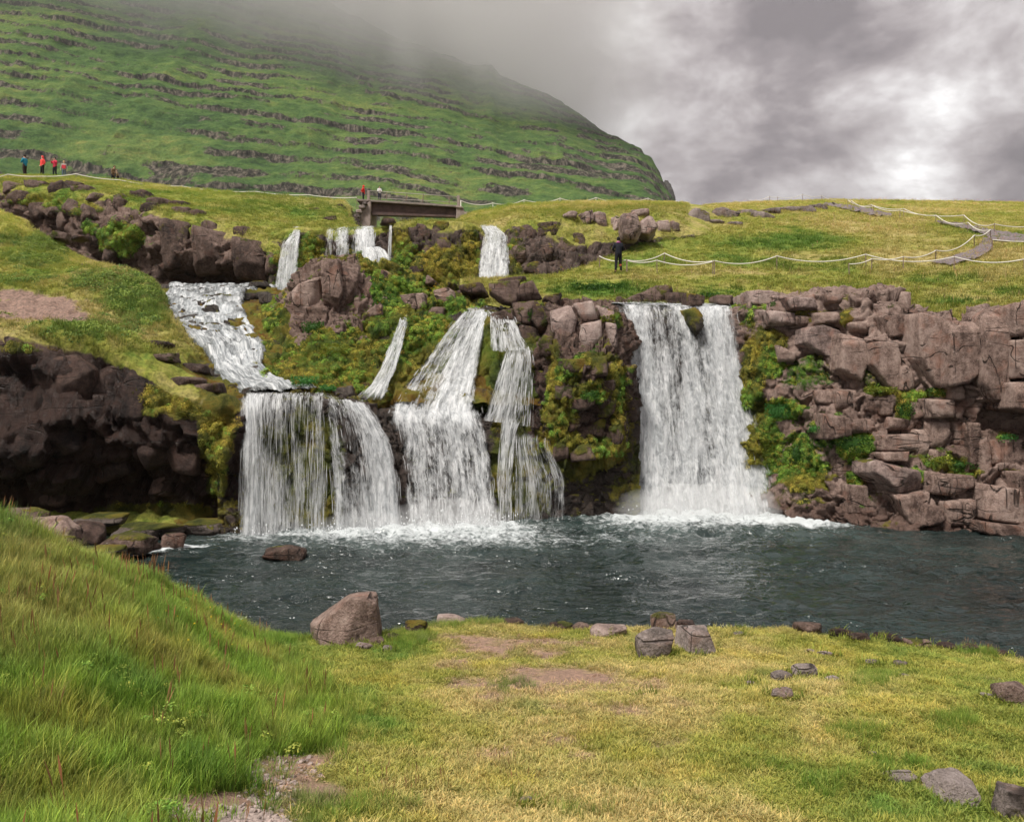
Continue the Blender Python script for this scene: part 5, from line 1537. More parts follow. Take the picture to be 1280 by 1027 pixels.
# free boulders: top-level things
RING = []
def boulder(label, px, py, w, h, seed, mat, d=None, grids=('ground',), depth=.9, planes=None, sub=5, sink=.22, group=None, rough=.06, name='boulder', cat='boulder', moss=None):
    """px, py: where its foot stands; w, h in survey pixels"""
    if d is None:
        G = hit(list(grids), px, py, 14)[0]
    else:
        G = W(px, py, d)
    k = G[1] / FPX
    ww, hh = w * k, h * k
    rng = np.random.default_rng(seed)
    if planes is None:
        pn = [(v, rng.uniform(.72, 1.0)) for v in rand_dirs(rng, 12)] + [(np.array(v, float), rng.uniform(.78, .95)) for v in ((1, 0, 0), (-1, 0, 0), (0, 1, 0), (0, -1, 0), (0, 0, 1), (0, 0, -1))]
    else:
        pn = [(np.array(v, float) / np.linalg.norm(v), q) for v, q in planes] + [(v, rng.uniform(.95, 1.1)) for v in rand_dirs(rng, 8)]
    D, F = ico(sub)
    r = polytope(D, pn, 44)
    V = D * r[:, None]
    off = np.array((seed * 3.7, 1.1, 0))
    f1, f2, ids, vec = voro(V * 1.6 + off, seed)
    V = V * (1 + rough * fbm(V * 1.5 + off, 1, 5, .58, seed) + rough * .5 * (ids[0] - .5) * sstep(.02, .2, f2 - f1))[:, None]
    V = V + rough * .25 * np.stack([fbm(V * 6 + off, 1, 3, .6, seed + 7 + i) for i in range(3)], -1)
    lo, hi = V.min(0), V.max(0)
    V = (V - (lo + hi) / 2) / (hi - lo)
    V = V * np.array((ww, ww * depth, hh * (1 + sink)))
    V[:, 2] += hh * (1 + sink) / 2 - hh * sink
    at = {'moss': np.clip(sstep(.15, .0, V[:, 2] / hh) * .0 + (moss or 0) * sstep(.2, .9, V[:, 2] / hh), 0, 1)}
    o = link(name, mesh_np(name, V, F, mat, at), None, label, cat, group, None)
    o.location = Vector(G + np.array((0, ww * depth * .35, 0)))
    if d is None and py > 790:
        RING.append((G + np.array((0, ww * depth * .35, 0)), ww * .5, ww * depth * .5))
    return o

boulder('large angular pink-grey boulder with a ridged top standing on the shore', 427, 806, 94, 58, 41, M['rock_pink'], planes=[((-1.0, -.25, 1.35), .58), ((0, 0, 1), .74), ((-.25, -1, .45), .60), ((.75, -1, .12), .62), ((1, .1, .12), .74), ((.9, -.1, 1), .86), ((-1, -.5, -.25), .92), ((-.15, .2, 1), .84), ((0, 1, 0), .8), ((0, 0, -1), .7), ((-.5, .8, .8), .62)], rough=.05, grids=('ground',))
boulder('dark grey pitted boulder, rounder and lower of two stones side by side on the turf', 820, 822, 48, 34, 42, M['rock_grey'], grids=('ground',))
boulder('flat topped pale grey boulder, second of two stones side by side on the turf', 877, 815, 50, 27, 43, M['rock_grey'], planes=[((0, 0, 1), .55), ((.4, -.2, 1), .62), ((-1, -.4, .2), .85), ((1, -.2, .5), .85), ((0, -1, .15), .75), ((0, 1, 0), .85), ((0, 0, -1), .7), ((.5, -1, .4), .8)])
boulder('small dark mossy stone at the waterline behind the two stones', 829, 785, 32, 18, 44, M['rock_brown'], moss=.5)
boulder('low wet dark stone beside the small mossy stone at the waterline', 862, 786, 24, 9, 45, M['rock_dark'])
boulder('long pale flat stone sunk in the turf at the brink of the pool', 760, 795, 46, 12, 46, M['rock_pale'], depth=.6)
boulder('mossy brown stone at the water edge just past the large angular boulder', 517, 790, 28, 15, 47, M['rock_brown'], moss=.6)
boulder('pinkish slab poking from the shore turf above the mossy brown stone', 562, 778, 36, 9, 48, M['rock_pale'], depth=.6)
for i, (x, y, w, h, lb) in enumerate([(470, 806, 20, 9, 'dark pebble-sized stone wedged against the large boulder'), (488, 800, 18, 8, 'brown stone in the muddy notch beside the large boulder'), (455, 812, 22, 7, 'flat grey stone in front of the large boulder'), (482, 812, 12, 6, 'whitish stone chip below the muddy notch')]):
    boulder(lb, x, y, w, h, 60 + i, M['rock_grey'] if i > 1 else M['rock_brown'], sub=4)
boulder('wide grey boulder half sunk in turf in the near corner', 1205, 1006, 66, 28, 49, M['rock_grey'], planes=[((0, 0, 1), .62), ((.55, -.3, 1), .62), ((-1, -.2, .6), .75), ((0, -1, .35), .72), ((1, -.3, .2), .9), ((0, 1, 0), .9), ((0, 0, -1), .7)])
boulder('grey boulder cut by the picture edge in the near corner', 1277, 1022, 44, 34, 50, M['rock_grey'])
boulder('long low stone buried beside the wide grey boulder', 1128, 978, 44, 8, 51, M['rock_grey'], depth=.6, sub=4)
boulder('reddish boulder at the picture edge above the near corner', 1268, 880, 40, 26, 52, M['rock_pink'])
for i, (x, y, w, h, lb) in enumerate([(978, 850, 26, 10, 'flat pale stone, first of the cluster in the turf'), (1010, 846, 34, 14, 'pointed pale stone in the middle of the turf cluster'), (1042, 852, 18, 7, 'small stone at the end of the turf cluster'), (976, 872, 28, 10, 'jagged stone just below the turf cluster'),
                                      (1012, 816, 12, 5, 'small white stone above the turf cluster'), (1034, 820, 18, 6, 'pale stone chip above the turf cluster towards the water'), (1090, 829, 16, 5, 'thin pale stone lying in yellow moss'), (1125, 832, 16, 6, 'pale stone in yellow moss further along the shore'),
                                      (1130, 846, 12, 5, 'tiny pale stone below the yellow moss'), (940, 857, 10, 5, 'tiny stone before the cluster'), (923, 794, 14, 5, 'pale pebble near the flat topped boulder'), (1236, 872, 14, 6, 'small pale stone beside the reddish boulder'), (1090, 945, 10, 5, 'pebble in the turf above the long low stone'), (805, 870, 8, 4, 'lone pebble in the trampled turf'), (660, 1003, 16, 6, 'flat pebble at the bottom of the trampled turf')]):
    boulder(lb, x, y, w, h, 70 + i, M['rock_grey'], sub=3, depth=.7, group='small stones in the turf', name='stone', cat='stone')
# stones along the far waterline of the shore
rng = np.random.default_rng(9)
for i, (x, y, w, h, lb) in enumerate([(1015, 789, 34, 12, 'low dark rock with white water behind it'), (1052, 794, 26, 9, 'brown shore rock past the low dark rock'), (1078, 800, 26, 8, 'dark wet rock further along the brink'), (1112, 803, 36, 9, 'long wet rock at the bend of the brink'), (1150, 808, 30, 8, 'dark brink rock before the reeds'),
                                      (1185, 812, 24, 8, 'brink rock among brown reeds'), (1215, 814, 22, 7, 'small wet rock after the reeds'), (1250, 820, 22, 7, 'last brink rock by the picture edge'), (700, 782, 30, 6, 'thin dark rock at the brink beside the long pale stone'), (640, 778, 26, 6, 'low brown rock at the brink below the falls'), (725, 786, 22, 7, 'short dark rock touching the long pale stone')]):
    boulder(lb, x, y, w, h, 90 + i, M['rock_dark'] if i % 2 else M['rock_brown'], sub=4, depth=.8, group='rocks along the brink', rough=.08)
# rocks in the pool corner under the dark cliff
for i, (x, y, w, h, lb, m, d, mo) in enumerate([
        (52, 690, 62, 42, 'pale rounded boulder behind the tall grass under the dark cliff', 'rock_pink', 17.5, 0), (22, 662, 50, 26, 'dark boulder half hidden above the tall grass', 'rock_brown', 18.5, 0), (76, 700, 32, 30, 'reddish leaning stone beside the pale rounded boulder', 'rock_brown', 17.2, 0),
        (104, 672, 44, 30, 'dark wet rock between the pale boulder and the moss rocks', 'rock_dark', 20.5, .3), (150, 686, 64, 26, 'brown slab with yellow moss pointing into the foam', 'rock_brown', 20.4, .55), (128, 694, 40, 16, 'yellow mossy stone below the brown slab', 'rock_bed', 19.6, .9), (100, 702, 30, 14, 'olive mossy stone low behind the grass', 'rock_bed', 18.9, .9),
        (213, 684, 27, 17, 'square brown rock standing in the foam raft', 'rock_brown', 22.0, 0), (186, 684, 24, 7, 'flat rock lying in the foam raft', 'rock_brown', 21.8, 0), (352, 699, 52, 15, 'flat brown rock awash in the pool below the thin veil', 'rock_brown', 20.4, 0),
        (250, 664, 50, 22, 'mossy rock at the foot of the dark cliff near the veil', 'rock_bed', 24.6, .8), (180, 668, 80, 20, 'long low mossy ledge at the foot of the dark cliff', 'rock_bed', 23.6, .9), (120, 655, 60, 18, 'mossy ledge deep under the dark cliff', 'rock_bed', 24.2, .7)]):
    boulder(lb, x, y, w, h * (.62 if i in (3, 4, 5, 6, 10, 11, 12) else 1), 120 + i, M[m], d=d, depth=.8, sub=4, moss=mo, sink=.5, group='rocks in the pool corner', rough=.07)
print('rocks', round(time.time() - T0, 1))
# ------------------------------------------------------------------ vegetation
def tuft_mesh(name, n, height, spread, width, seed, curve=.5, rows=4, mat=None, head=0.0, lean=.35):
    rng = np.random.default_rng(seed)
    V, F, H, Rr = [], [], [], []
    for b in range(n):
        a = rng.uniform(0, 2 * math.pi); rad = spread * math.sqrt(rng.random())
        base = np.array((rad * math.cos(a), rad * math.sin(a), -.01))
        yaw = a + rng.normal(0, .9)
        dirv = np.array((math.cos(yaw), math.sin(yaw), 0))
        side = np.array((-math.sin(yaw + rng.normal(0, .5)), math.cos(yaw), 0)); side /= np.linalg.norm(side)
        hh = height * rng.uniform(.5, 1.15); w = width * rng.uniform(.7, 1.3)
        bend = hh * (lean * rng.random() + curve * rng.random() ** 2)
        i0 = len(V); rv = rng.random()
        for k in range(rows):
            t = k / (rows - 1)
            c = base + dirv * bend * t ** 1.8 + np.array((0, 0, hh * (t - .28 * curve * t ** 3)))
            ww = w * (1 - t) ** .7 if not head else w * (.45 if t < .68 else (2.4 if t < .97 else .5))
            if k == rows - 1 and not head:
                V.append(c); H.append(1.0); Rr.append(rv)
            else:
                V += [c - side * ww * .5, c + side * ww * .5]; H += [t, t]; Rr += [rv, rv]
        for k in range(rows - 1):
            q = i0 + 2 * k
            if k == rows - 2 and not head:
                F.append((q, q + 1, q + 2))
            else:
                F += [(q, q + 1, q + 3), (q, q + 3, q + 2)]
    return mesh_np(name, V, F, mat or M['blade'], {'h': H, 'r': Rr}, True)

def cushion_mesh(name, n, seed, leaf=.22, flat=.6, mat=None, narrow=.7):
    """little leaves all over a low dome of unit radius"""
    rng = np.random.default_rng(seed)
    V, F, H, Rr = [], [], [], []
    for b in range(n):
        d = rng.normal(size=3); d[2] = abs(d[2]) * .9 + .05; d /= np.linalg.norm(d)
        c = d * np.array((1, 1, flat)) * rng.uniform(.62, 1.0)
        t = rng.normal(size=3); t -= d * (t @ d); t /= np.linalg.norm(t)
        up = d * .55 + t * .8 + np.array((0, 0, -.15)); up /= np.linalg.norm(up)
        sd = np.cross(up, d); sd /= max(np.linalg.norm(sd), 1e-6)
        L = leaf * rng.uniform(.6, 1.3)
        i0 = len(V); rv = rng.random()
        V += [c - sd * L * .08, c + sd * L * .5 * narrow + up * L * .5, c + up * L - d * L * .15, c - sd * L * .5 * narrow + up * L * .5]
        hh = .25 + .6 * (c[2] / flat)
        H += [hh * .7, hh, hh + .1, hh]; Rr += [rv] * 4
        F += [(i0, i0 + 1, i0 + 2), (i0, i0 + 2, i0 + 3)]
    return mesh_np(name, V, F, mat or M['moss'], {'h': np.clip(H, 0, 1), 'r': Rr}, False)

def variants(name, meshes):
    c = bpy.data.collections.new(name)
    for i, me in enumerate(meshes):
        c.objects.link(bpy.data.objects.new(f'{name}_{i:02d}', me))
    return c

def scatter(name, pos, rot, scl, tint, coll, nvar, seed, parent=None, **kw):
    n = len(pos)
    me = bpy.data.meshes.new(name)
    me.vertices.add(n)
    me.vertices.foreach_set('co', np.asarray(pos, np.float32).ravel())
    me.attributes.new('rot', 'FLOAT_VECTOR', 'POINT').data.foreach_set('vector', np.asarray(rot, np.float32).ravel())
    s = np.asarray(scl, np.float32)
    if s.ndim == 1: s = np.repeat(s[:, None], 3, 1)
    me.attributes.new('scl', 'FLOAT_VECTOR', 'POINT').data.foreach_set('vector', s.ravel())
    c4 = np.ones((n, 4), np.float32); c4[:, :3] = tint
    me.attributes.new('tint', 'FLOAT_COLOR', 'POINT').data.foreach_set('color', c4.ravel())
    rng = np.random.default_rng(seed)
    me.attributes.new('pick', 'INT', 'POINT').data.foreach_set('value', rng.integers(0, nvar, n).astype(np.int32))
    o = link(name, me, parent, kind='stuff', **kw)
    g = bpy.data.node_groups.new(name, 'GeometryNodeTree')
    g.interface.new_socket('Geometry', in_out='INPUT', socket_type='NodeSocketGeometry')
    g.interface.new_socket('Geometry', in_out='OUTPUT', socket_type='NodeSocketGeometry')
    gi, go = g.nodes.new('NodeGroupInput'), g.nodes.new('NodeGroupOutput')
    ip = g.nodes.new('GeometryNodeInstanceOnPoints')
    ci = g.nodes.new('GeometryNodeCollectionInfo')
    ci.inputs['Collection'].default_value = coll
    ci.inputs['Separate Children'].default_value = True
    ci.inputs['Reset Children'].default_value = True
    def na(nm, tp):
        q = g.nodes.new('GeometryNodeInputNamedAttribute'); q.data_type = tp
        q.inputs['Name'].default_value = nm
        return q.outputs['Attribute']
    g.links.new(gi.outputs[0], ip.inputs['Points'])
    g.links.new(ci.outputs[0], ip.inputs['Instance'])
    ip.inputs['Pick Instance'].default_value = True
    g.links.new(na('pick', 'INT'), ip.inputs['Instance Index'])
    e2r = g.nodes.new('FunctionNodeEulerToRotation')
    g.links.new(na('rot', 'FLOAT_VECTOR'), e2r.inputs[0])
    g.links.new(e2r.outputs[0], ip.inputs['Rotation'])
    g.links.new(na('scl', 'FLOAT_VECTOR'), ip.inputs['Scale'])
    g.links.new(ip.outputs[0], go.inputs[0])
    md = o.modifiers.new('scatter', 'NODES')
    md.node_group = g
    return o

def sample_surface(P, dens, n, seed, extra=()):
    """n points on the grid, chosen by area times density; returns positions, normals and any extra vertex fields"""
    rng = np.random.default_rng(seed)
    A = np.linalg.norm(np.cross(P[:-1, 1:] - P[:-1, :-1], P[1:, :-1] - P[:-1, :-1]), axis=-1)
    w = (A * np.clip(dens[:-1, :-1], 0, None)).ravel()
    c = np.cumsum(w)
    k = np.searchsorted(c, rng.random(n) * c[-1])
    j, i = np.unravel_index(np.clip(k, 0, len(c) - 1), A.shape)
    fx, fy = rng.random(n)[:, None], rng.random(n)[:, None]
    def bl(Z):
        a = fx if Z.ndim == 3 else fx[:, 0]; b = fy if Z.ndim == 3 else fy[:, 0]
        return (Z[j, i] * (1 - a) + Z[j, i + 1] * a) * (1 - b) + (Z[j + 1, i] * (1 - a) + Z[j + 1, i + 1] * a) * b
    return [bl(P)] + [bl(z) for z in extra]

def yaw_rot(n, seed, tilt=.15):
    rng = np.random.default_rng(seed)
    return np.stack((rng.normal(0, tilt, n), rng.normal(0, tilt, n), rng.uniform(0, 6.283, n)), -1)

def align_rot(Nv, seed):
    rng = np.random.default_rng(seed)
    n = len(Nv)
    z = Nv / np.linalg.norm(Nv, axis=1, keepdims=True)
    a = rng.normal(size=(n, 3)); x = a - z * (a * z).sum(1, keepdims=True); x /= np.linalg.norm(x, axis=1, keepdims=True)
    y = np.cross(z, x)
    # matrix columns x, y, z to XYZ Euler angles
    return np.stack((np.arctan2(y[:, 2], z[:, 2]), -np.arcsin(np.clip(x[:, 2], -1, 1)), np.arctan2(x[:, 1], x[:, 0])), -1)

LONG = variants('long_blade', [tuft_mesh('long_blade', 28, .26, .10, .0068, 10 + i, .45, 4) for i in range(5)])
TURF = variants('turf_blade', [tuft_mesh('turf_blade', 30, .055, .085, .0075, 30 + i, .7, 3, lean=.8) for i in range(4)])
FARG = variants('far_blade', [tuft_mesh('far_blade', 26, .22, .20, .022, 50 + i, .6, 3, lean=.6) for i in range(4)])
STALK = variants('seed_stalk', [tuft_mesh('seed_stalk', 3, .46, .06, .005, 70 + i, .15, 6, head=1.0, lean=.12) for i in range(3)])
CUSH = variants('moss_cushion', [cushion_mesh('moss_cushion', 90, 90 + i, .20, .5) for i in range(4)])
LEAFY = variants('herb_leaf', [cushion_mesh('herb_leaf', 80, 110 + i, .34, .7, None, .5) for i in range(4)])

# foreground: long grass on the bank, short turf elsewhere
P, N, col = FG['P'], FG['N'], FG['col']
X_, Y_ = PX(P)
inview = sstep(-120, -40, X_) * sstep(1400, 1320, X_) * (P[..., 1] > 3.5)
clear = (1 - FG['soil']) * (1 - FG['shore'])
edge_x = 300 + 95 * sstep(790, 900, Y_) - 60 * sstep(930, 1000, Y_) + 30 * fbm(P, .8, 3, .5, 601)
longm = sstep(edge_x + 45, edge_x - 25, X_)
FG['longm'] = longm
rng = np.random.default_rng(600)
p, c, s = sample_surface(P, longm * inview * (1 - FG['soil']), 16000, 601, (col, np.clip(.85 + .6 * fbm(P, 1.3, 3, .55, 602), .35, 1.5)))
patch = fbm(p, .55, 3, .55, 603)[:, None]
straw = np.array((.42, .335, .14)); deep = np.array((.085, .20, .032)); fresh = np.array((.21, .34, .045))
t = fresh * (1 - sstep(-.1, .5, patch)) + np.array((.30, .34, .065)) * sstep(-.1, .5, patch)
t = t * (1 - .8 * sstep(.05, .6, -patch)) + deep * .8 * sstep(.05, .6, -patch)
pxp, pyp = PX(p)
t = t * np.random.default_rng(599).uniform(.55, 1.35, (len(p), 1))
dryk = (sstep(260, 0, pxp) * sstep(640, 700, pyp) * sstep(870, 780, pyp))[:, None] * .45 + .25 * sstep(.15, .6, fbm(p, 2.1, 3, .6, 604))[:, None]
t = t * (1 - dryk) + straw * dryk
lowk = sstep(330, 430, pxp)
scatter('grass', p, yaw_rot(len(p), 605, .16), np.stack((s, s, s * rng.uniform(.7, 1.2, len(s)) * (.95 - .25 * sstep(900, 1000, pyp))), -1), t * rng.uniform(.75, 1.25, (len(p), 1)), LONG, 5, 606)
turfm = inview * clear * (1 - .9 * longm)
p, c, n_ = sample_surface(P, turfm * np.clip(1.2 - P[..., 1] / 22, .3, 1), 52000, 611, (col, N))
hh = np.clip(.6 + .65 * fbm(p, 1.6, 3, .6, 612), .25, 2.0) * rng.uniform(.7, 1.3, len(p))
scatter('grass', p, yaw_rot(len(p), 613, .25), np.stack((rng.uniform(.8, 1.3, len(p)),) * 2 + (hh,), -1), c * 1.45 * rng.uniform(.75, 1.3, (len(p), 1)), TURF, 4, 614)
# grass standing round the feet of the stones
rr = np.random.default_rng(630)
p = np.concatenate([np.stack((g[0] + a * 1.02 * np.cos(th), g[1] + b * 1.02 * np.sin(th), np.full(len(th), g[2])), -1) for g, a, b in RING for th in [rr.uniform(-3.3, .3, max(8, int(a * 55)))]])
PG = FG['P'].reshape(-1, 3)
p[:, 2] = [PG[np.argmin((PG[:, 0] - q[0]) ** 2 + (PG[:, 1] - q[1]) ** 2), 2] for q in p]
scatter('grass', p, yaw_rot(len(p), 631, .3), rr.uniform(.8, 2.3, len(p)), np.array((.24, .29, .05)) * rr.uniform(.6, 1.3, (len(p), 1)), TURF, 4, 632)
# broad-leaved herbs and yellowing clumps among the long grass
p = sample_surface(P, longm * inview * (1 - FG['soil']) * sstep(0, .5, fbm(P, 1.0, 3, .55, 633)), 260, 634)[0]
k = rr.random((len(p), 1))
scatter('herbs', p + np.array((0, 0, .10)), yaw_rot(len(p), 635, .3), rr.uniform(.04, .10, len(p)), np.array((.16, .33, .05)) * (1 - k) + np.array((.34, .38, .07)) * k, LEAFY, 4, 636)
# taller green tussocks in the turf and along the brink
tus = spots_mask(P, [(365, 870, 40, 60, .8), (400, 920, 30, 30, .9), (350, 800, 40, 10, .9), (500, 800, 40, 14, .7), (395, 1015, 60, 24, .8), (1190, 905, 34, 16, .9), (1060, 920, 40, 14, .7), (1230, 815, 34, 8, 1), (1120, 960, 60, 16, .5), (460, 905, 40, 30, .4),
                      (1030, 985, 40, 18, .5), (610, 778, 30, 5, .8), (545, 782, 40, 6, .7), (950, 782, 60, 5, .6), (1090, 850, 30, 10, .7), (640, 860, 30, 12, .4), (960, 960, 60, 10, .3), (460, 1010, 60, 18, .6), (720, 1015, 60, 12, .3)], 615)
p, c = sample_surface(P, tus ** 1.5 * inview * (1 - FG['shore']) * (1 - longm), 2300, 616, (col,))
sz = rng.uniform(.25, .6, len(p))
scatter('grass', p, yaw_rot(len(p), 617, .2), np.stack((sz * 1.1, sz * 1.1, sz), -1), (np.array((.12, .24, .03)) * .75 + c * .45) * rng.uniform(.7, 1.3, (len(p), 1)), LONG, 5, 618)
# seed stalks and dock in the long grass, reeds at the brink
p = sample_surface(P, longm * inview * (.3 + spots_mask(P, [(310, 720, 30, 20, 1), (150, 740, 60, 20, 1), (60, 800, 80, 60, .6), (250, 780, 60, 40, .8)], 621)), 420, 622)[0]
scatter('grass', p, yaw_rot(len(p), 623, .1), rng.uniform(.6, 1.15, len(p)), np.array((.23, .12, .055)) * rng.uniform(.5, 1.4, (len(p), 1)), STALK, 3, 624)
p = sample_surface(P, spots_mask(P, [(1215, 808, 24, 8, 1), (1240, 815, 20, 6, .8), (640, 985, 30, 12, .6), (500, 1000, 70, 20, .5), (610, 960, 40, 14, .4)], 625) * inview, 90, 626)[0]
scatter('grass', p, yaw_rot(len(p), 627, .12), rng.uniform(.3, .6, len(p)), np.array((.22, .13, .06)) * rng.uniform(.6, 1.4, (len(p), 1)), STALK, 3, 628)

# hill, banks and back slopes
def far_grass(name, P, N, col, dens, n, seed, size=(.7, 1.4), hz=(.5, 1.2), tint=1.8, lushc=None, lushm=None):
    rng = np.random.default_rng(seed)
    ex = (col,) + ((lushm,) if lushm is not None else ())
    r = sample_surface(P, dens, n, seed, ex)
    p, c = r[0], r[1]
    pa = fbm(p, .35, 3, .55, seed + 1)
    t = c * tint * rng.uniform(.72, 1.28, (n, 1))
    h = rng.uniform(*hz, n) * np.clip(.85 + .7 * pa, .4, 1.6)
    if lushm is not None:
        k = np.clip(r[2], 0, 1)[:, None]
        t = t * (1 - k) + np.array((.10, .20, .03)) * rng.uniform(.7, 1.3, (n, 1)) * k
        h = h * (1 + .5 * k[:, 0])
    s = rng.uniform(*size, n)
    scatter('grass', p, yaw_rot(n, seed + 2, .2), np.stack((s, s, s * h), -1), t, FARG, 4, seed + 3)
P = HILL['P']; X_, Y_ = PX(P)
vis = sstep(560, 600, X_) * sstep(1420, 1340, X_) * (np.linspace(0, 1, P.shape[0])[:, None] < .93)
far_grass('grass', P, HILL['N'], HILL['col'], vis / (P[..., 1] / 35) ** 1.1, 30000, 640, hz=(.35, .95), lushm=HILL['lush'])
p = sample_surface(P, vis * (.25 + spots_mask(P, [(1080, 282, 90, 16, 1), (1180, 262, 110, 10, .9), (1250, 312, 40, 14, .8), (1250, 254, 60, 4, 1), (1150, 252, 100, 4, 1), (850, 338, 120, 7, .6)], 648)) / (P[..., 1] / 35), 2600, 649)[0]
scatter('grass', p, yaw_rot(len(p), 647, .12), rng.uniform(.5, 1.2, len(p)), np.array((.36, .22, .14)) * rng.uniform(.6, 1.4, (len(p), 1)), STALK, 3, 646)
P = BANK['P']; X_, Y_ = PX(P)
hm = spots_mask(P, [(165, 372, 44, 32, 1), (120, 352, 34, 14, .8), (60, 305, 44, 12, .7), (75, 290, 34, 10, .9), (12, 300, 20, 8, .7), (110, 412, 64, 12, .6), (8, 385, 10, 14, 1), (40, 325, 40, 10, .5), (150, 410, 30, 12, .7), (30, 350, 40, 8, .5), (190, 392, 16, 24, .8)], 652) * sstep(.45, .2, BANK['rockm']) * (1 - BANK['scar'])
p, nn = sample_surface(P, hm * sstep(-60, -20, X_), 3400, 653, (BANK['N'],))
k = np.random.default_rng(654).random((len(p), 1))
scatter('heath', p, align_rot(nn + np.array((0, 0, 1.0)), 655), np.random.default_rng(656).uniform(.10, .34, len(p)), (np.array((.075, .16, .028)) * (1 - k) + np.array((.25, .33, .055)) * k) * np.random.default_rng(657).uniform(.7, 1.2, (len(p), 1)), CUSH, 4, 658)
far_grass('grass', P, BANK['N'], BANK['col'], sstep(.45, .2, BANK['rockm']) * (1 - BANK['scar']) * sstep(-140, -60, X_) * (Y_ < 445), 15000, 650, (.4, 1.0), (.4, 1.6), lushm=-.0 + spots_mask(P, [(165, 372, 40, 32, .9), (120, 350, 30, 14, .7), (60, 305, 40, 12, .7), (75, 288, 30, 10, .8), (12, 300, 20, 8, .6), (110, 412, 60, 12, .6), (8, 385, 8, 12, .9), (40, 325, 40, 10, .5), (190, 385, 20, 20, .8)], 651))
P = BACKL['P']; X_, Y_ = PX(P)
far_grass('grass', P, BACKL['N'], BACKL['col'], sstep(.5, .25, BACKL['rockm']) * sstep(-140, -60, X_) * (np.linspace(0, 1, P.shape[0])[:, None] < .9), 8000, 660, (.7, 1.4), (.35, .9), lushm=spots_mask(P, [(140, 285, 40, 30, .6), (330, 255, 60, 20, .5)], 661))
P = BACKW['P']; X_, Y_ = PX(P)
far_grass('grass', P, BACKW['N'], BACKW['col'], sstep(.5, .25, BACKW['rockm']) * (X_ < 860) * (np.linspace(0, 1, P.shape[0])[:, None] < .92), 9000, 670, (.7, 1.4), (.35, .9), lushm=spots_mask(P, [(390, 262, 50, 16, .6), (350, 250, 40, 10, .4)], 671))

# moss cushions and herbs on the wet rock
mpal = np.array([(.07, .08, .02), (.17, .19, .03), (.30, .28, .045), (.42, .36, .06), (.34, .25, .05)])
fpal = np.array([(.06, .12, .024), (.12, .23, .035), (.21, .35, .05), (.31, .40, .065)])
for i, (nm, P, moss, green) in enumerate(MOSSY):
    N = GRID[nm][1]
    X_, Y_ = PX(P)
    d = sstep(.42, .8, moss) * (1 - spots_mask(P, [(503, 404, 11, 14, 1), (494, 430, 14, 18, 1), (484, 460, 16, 18, 1), (472, 485, 20, 14, 1), (460, 498, 22, 9, 1), (340, 445, 20, 14, 1), (352, 425, 12, 14, 1), (358, 405, 9, 14, 1)], 699)) * sstep(-100, -40, X_) * sstep(1380, 1320, X_) / np.maximum(P[..., 1] / 28, 1)
    A = (np.linalg.norm(np.cross(P[:-1, 1:] - P[:-1, :-1], P[1:, :-1] - P[:-1, :-1]), axis=-1) * d[:-1, :-1]).sum()
    n = int(np.clip(A * 80, 200, 6000))
    p, nn, g = sample_surface(P, d, n, 700 + i * 7, (N, green))
    rng = np.random.default_rng(701 + i)
    nn = np.where(nn[:, 1:2] > .2, -nn, nn)
    nn = nn + np.array((0, -.1, .35))
    h = np.clip(.5 + .55 * fbm(p, 1.1, 3, .55, 702 + i) + rng.normal(0, .16, n), 0, .999)
    def pal(a):
        a = a * 1.28
        k = h * (len(a) - 1); j = k.astype(int)
        return a[j] + (a[np.minimum(j + 1, len(a) - 1)] - a[j]) * (k - j)[:, None]
    isg = rng.random(n) < np.clip(g * .7 - .1, 0, .5)
    tint = np.where(isg[:, None], pal(fpal), pal(mpal)) * rng.uniform(.7, 1.3, (n, 1))
    s = rng.uniform(.05, .13, n) * np.clip(P[..., 1].mean() / 30, 1, 1.5)
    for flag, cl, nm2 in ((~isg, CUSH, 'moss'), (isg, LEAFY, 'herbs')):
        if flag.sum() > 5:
            scatter(nm2, p[flag], align_rot(nn[flag], 703 + i), s[flag] * (1.0 if nm2 == 'moss' else 1.15), tint[flag], cl, 4, 704 + i)

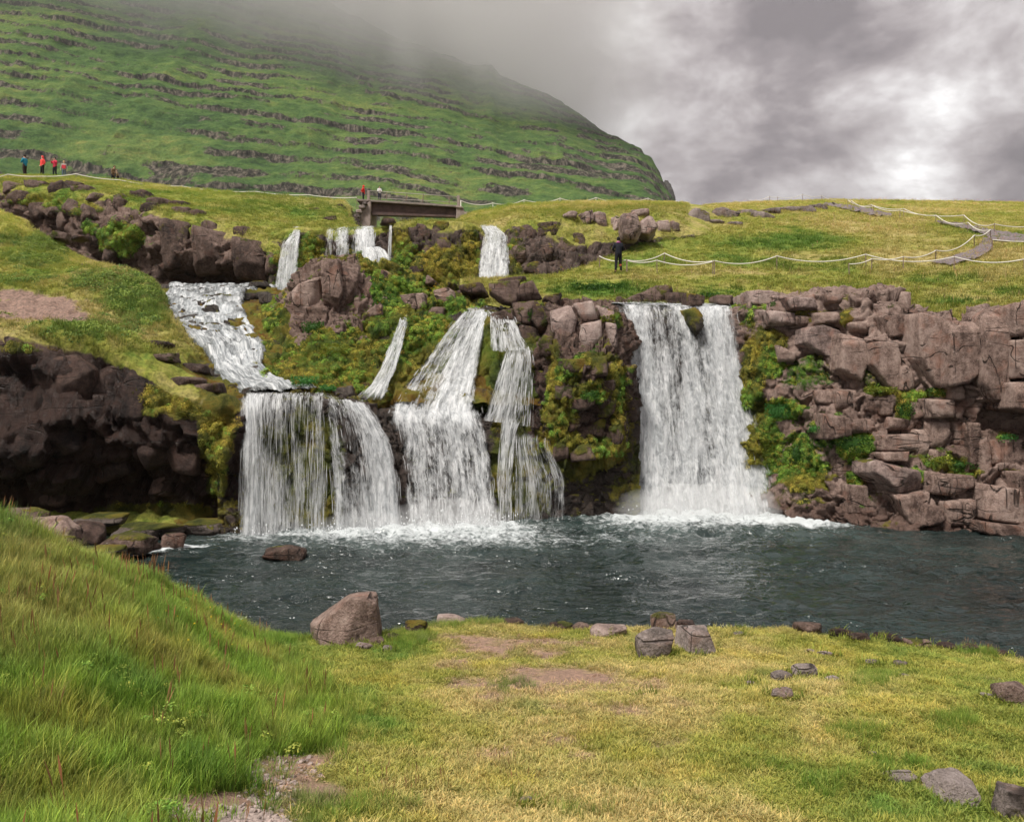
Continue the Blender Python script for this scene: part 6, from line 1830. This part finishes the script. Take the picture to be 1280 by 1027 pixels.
# single plants that stand out on the rock
def plant(label, px, py, w, h, seed, tint, grids, n=150, leaf=.16, group=None, name='fern', cat='fern'):
    G, Nn = hit(list(grids), px, py, 12)
    k = G[1] / FPX
    rng = np.random.default_rng(seed)
    V, F, H, Rr = [], [], [], []
    for b in range(n):
        a = rng.uniform(0, 2 * math.pi); r = math.sqrt(rng.random())
        bx = np.array((r * math.cos(a) * w * .5 * k, -.12 + r * math.sin(a) * .3, r * 0 + (rng.random() - .5) * h * .7 * k))
        up = np.array((math.cos(a) * .7, -.75 + math.sin(a) * .4, .8 + rng.normal(0, .3))); up /= np.linalg.norm(up)
        sd = np.cross(up, rng.normal(size=3)); sd /= np.linalg.norm(sd)
        dn = np.cross(sd, up)
        L = leaf * rng.uniform(.6, 1.4)
        i0 = len(V); rv = rng.random()
        V += [bx, bx + up * L * .45 + sd * L * .28, bx + up * L * .85 + sd * L * .12 - np.array((0, 0, L * .12)), bx + up * L * 1.0 - np.array((0, 0, L * .3)), bx + up * L * .85 - sd * L * .12 - np.array((0, 0, L * .12)), bx + up * L * .45 - sd * L * .28]
        hq = .3 + .5 * rng.random()
        H += [hq * .4, hq, hq + .1, hq + .2, hq + .1, hq]; Rr += [rv] * 6
        F += [(i0, i0 + 1, i0 + 5), (i0 + 1, i0 + 2, i0 + 4), (i0 + 1, i0 + 4, i0 + 5), (i0 + 2, i0 + 3, i0 + 4)]
    Db, Fb = ico(2)
    i0 = len(V)
    for q in Db * (1 + .15 * fbm(Db * 2 + seed, 1, 2, .5, seed))[:, None] * np.array((w * .36 * k, .08, h * .30 * k)) + np.array((0, -.02, 0)):
        V.append(q); H.append(.12); Rr.append(.3)
    F += [tuple(int(x) + i0 for x in f) for f in Fb]
    me = mesh_np(name, V, F, leaf_mat(tint), {'h': np.clip(H, 0, 1), 'r': Rr}, False)
    o = link(name, me, None, label, cat, group)
    o.location = Vector(G)
    return o

_lm = {}
def leaf_mat(tint):
    if tint not in _lm:
        m = M['moss'].copy(); m.name = 'plant_leaf'
        for n in m.node_tree.nodes:
            if n.type == 'ATTRIBUTE' and n.attribute_type == 'INSTANCER':
                rgb = m.node_tree.nodes.new('ShaderNodeRGB'); rgb.outputs[0].default_value = (*tint, 1)
                for l in list(n.outputs['Color'].links):
                    m.node_tree.links.new(rgb.outputs[0], l.to_socket)
        _lm[tint] = m
    return _lm[tint]
BRIGHT, DEEP, YEL = (.08, .24, .055), (.06, .145, .026), (.22, .26, .035)
for i, (x, y, w, h, tn, lb, gr, n) in enumerate([
    (978, 514, 46, 24, BRIGHT, 'bright emerald fern clump hanging beside the broad right-hand fall, largest on the wall', ('cliff_r',), 260),
    (1098, 488, 40, 9, YEL, 'strip of yellow-green fern on a ledge halfway up the rock wall', ('cliff_r',), 110),
    (1130, 514, 20, 22, DEEP, 'dark green clump between two low blocks of the rock wall', ('cliff_r',), 110), (1160, 510, 12, 11, BRIGHT, 'tiny fern tuft on a red-brown block of the rock wall', ('cliff_r',), 50),
    (1172, 576, 28, 17, YEL, 'fern cushion above the square lower blocks of the rock wall', ('cliff_r',), 130), (1205, 583, 38, 13, DEEP, 'wide fern cushion drooping over two lower blocks of the rock wall', ('cliff_r',), 140),
    (1256, 548, 18, 14, BRIGHT, 'fern in a recess under the big overhanging block', ('cliff_r',), 70), (1066, 556, 44, 30, DEEP, 'broad grassy cushion in the middle of the rock wall', ('cliff_r',), 220),
    (1000, 566, 30, 34, DEEP, 'dark green herbs trailing below the emerald clump', ('cliff_r',), 170), (960, 560, 30, 50, YEL, 'long tongue of olive moss beside the spray of the broad fall', ('cliff_r',), 220), (1018, 537, 18, 12, BRIGHT, 'small bright clump to the side of the emerald fern', ('cliff_r',), 60),
    (738, 494, 22, 16, DEEP, 'fern under the overhang of the dark pillar', ('pillar',), 110), (760, 400, 16, 14, YEL, 'grass tuft on the crown of the dark pillar by the lip', ('pillar',), 80), (382, 478, 34, 18, BRIGHT, 'light green herbs on orange moss above the thin veil', ('knoll', 'bed'), 160),
    (392, 410, 26, 20, DEEP, 'dark grassy clump at the foot of the knoll rock', ('knoll',), 160), (420, 440, 36, 24, YEL, 'rounded tussock on the front of the knoll', ('knoll',), 200), (412, 488, 20, 10, BRIGHT, 'bright herb at the edge of the ledge above the apron', ('knoll', 'bed'), 70),
    (668, 396, 14, 22, DEEP, 'dark fern in the gap between the ledge boulders and the pillar', ('upper_wall', 'pillar'), 100), (750, 362, 70, 12, DEEP, 'thick green sedge along the stream edge behind the pillar', ('hill',), 300), (885, 372, 24, 10, DEEP, 'green clump above the lip of the broad fall', ('hill',), 110)]):
    plant(lb, x, y, w, h, 800 + i, tn, gr, n * 3, .085 if y > 400 else .12, group='plants on the wet rock')

# yellow flowers: small stars of petals
def flower_mesh():
    V, F, H, Rr = [(0, 0, .0)], [], [1], [.5]
    for k in range(10):
        a = k * math.pi / 5
        r = 1.0 if k % 2 else .45
        V.append((r * math.cos(a), r * math.sin(a), .25)); H.append(1); Rr.append(.5)
    for k in range(10):
        F.append((0, 1 + k, 1 + (k + 1) % 10))
    return mesh_np('flower_head', V, F, M['blade'], {'h': H, 'r': Rr}, False)
FLOW = variants('flower_head', [flower_mesh()])
p = sample_surface(FG['P'], FG['longm'] * inview * spots_mask(FG['P'], [(180, 820, 60, 40, .6), (240, 780, 50, 40, 1), (290, 820, 40, 40, .8)], 811), 80, 812)[0]
scatter('wildflowers', p + np.array((0, 0, .30)), yaw_rot(len(p), 813, .5), np.full(len(p), .014), np.tile((.55, .40, .02), (len(p), 1)), FLOW, 1, 814)
p = sample_surface(KNOLL['P'], KNOLL['moss'] * spots_mask(KNOLL['P'], [(465, 390, 30, 14, 1), (430, 440, 20, 20, .8), (540, 366, 20, 6, 1)], 815), 40, 816)[0]
scatter('wildflowers', p + np.array((0, -.1, .14)), yaw_rot(len(p), 817, .5), np.full(len(p), .035), np.tile((.55, .40, .02), (len(p), 1)), FLOW, 1, 818)

# gravel of the worn path
M['gravel'] = plain_mat('gravel_stone', (.27, .215, .19), .95, .5, 30, .2)
D, F = ico(2)
gm = []
for k in range(4):
    r = polytope(D, [(v, .7 + .3 * hf(np.array([k]), np.array([j]), np.array([0]), 3)[0]) for j, v in enumerate(rand_dirs(np.random.default_rng(k), 12))], 14)
    V = D * r[:, None] * np.array((1, .8, .55))
    gm.append(mesh_np('pebble', V, F, M['gravel'], None, False))
GRAV = variants('pebble', gm)
P = FG['P']
p = sample_surface(P, spots_mask(P, [(270, 1030, 100, 22, 1), (330, 990, 40, 16, .35), (345, 962, 60, 20, .12)], 821) * (P[..., 1] > 4), 1500, 822)[0]
scatter('gravel', p, yaw_rot(len(p), 823, .3), .008 + .030 * np.random.default_rng(824).random(len(p)) ** 2.5, np.full((len(p), 3), .2), GRAV, 4, 825)
print('plants', round(time.time() - T0, 1))
# ------------------------------------------------------------------ path on the hill
M['path'] = plain_mat('gravel_path', (.15, .125, .125), .95, .3, 6, .1)
for upper, lower in [
    ([(1030, 254.5), (1060, 256.5), (1090, 263), (1116, 268)], [(1034, 257), (1062, 263.5), (1090, 270.5), (1112, 272)]),
    ([(1170, 277.5), (1200, 281), (1229, 286), (1242, 289)], [(1174, 280.5), (1203, 286), (1226, 293), (1236, 298)]),
    ([(1232, 288), (1255, 291.5), (1282, 294.5), (1330, 299)], [(1234, 301), (1255, 303), (1282, 304), (1330, 309)]),
    ([(1230, 298), (1222, 311), (1200, 319.5), (1162, 330.5)], [(1241, 303), (1239, 314), (1223, 324), (1188, 333)])]:
    t = np.linspace(0, 1, 26)
    rows = []
    for a in (upper, lower):
        a = np.array(a, float); q = np.linspace(0, 1, len(a))
        rows.append((np.interp(t, q, a[:, 0]), np.interp(t, q, a[:, 1])))
    Pg = np.zeros((7, 26, 3))
    for j in range(7):
        w = j / 6
        for i in range(26):
            x = rows[0][0][i] * (1 - w) + rows[1][0][i] * w; y = rows[0][1][i] * (1 - w) + rows[1][1][i] * w
            Pg[j, i] = hit(['hill'], x, y, 12)[0] + np.array((0, 0, .07))
    Pg[..., 2] = blur(blur(Pg[..., 2], 1, 0), 1.5, 1) + .05
    grid_obj('path', Pg[::-1], M['path'], kind='structure')

# ------------------------------------------------------------------ rope fences
M['rope'] = plain_mat('white_rope', (.62, .59, .53), .9, .15, 30)
M['iron'] = plain_mat('rusty_iron', (.11, .075, .055), .8, .3, 20)
M['wood'] = plain_mat('grey_wood', (.36, .33, .29), .9, .25, 15)

def tube(name, pts, r, mat, parent=None, n=6, r2=None, cap=True):
    pts = np.array(pts, float)
    m = len(pts)
    T = np.gradient(pts, axis=0) if m > 2 else np.repeat((pts[1] - pts[0])[None], m, 0)
    T /= np.maximum(np.linalg.norm(T, axis=1, keepdims=True), 1e-9)
    ref = np.array((0, 0, 1.0)) if abs(T[0, 2]) < .9 else np.array((1.0, 0, 0))
    A = np.cross(T, ref); A /= np.linalg.norm(A, axis=1, keepdims=True); B = np.cross(T, A)
    rr = np.linspace(r, r2 if r2 else r, m)[:, None, None]
    a = np.linspace(0, 2 * math.pi, n, endpoint=False)
    V = (pts[:, None] + rr * (np.cos(a)[None, :, None] * A[:, None] + np.sin(a)[None, :, None] * B[:, None])).reshape(-1, 3)
    i = np.arange(m - 1)[:, None] * n + np.arange(n)[None]
    j = np.arange(m - 1)[:, None] * n + (np.arange(n)[None] + 1) % n
    F = np.stack((i, j, j + n, i + n), -1).reshape(-1, 4)
    if cap:
        V = np.concatenate((V, pts[:1], pts[-1:]))
        c0, c1 = len(V) - 2, len(V) - 1
        k = np.arange(n)
        F = np.concatenate((F, np.stack((k, k, (k + 1) % n, np.full(n, c0)), -1), np.stack(((m - 1) * n + k, (m - 1) * n + (k + 1) % n, np.full(n, c1), np.full(n, c1)), -1)))
        faces = [tuple(dict.fromkeys(map(int, f))) for f in F]
        me = bpy.data.meshes.new(name)
        me.from_pydata(V.tolist(), [], faces)
        for p_ in me.polygons: p_.use_smooth = True
        me.materials.append(mat)
    else:
        me = mesh_np(name, V, F, mat)
    return link(name, me, parent)

def rope_fence(label, tops, grids, hgt=.62, mat_post=None, rope_r=.026, post_r=.022, sag=.075, depth=None, wires=1):
    root = empty('rope_fence', (0, 0, 0), label=label, cat='rope fence', group='rope fences along the walkways')
    P3 = []
    for px, py in tops:
        if depth is None:
            gy = py + 14
            for _ in range(4):
                g = hit(list(grids), px, gy, 20)[0]
                gy = py + hgt * FPX / g[1]
            g = g.copy()
        else:
            g = W(px, py, depth(px)) - np.array((0, 0, hgt))
        top = W(px, py, g[1])
        P3.append(top)
        tube('post', [g - np.array((0, 0, .25)), top + np.array((0, 0, .05))], post_r, mat_post or M['iron'], root)
    for a, b in zip(P3[:-1], P3[1:]):
        for k in range(wires):
            t = np.linspace(0, 1, 14)[:, None]
            L = np.linalg.norm(b - a)
            c = a * (1 - t) + b * t
            c[:, 2] -= (4 * t * (1 - t))[:, 0] * min(sag * L, .42) + k * hgt * .42
            tube('rope', c, rope_r, M['rope'], root, 5, cap=False)
    return root

rope_fence('long white rope on thin iron stakes crossing the hillside below the gravel path', [(749, 320), (783, 325), (830.6, 316.5), (893, 326), (971, 320), (1082, 318), (1193, 321), (1280, 324), (1370, 327)], ['hill'])
rope_fence('short second rope looping low in front of the walker fence', [(784, 325.8), (821, 325.5), (891, 327)], ['hill'])
rope_fence('rope climbing the hill along the near side of the gravel path', [(1061, 330), (1090, 323.5), (1129, 321), (1170, 313), (1218, 294), (1238, 287), (1210, 278), (1170, 269), (1130, 261), (1089, 256), (1060, 250)], ['hill'], sag=.05)
rope_fence('rope along the upper side of the gravel path near the skyline', [(1064, 250.5), (1092, 257.5), (1125, 263), (1205, 269), (1243, 280), (1310, 280)], ['hill'], sag=.05)
rope_fence('single rope beside the branch of the path leaving at the picture edge', [(1240, 299.5), (1310, 301)], ['hill'], sag=.03)
rope_fence('rope strung along the clifftop viewpoint below the group of visitors', [(-24, 225), (10, 218), (52, 220.5), (95, 217.5), (149, 225), (228, 233), (320, 239.5), (385, 243.5), (446, 247)], ['back_left', 'back_wall'], rope_r=.035, sag=.03, depth=lambda x: 61.5 + .004 * max(x, 0))
rope_fence('rope on white posts leading away from the far end of the bridge', [(576, 251), (616, 254), (655, 250), (700, 248), (745, 247.2), (810, 248), (845, 251.5)], ['back_wall'], rope_r=.035, mat_post=M['rope'], post_r=.03, depth=lambda x: 63 + .045 * (x - 576))
rope_fence('thin wire fence on dark stakes standing against the sky', [(935, 250), (962, 245.5), (972, 246.5), (1003, 243), (1027, 244.5), (1045, 250)], ['hill'], rope_r=.02, depth=lambda x: 76 + .03 * (x - 960), hgt=.9)

# ------------------------------------------------------------------ footbridge
M['concrete'] = plain_mat('weathered_concrete', (.27, .215, .19), .9, .4, 2.5, .2, 0, .6)
M['girder'] = plain_mat('rusted_steel_girder', (.085, .052, .045), .75, .45, 2.0, .3, 0, .4)
M['deck'] = plain_mat('worn_bridge_deck', (.20, .165, .145), .9, .35, 4)
def prism(name, front, d0, d1, mat, parent, bevel=.02):
    """outline in survey pixels at depth d0, carried straight back to depth d1"""
    bm = bmesh.new()
    a = [W(x, y, d0) for x, y in front]
    v0 = [bm.verts.new(p) for p in a]
    v1 = [bm.verts.new((p[0], d1, p[2])) for p in a]
    bm.faces.new(v0[::-1]); bm.faces.new(v1)
    n = len(a)
    for i in range(n):
        bm.faces.new((v0[i], v0[(i + 1) % n], v1[(i + 1) % n], v1[i]))
    bmesh.ops.recalc_face_normals(bm, faces=bm.faces)
    if bevel:
        bmesh.ops.bevel(bm, geom=list(bm.edges), offset=bevel, segments=1, affect='EDGES')
    return bm_obj(name, bm, mat, parent)
br = empty('footbridge', W(516, 275, 64), label='low footbridge of rusty girders on stone abutments spanning the gorge', cat='bridge')
BP = br.location.copy()
def on_bridge(o):
    o.location = -BP
    return o
on_bridge(prism('deck', [(446, 248.4), (573, 256.6), (573, 259.0), (446, 251.0)], 63.0, 65.4, M['deck'], br))
on_bridge(prism('girder', [(462.5, 253.6), (571, 260.4), (571, 269.6), (462.5, 265.6)], 63.35, 63.47, M['girder'], br, .01))
on_bridge(prism('girder', [(462.5, 253.6), (571, 260.4), (571, 269.6), (462.5, 265.6)], 64.9, 65.02, M['girder'], br, .01))
on_bridge(prism('flange', [(462.5, 265.2), (571, 269.2), (571, 271.4), (462.5, 268.4)], 63.15, 63.65, M['girder'], br, .01))
on_bridge(prism('flange', [(462.5, 265.2), (571, 269.2), (571, 271.4), (462.5, 268.4)], 64.7, 65.2, M['girder'], br, .01))
on_bridge(prism('flange', [(462.5, 252.4), (571, 259.4), (571, 260.2), (462.5, 253.4)], 63.15, 63.65, M['girder'], br, .01))
on_bridge(prism('abutment', [(461, 252), (463.5, 252.2), (463, 292), (441, 292), (443, 280), (446, 266)], 62.9, 65.8, M['concrete'], br, .04))
on_bridge(prism('abutment', [(570.5, 259.5), (579, 260.2), (581, 265.4), (587, 269), (585, 285), (569.5, 283)], 62.9, 65.8, M['concrete'], br, .04))
on_bridge(prism('coping', [(570, 257.2), (577.5, 257.8), (579.5, 260.0), (570, 259.4)], 62.8, 65.7, M['concrete'], br, .02))
for i, (x, y, w, h) in enumerate([(452, 258, 9, 5), (448.5, 263.5, 8, 5), (446, 269.5, 8, 5), (444, 276, 8, 6), (455.5, 253.5, 7, 4)]):   # sloping stepped stones of the near wing
    o = on_bridge(prism('stone', [(x - w / 2, y - h / 2 + 1), (x + w / 2 - 1, y - h / 2), (x + w / 2, y + h / 2), (x - w / 2 + .6, y + h / 2)], 62.6, 63.2, M['rock_grey'], br, .05))
for d in (63.1, 65.3):
    prs = [(483.3, 250.2), (507.5, 251.6), (528, 253), (561.5, 255.4)]
    for x, y in prs:
        on_bridge(tube('railing_post', [W(x, y, d), W(x + (1.4 if x in (507.5, 528) else 0), y - 10.0, d)], .035, M['iron'], br))
    on_bridge(tube('rail', [W(459.5, 238.4, d), W(483.3, 240.0, d), W(528, 243.0, d), W(571.5, 246.0, d)], .028, M['wood'], br))
    on_bridge(tube('rail', [W(460, 247.4, d), W(483.3, 248.4, d), W(528, 250.6, d), W(571.5, 253.0, d)], .022, M['wood'], br))
    for x, y0, y1 in ((460.5, 238, 251), (573, 244, 258)):
        on_bridge(prism('pillar', [(x - 1.6, y0), (x + 1.6, y0), (x + 1.8, y1), (x - 1.8, y1)], d - .12, d + .12, M['concrete'], br, .02))

# ------------------------------------------------------------------ people
def skin_mesh(joints, bones, radii, sub=1):
    me = bpy.data.meshes.new('limbs')
    names = list(joints)
    me.from_pydata([joints[n] for n in names], [(names.index(a), names.index(b)) for a, b in bones], [])
    o = bpy.data.objects.new('limbs', me)
    COL.objects.link(o)
    o.modifiers.new('skin', 'SKIN').use_smooth_shade = True
    for i, n in enumerate(names):
        d = me.skin_vertices[0].data[i]
        r = radii[n]
        d.radius = (r, r) if not isinstance(r, tuple) else r
        d.use_root = i == 0
    s = o.modifiers.new('sub', 'SUBSURF'); s.levels = sub; s.render_levels = sub
    dg = bpy.context.evaluated_depsgraph_get()
    out = bpy.data.meshes.new_from_object(o.evaluated_get(dg))
    bpy.data.objects.remove(o); bpy.data.meshes.remove(me)
    return out

def person(label, px, py, d, hpx, face, jacket, trousers, hair, pose='down', hood=False, extra=None, stride=.10, lean=0.0, group='visitors on the walkways'):
    """feet at px, py at depth d; face: 0 looks away from the viewer, 180 towards"""
    root = empty('person', W(px, py, d), label=label, cat='person', group=group)
    root.rotation_euler = (0, 0, R(face))
    s = hpx * d / FPX / 1.75
    root.scale = (s, s, s)
    J, B, Q = {}, [], {}
    def j(n, p, r, par=None):
        J[n] = (p[0], p[1] + lean * max(p[2] - .9, 0), p[2]); Q[n] = r
        if par: B.append((par, n))
    j('pelvis', (0, 0, .95), (.15, .11))
    j('spine', (0, -.01, 1.14), (.14, .10), 'pelvis'); j('chest', (0, 0, 1.36), (.165, .115), 'spine')
    j('neck', (0, .01, 1.50), .055, 'chest'); j('jaw', (0, .03, 1.58), (.070, .080), 'neck'); j('head', (0, .02, 1.66), (.080, .095), 'jaw'); j('crown', (0, .01, 1.73), (.055, .065), 'head')
    j('nose', (0, .125, 1.625), .014, 'jaw')
    for sx, nm in ((-1, 'l'), (1, 'r')):
        j('shoulder' + nm, (sx * .175, 0, 1.42), .068, 'chest')
        if pose == 'front':
            el, wr, hd = (sx * .27, .05, 1.16), (sx * .12, .24, 1.10), (sx * .05, .30, 1.12)
        elif pose == 'up':
            el, wr, hd = (sx * .25, .12, 1.20), (sx * .12, .26, 1.40), (sx * .08, .30, 1.50)
        elif pose == 'pocket':
            el, wr, hd = (sx * .29, -.05, 1.15), (sx * .21, .06, .98), (sx * .17, .12, .93)
        else:
            el, wr, hd = (sx * .25, -.02, 1.14), (sx * .27, .07, .92), (sx * .27, .10, .84)
        j('elbow' + nm, el, .050, 'shoulder' + nm); j('wrist' + nm, wr, .032, 'elbow' + nm); j('palm' + nm, hd, (.036, .020), 'wrist' + nm)
        dv = np.array(hd) - np.array(wr); dv /= np.linalg.norm(dv)
        sd = np.cross(dv, (0, 0, 1.0)) if abs(dv[2]) < .8 else np.array((0, 1.0, 0)); sd /= np.linalg.norm(sd)
        for f in range(4):
            b = np.array(hd) + sd * (f - 1.5) * .017
            j(f'finger{f}{nm}', tuple(b + dv * (.055 + .008 * (1.5 - abs(f - 1.2)))), .009, 'palm' + nm)
            j(f'tip{f}{nm}', tuple(b + dv * (.085 + .01 * (1.5 - abs(f - 1.2))) + np.array((0, .015, -.01))), .007, f'finger{f}{nm}')
        j('thumb' + nm, tuple((np.array(wr) + np.array(hd)) / 2 + sd * .045 + dv * .02), .010, 'palm' + nm)
        st = stride * sx
        j('hip' + nm, (sx * .09, 0, .88), .095, 'pelvis'); j('knee' + nm, (sx * (.095 + abs(stride) * .2), .03 + st * .3, .49), .062, 'hip' + nm)
        j('ankle' + nm, (sx * (.10 + abs(stride) * .5), st * .5 - .02, .085), .042, 'knee' + nm); j('toe' + nm, (sx * (.12 + abs(stride) * .5), st * .5 + .13, .035), .034, 'ankle' + nm)
    body = skin_mesh(J, B, Q); body.name = 'body'
    body.materials.append(cloth((.46, .28, .21), .6))
    link('body', body, root)
    def sub(keep, grow, mat, name, fix=None):
        jj = {n: J[n] for n in J if any(n.startswith(k) for k in keep)}
        bb = [(a, b) for a, b in B if a in jj and b in jj]
        qq = {n: tuple(v + grow for v in (Q[n] if isinstance(Q[n], tuple) else (Q[n], Q[n]))) for n in jj}
        if fix: fix(jj, qq, bb)
        m_ = skin_mesh(jj, bb, qq); m_.name = name
        m_.materials.append(mat)
        return link(name, m_, root)
    def hem(jj, qq, bb):
        jj['pelvis'] = (jj['pelvis'][0], jj['pelvis'][1], .80); qq['pelvis'] = (.195, .160); qq['spine'] = (.18, .145)
        jj['neck'] = (jj['neck'][0], jj['neck'][1] - .01, 1.475); qq['neck'] = (.075, .075)
    sub(('pelvis', 'spine', 'chest', 'neck', 'shoulder', 'elbow', 'wrist'), .024, cloth(jacket), 'jacket', hem)
    sub(('spine', 'pelvis', 'hip', 'knee', 'ankle'), .020, cloth(trousers), 'trousers')
    for nm in 'lr':
        sub(('ankle' + nm, 'toe' + nm), .018, cloth((.05, .04, .035)), 'shoe')
    D, F = ico(3)
    hc = np.array(J['head'])
    if hood:
        V = D * np.array((.115, .125, .145)); V = V[:, :] + hc + np.array((0, -.02, -.01))
        fr = (V[:, 1] - hc[1] > .055) & (V[:, 2] < hc[2] + .08)
        V[fr, 1] = hc[1] + .055
        link('hood', mesh_np('hood', V, F, cloth(jacket)), root)
    else:
        V = D * np.array((.092, .108, .105)) + hc + np.array((0, -.018, .028))
        fr = (V[:, 1] - hc[1] > .03) & (V[:, 2] < hc[2] + .03)
        V[fr, 1] = hc[1] + .03
        link('hair', mesh_np('hair', V, F, cloth(hair)), root)
    De, Fe = ico(1)
    for sx in (-1, 1):
        link('eye', mesh_np('eye', De * .012 + np.array(J['jaw']) + np.array((sx * .032, .078, .065)), Fe, cloth((.03, .02, .02), .3)), root)
    if extra: extra(root, J)
    return root

_cl = {}
def cloth(c, rough=.85):
    if (c, rough) not in _cl:
        _cl[(c, rough)] = plain_mat('skin' if rough == .6 else 'cloth', c, rough, .18, 40, .2)
    return _cl[(c, rough)]

def walker_extras(root, J):
    D, F = ico(3)
    V = D * np.array((.115, .10, .055)) + np.array((0, .0, 1.505))
    link('scarf', mesh_np('scarf', V, F, cloth((.34, .10, .26))), root)
    V = D * np.array((.075, .085, .10)) + np.array(J['kneer']) + np.array((.005, .0, -.10))
    link('knee_patch', mesh_np('knee_patch', V * 1.0, F, cloth((.40, .10, .05))), root)
wd = hit(['hill'], 773, 340.5, 10)[0][1]
person('lone walker in black jacket and trousers standing with back turned on the hillside', 773, 341, wd, 44, 8, (.012, .013, .020), (.010, .010, .014), (.012, .010, .010), 'front', False, walker_extras, .12)
def cliff_stand(px, py):
    P, N, X, Y = GRID['back_left']
    m = (np.abs(X - px) < 1.5) & (P[..., 1] > 60) & (P[..., 1] < 68)
    j_ = np.argmax(np.where(m, P[..., 2] * 0 + P[..., 1], -1))
    q = P.reshape(-1, 3)[j_]
    return q
for px, top, bot, face, jk, tr, hr, pose, hood, lb in [
    (31, 194, 220.2, 75, (.020, .22, .34), (.035, .022, .022), (.03, .018, .012), 'front', False, 'visitor in a teal blue jacket seen from the side at the clifftop'),
    (53, 196.5, 222.3, 150, (.72, .060, .055), (.015, .013, .014), (.05, .03, .02), 'pocket', True, 'visitor in a bright red hooded jacket at the clifftop'),
    (68.5, 198.5, 222.6, 165, (.55, .035, .075), (.012, .012, .016), (.012, .010, .010), 'up', False, 'dark-haired visitor in a crimson and black jacket raising both hands'),
    (80, 199.2, 221.8, 200, (.34, .30, .27), (.10, .13, .17), (.55, .40, .20), 'down', False, 'blonde visitor in a pale jacket and blue-grey trousers at the clifftop'),
    (141, 202, 225, 250, (.17, .105, .06), (.014, .013, .015), (.10, .05, .03), 'front', False, 'visitor in a brown jacket leaning towards a companion on the path bend'),
    (147.5, 206, 226, 100, (.24, .175, .11), (.018, .017, .02), (.28, .19, .10), 'pocket', False, 'visitor in a tan jacket stooping beside the one in brown')]:
    q = cliff_stand(px, bot)
    pxx, pyy = PX(q)
    def bag(root, J, c=None):
        pass
    ex = None
    if px == 80:
        def ex(root, J):
            bm = bmesh.new()
            bmesh.ops.create_cube(bm, size=1)
            for v in bm.verts: v.co = Vector((v.co.x * .34, v.co.y * .05 + .14, v.co.z * .36 + 1.16))
            bmesh.ops.bevel(bm, geom=list(bm.edges), offset=.02, segments=2, affect='EDGES')
            bm_obj('vest_front', bm, cloth((.60, .05, .07)), root)
    person(lb, px, float(pyy) + .4, q[1], bot - top, face, jk, tr, hr, pose, hood, ex, .06, .25 if px > 140 else 0)
person('person in a red hooded raincoat at the near end of the footbridge', 454.3, 252.5, 64.2, 20.5, 80, (.62, .035, .03), (.02, .02, .022), (.03, .02, .02), 'front', True, None, .05)
person('person in a white jacket standing on the footbridge deck', 474.3, 250.6, 64.4, 17.5, 200, (.62, .60, .60), (.020, .022, .04), (.03, .02, .015), 'front', False, None, .05)
print('people', round(time.time() - T0, 1))
# ------------------------------------------------------------------ cloud resting on the mountain
def cloud_mat():
    m, t, out = new_mat('hill_cloud')
    p = t.pos()
    sp = t.new('ShaderNodeSeparateXYZ'); t.put(sp.inputs[0], p)
    n = t.noise(t.scaled(p, (1, .6, 1.3)), .0065, 5, .6, .6)
    n2 = t.noise(p, .022, 3, .6)
    n = t.math('ADD', t.math('MULTIPLY', n, .75), t.math('MULTIPLY', n2, .25))
    # underside of the cloud: sinks towards the far end of the ridge
    base = t.math('ADD', t.math('MULTIPLY', sp.outputs[0], -.27), CLOUD['base'])
    h = t.math('SUBTRACT', sp.outputs[2], base)
    h = t.math('ADD', h, t.math('MULTIPLY', t.math('SUBTRACT', n, .5), 210))
    dn = t.step(h, -30, 220)
    dn = t.math('MULTIPLY', dn, t.step(sp.outputs[0], 170, -40))       # thins out past the end of the ridge
    dn = t.math('MULTIPLY', dn, t.step(sp.outputs[1], 560, 680))
    dn = t.math('MULTIPLY', dn, CLOUD['dens'])
    v = t.new('ShaderNodeVolumePrincipled')
    v.inputs['Color'].default_value = CLOUD['col']
    t.put(v.inputs['Density'], dn)
    v.inputs['Anisotropy'].default_value = 0.0
    t.put(out.inputs['Volume'], v.outputs[0])
    m.cycles.volume_step_rate = .6
    return m
CLOUD = dict(base=212, dens=.018, col=(.995, .985, .98, 1))
bm = bmesh.new()
bmesh.ops.create_cube(bm, size=1)
for v in bm.verts:
    v.co = Vector((-230 + v.co.x * 1300, 800 + v.co.y * 480, 500 + v.co.z * 520))
bm_obj('clouds', bm, cloud_mat(), kind='stuff')

def haze_box():
    m, t, out = new_mat('haze')
    v = t.new('ShaderNodeVolumePrincipled')
    v.inputs['Color'].default_value = (.93, .96, 1.0, 1)
    v.inputs['Density'].default_value = HAZE
    t.put(out.inputs['Volume'], v.outputs[0])
    bm = bmesh.new()
    bmesh.ops.create_cube(bm, size=1)
    for v in bm.verts:
        v.co = Vector((v.co.x * 2800, 740 + v.co.y * 1640, 409 + v.co.z * 822.5))
    bm_obj('haze', bm, m, kind='stuff')
HAZE = .00007
haze_box()
SC.cycles.volume_step_rate = 1.0
SC.cycles.volume_max_steps = 96

# far boulders' parts and small stones keep their origin on the ground; nothing else to tidy
tris = 0
for o in bpy.data.objects:
    if o.type == 'MESH' and o.name in SC.objects:
        tris += sum(len(p.vertices) - 2 for p in o.data.polygons) if len(o.data.polygons) < 2000 else len(o.data.loops) - 2 * len(o.data.polygons)
print('triangles', tris)
print('done', round(time.time() - T0, 1), 'objects', len(bpy.data.objects))
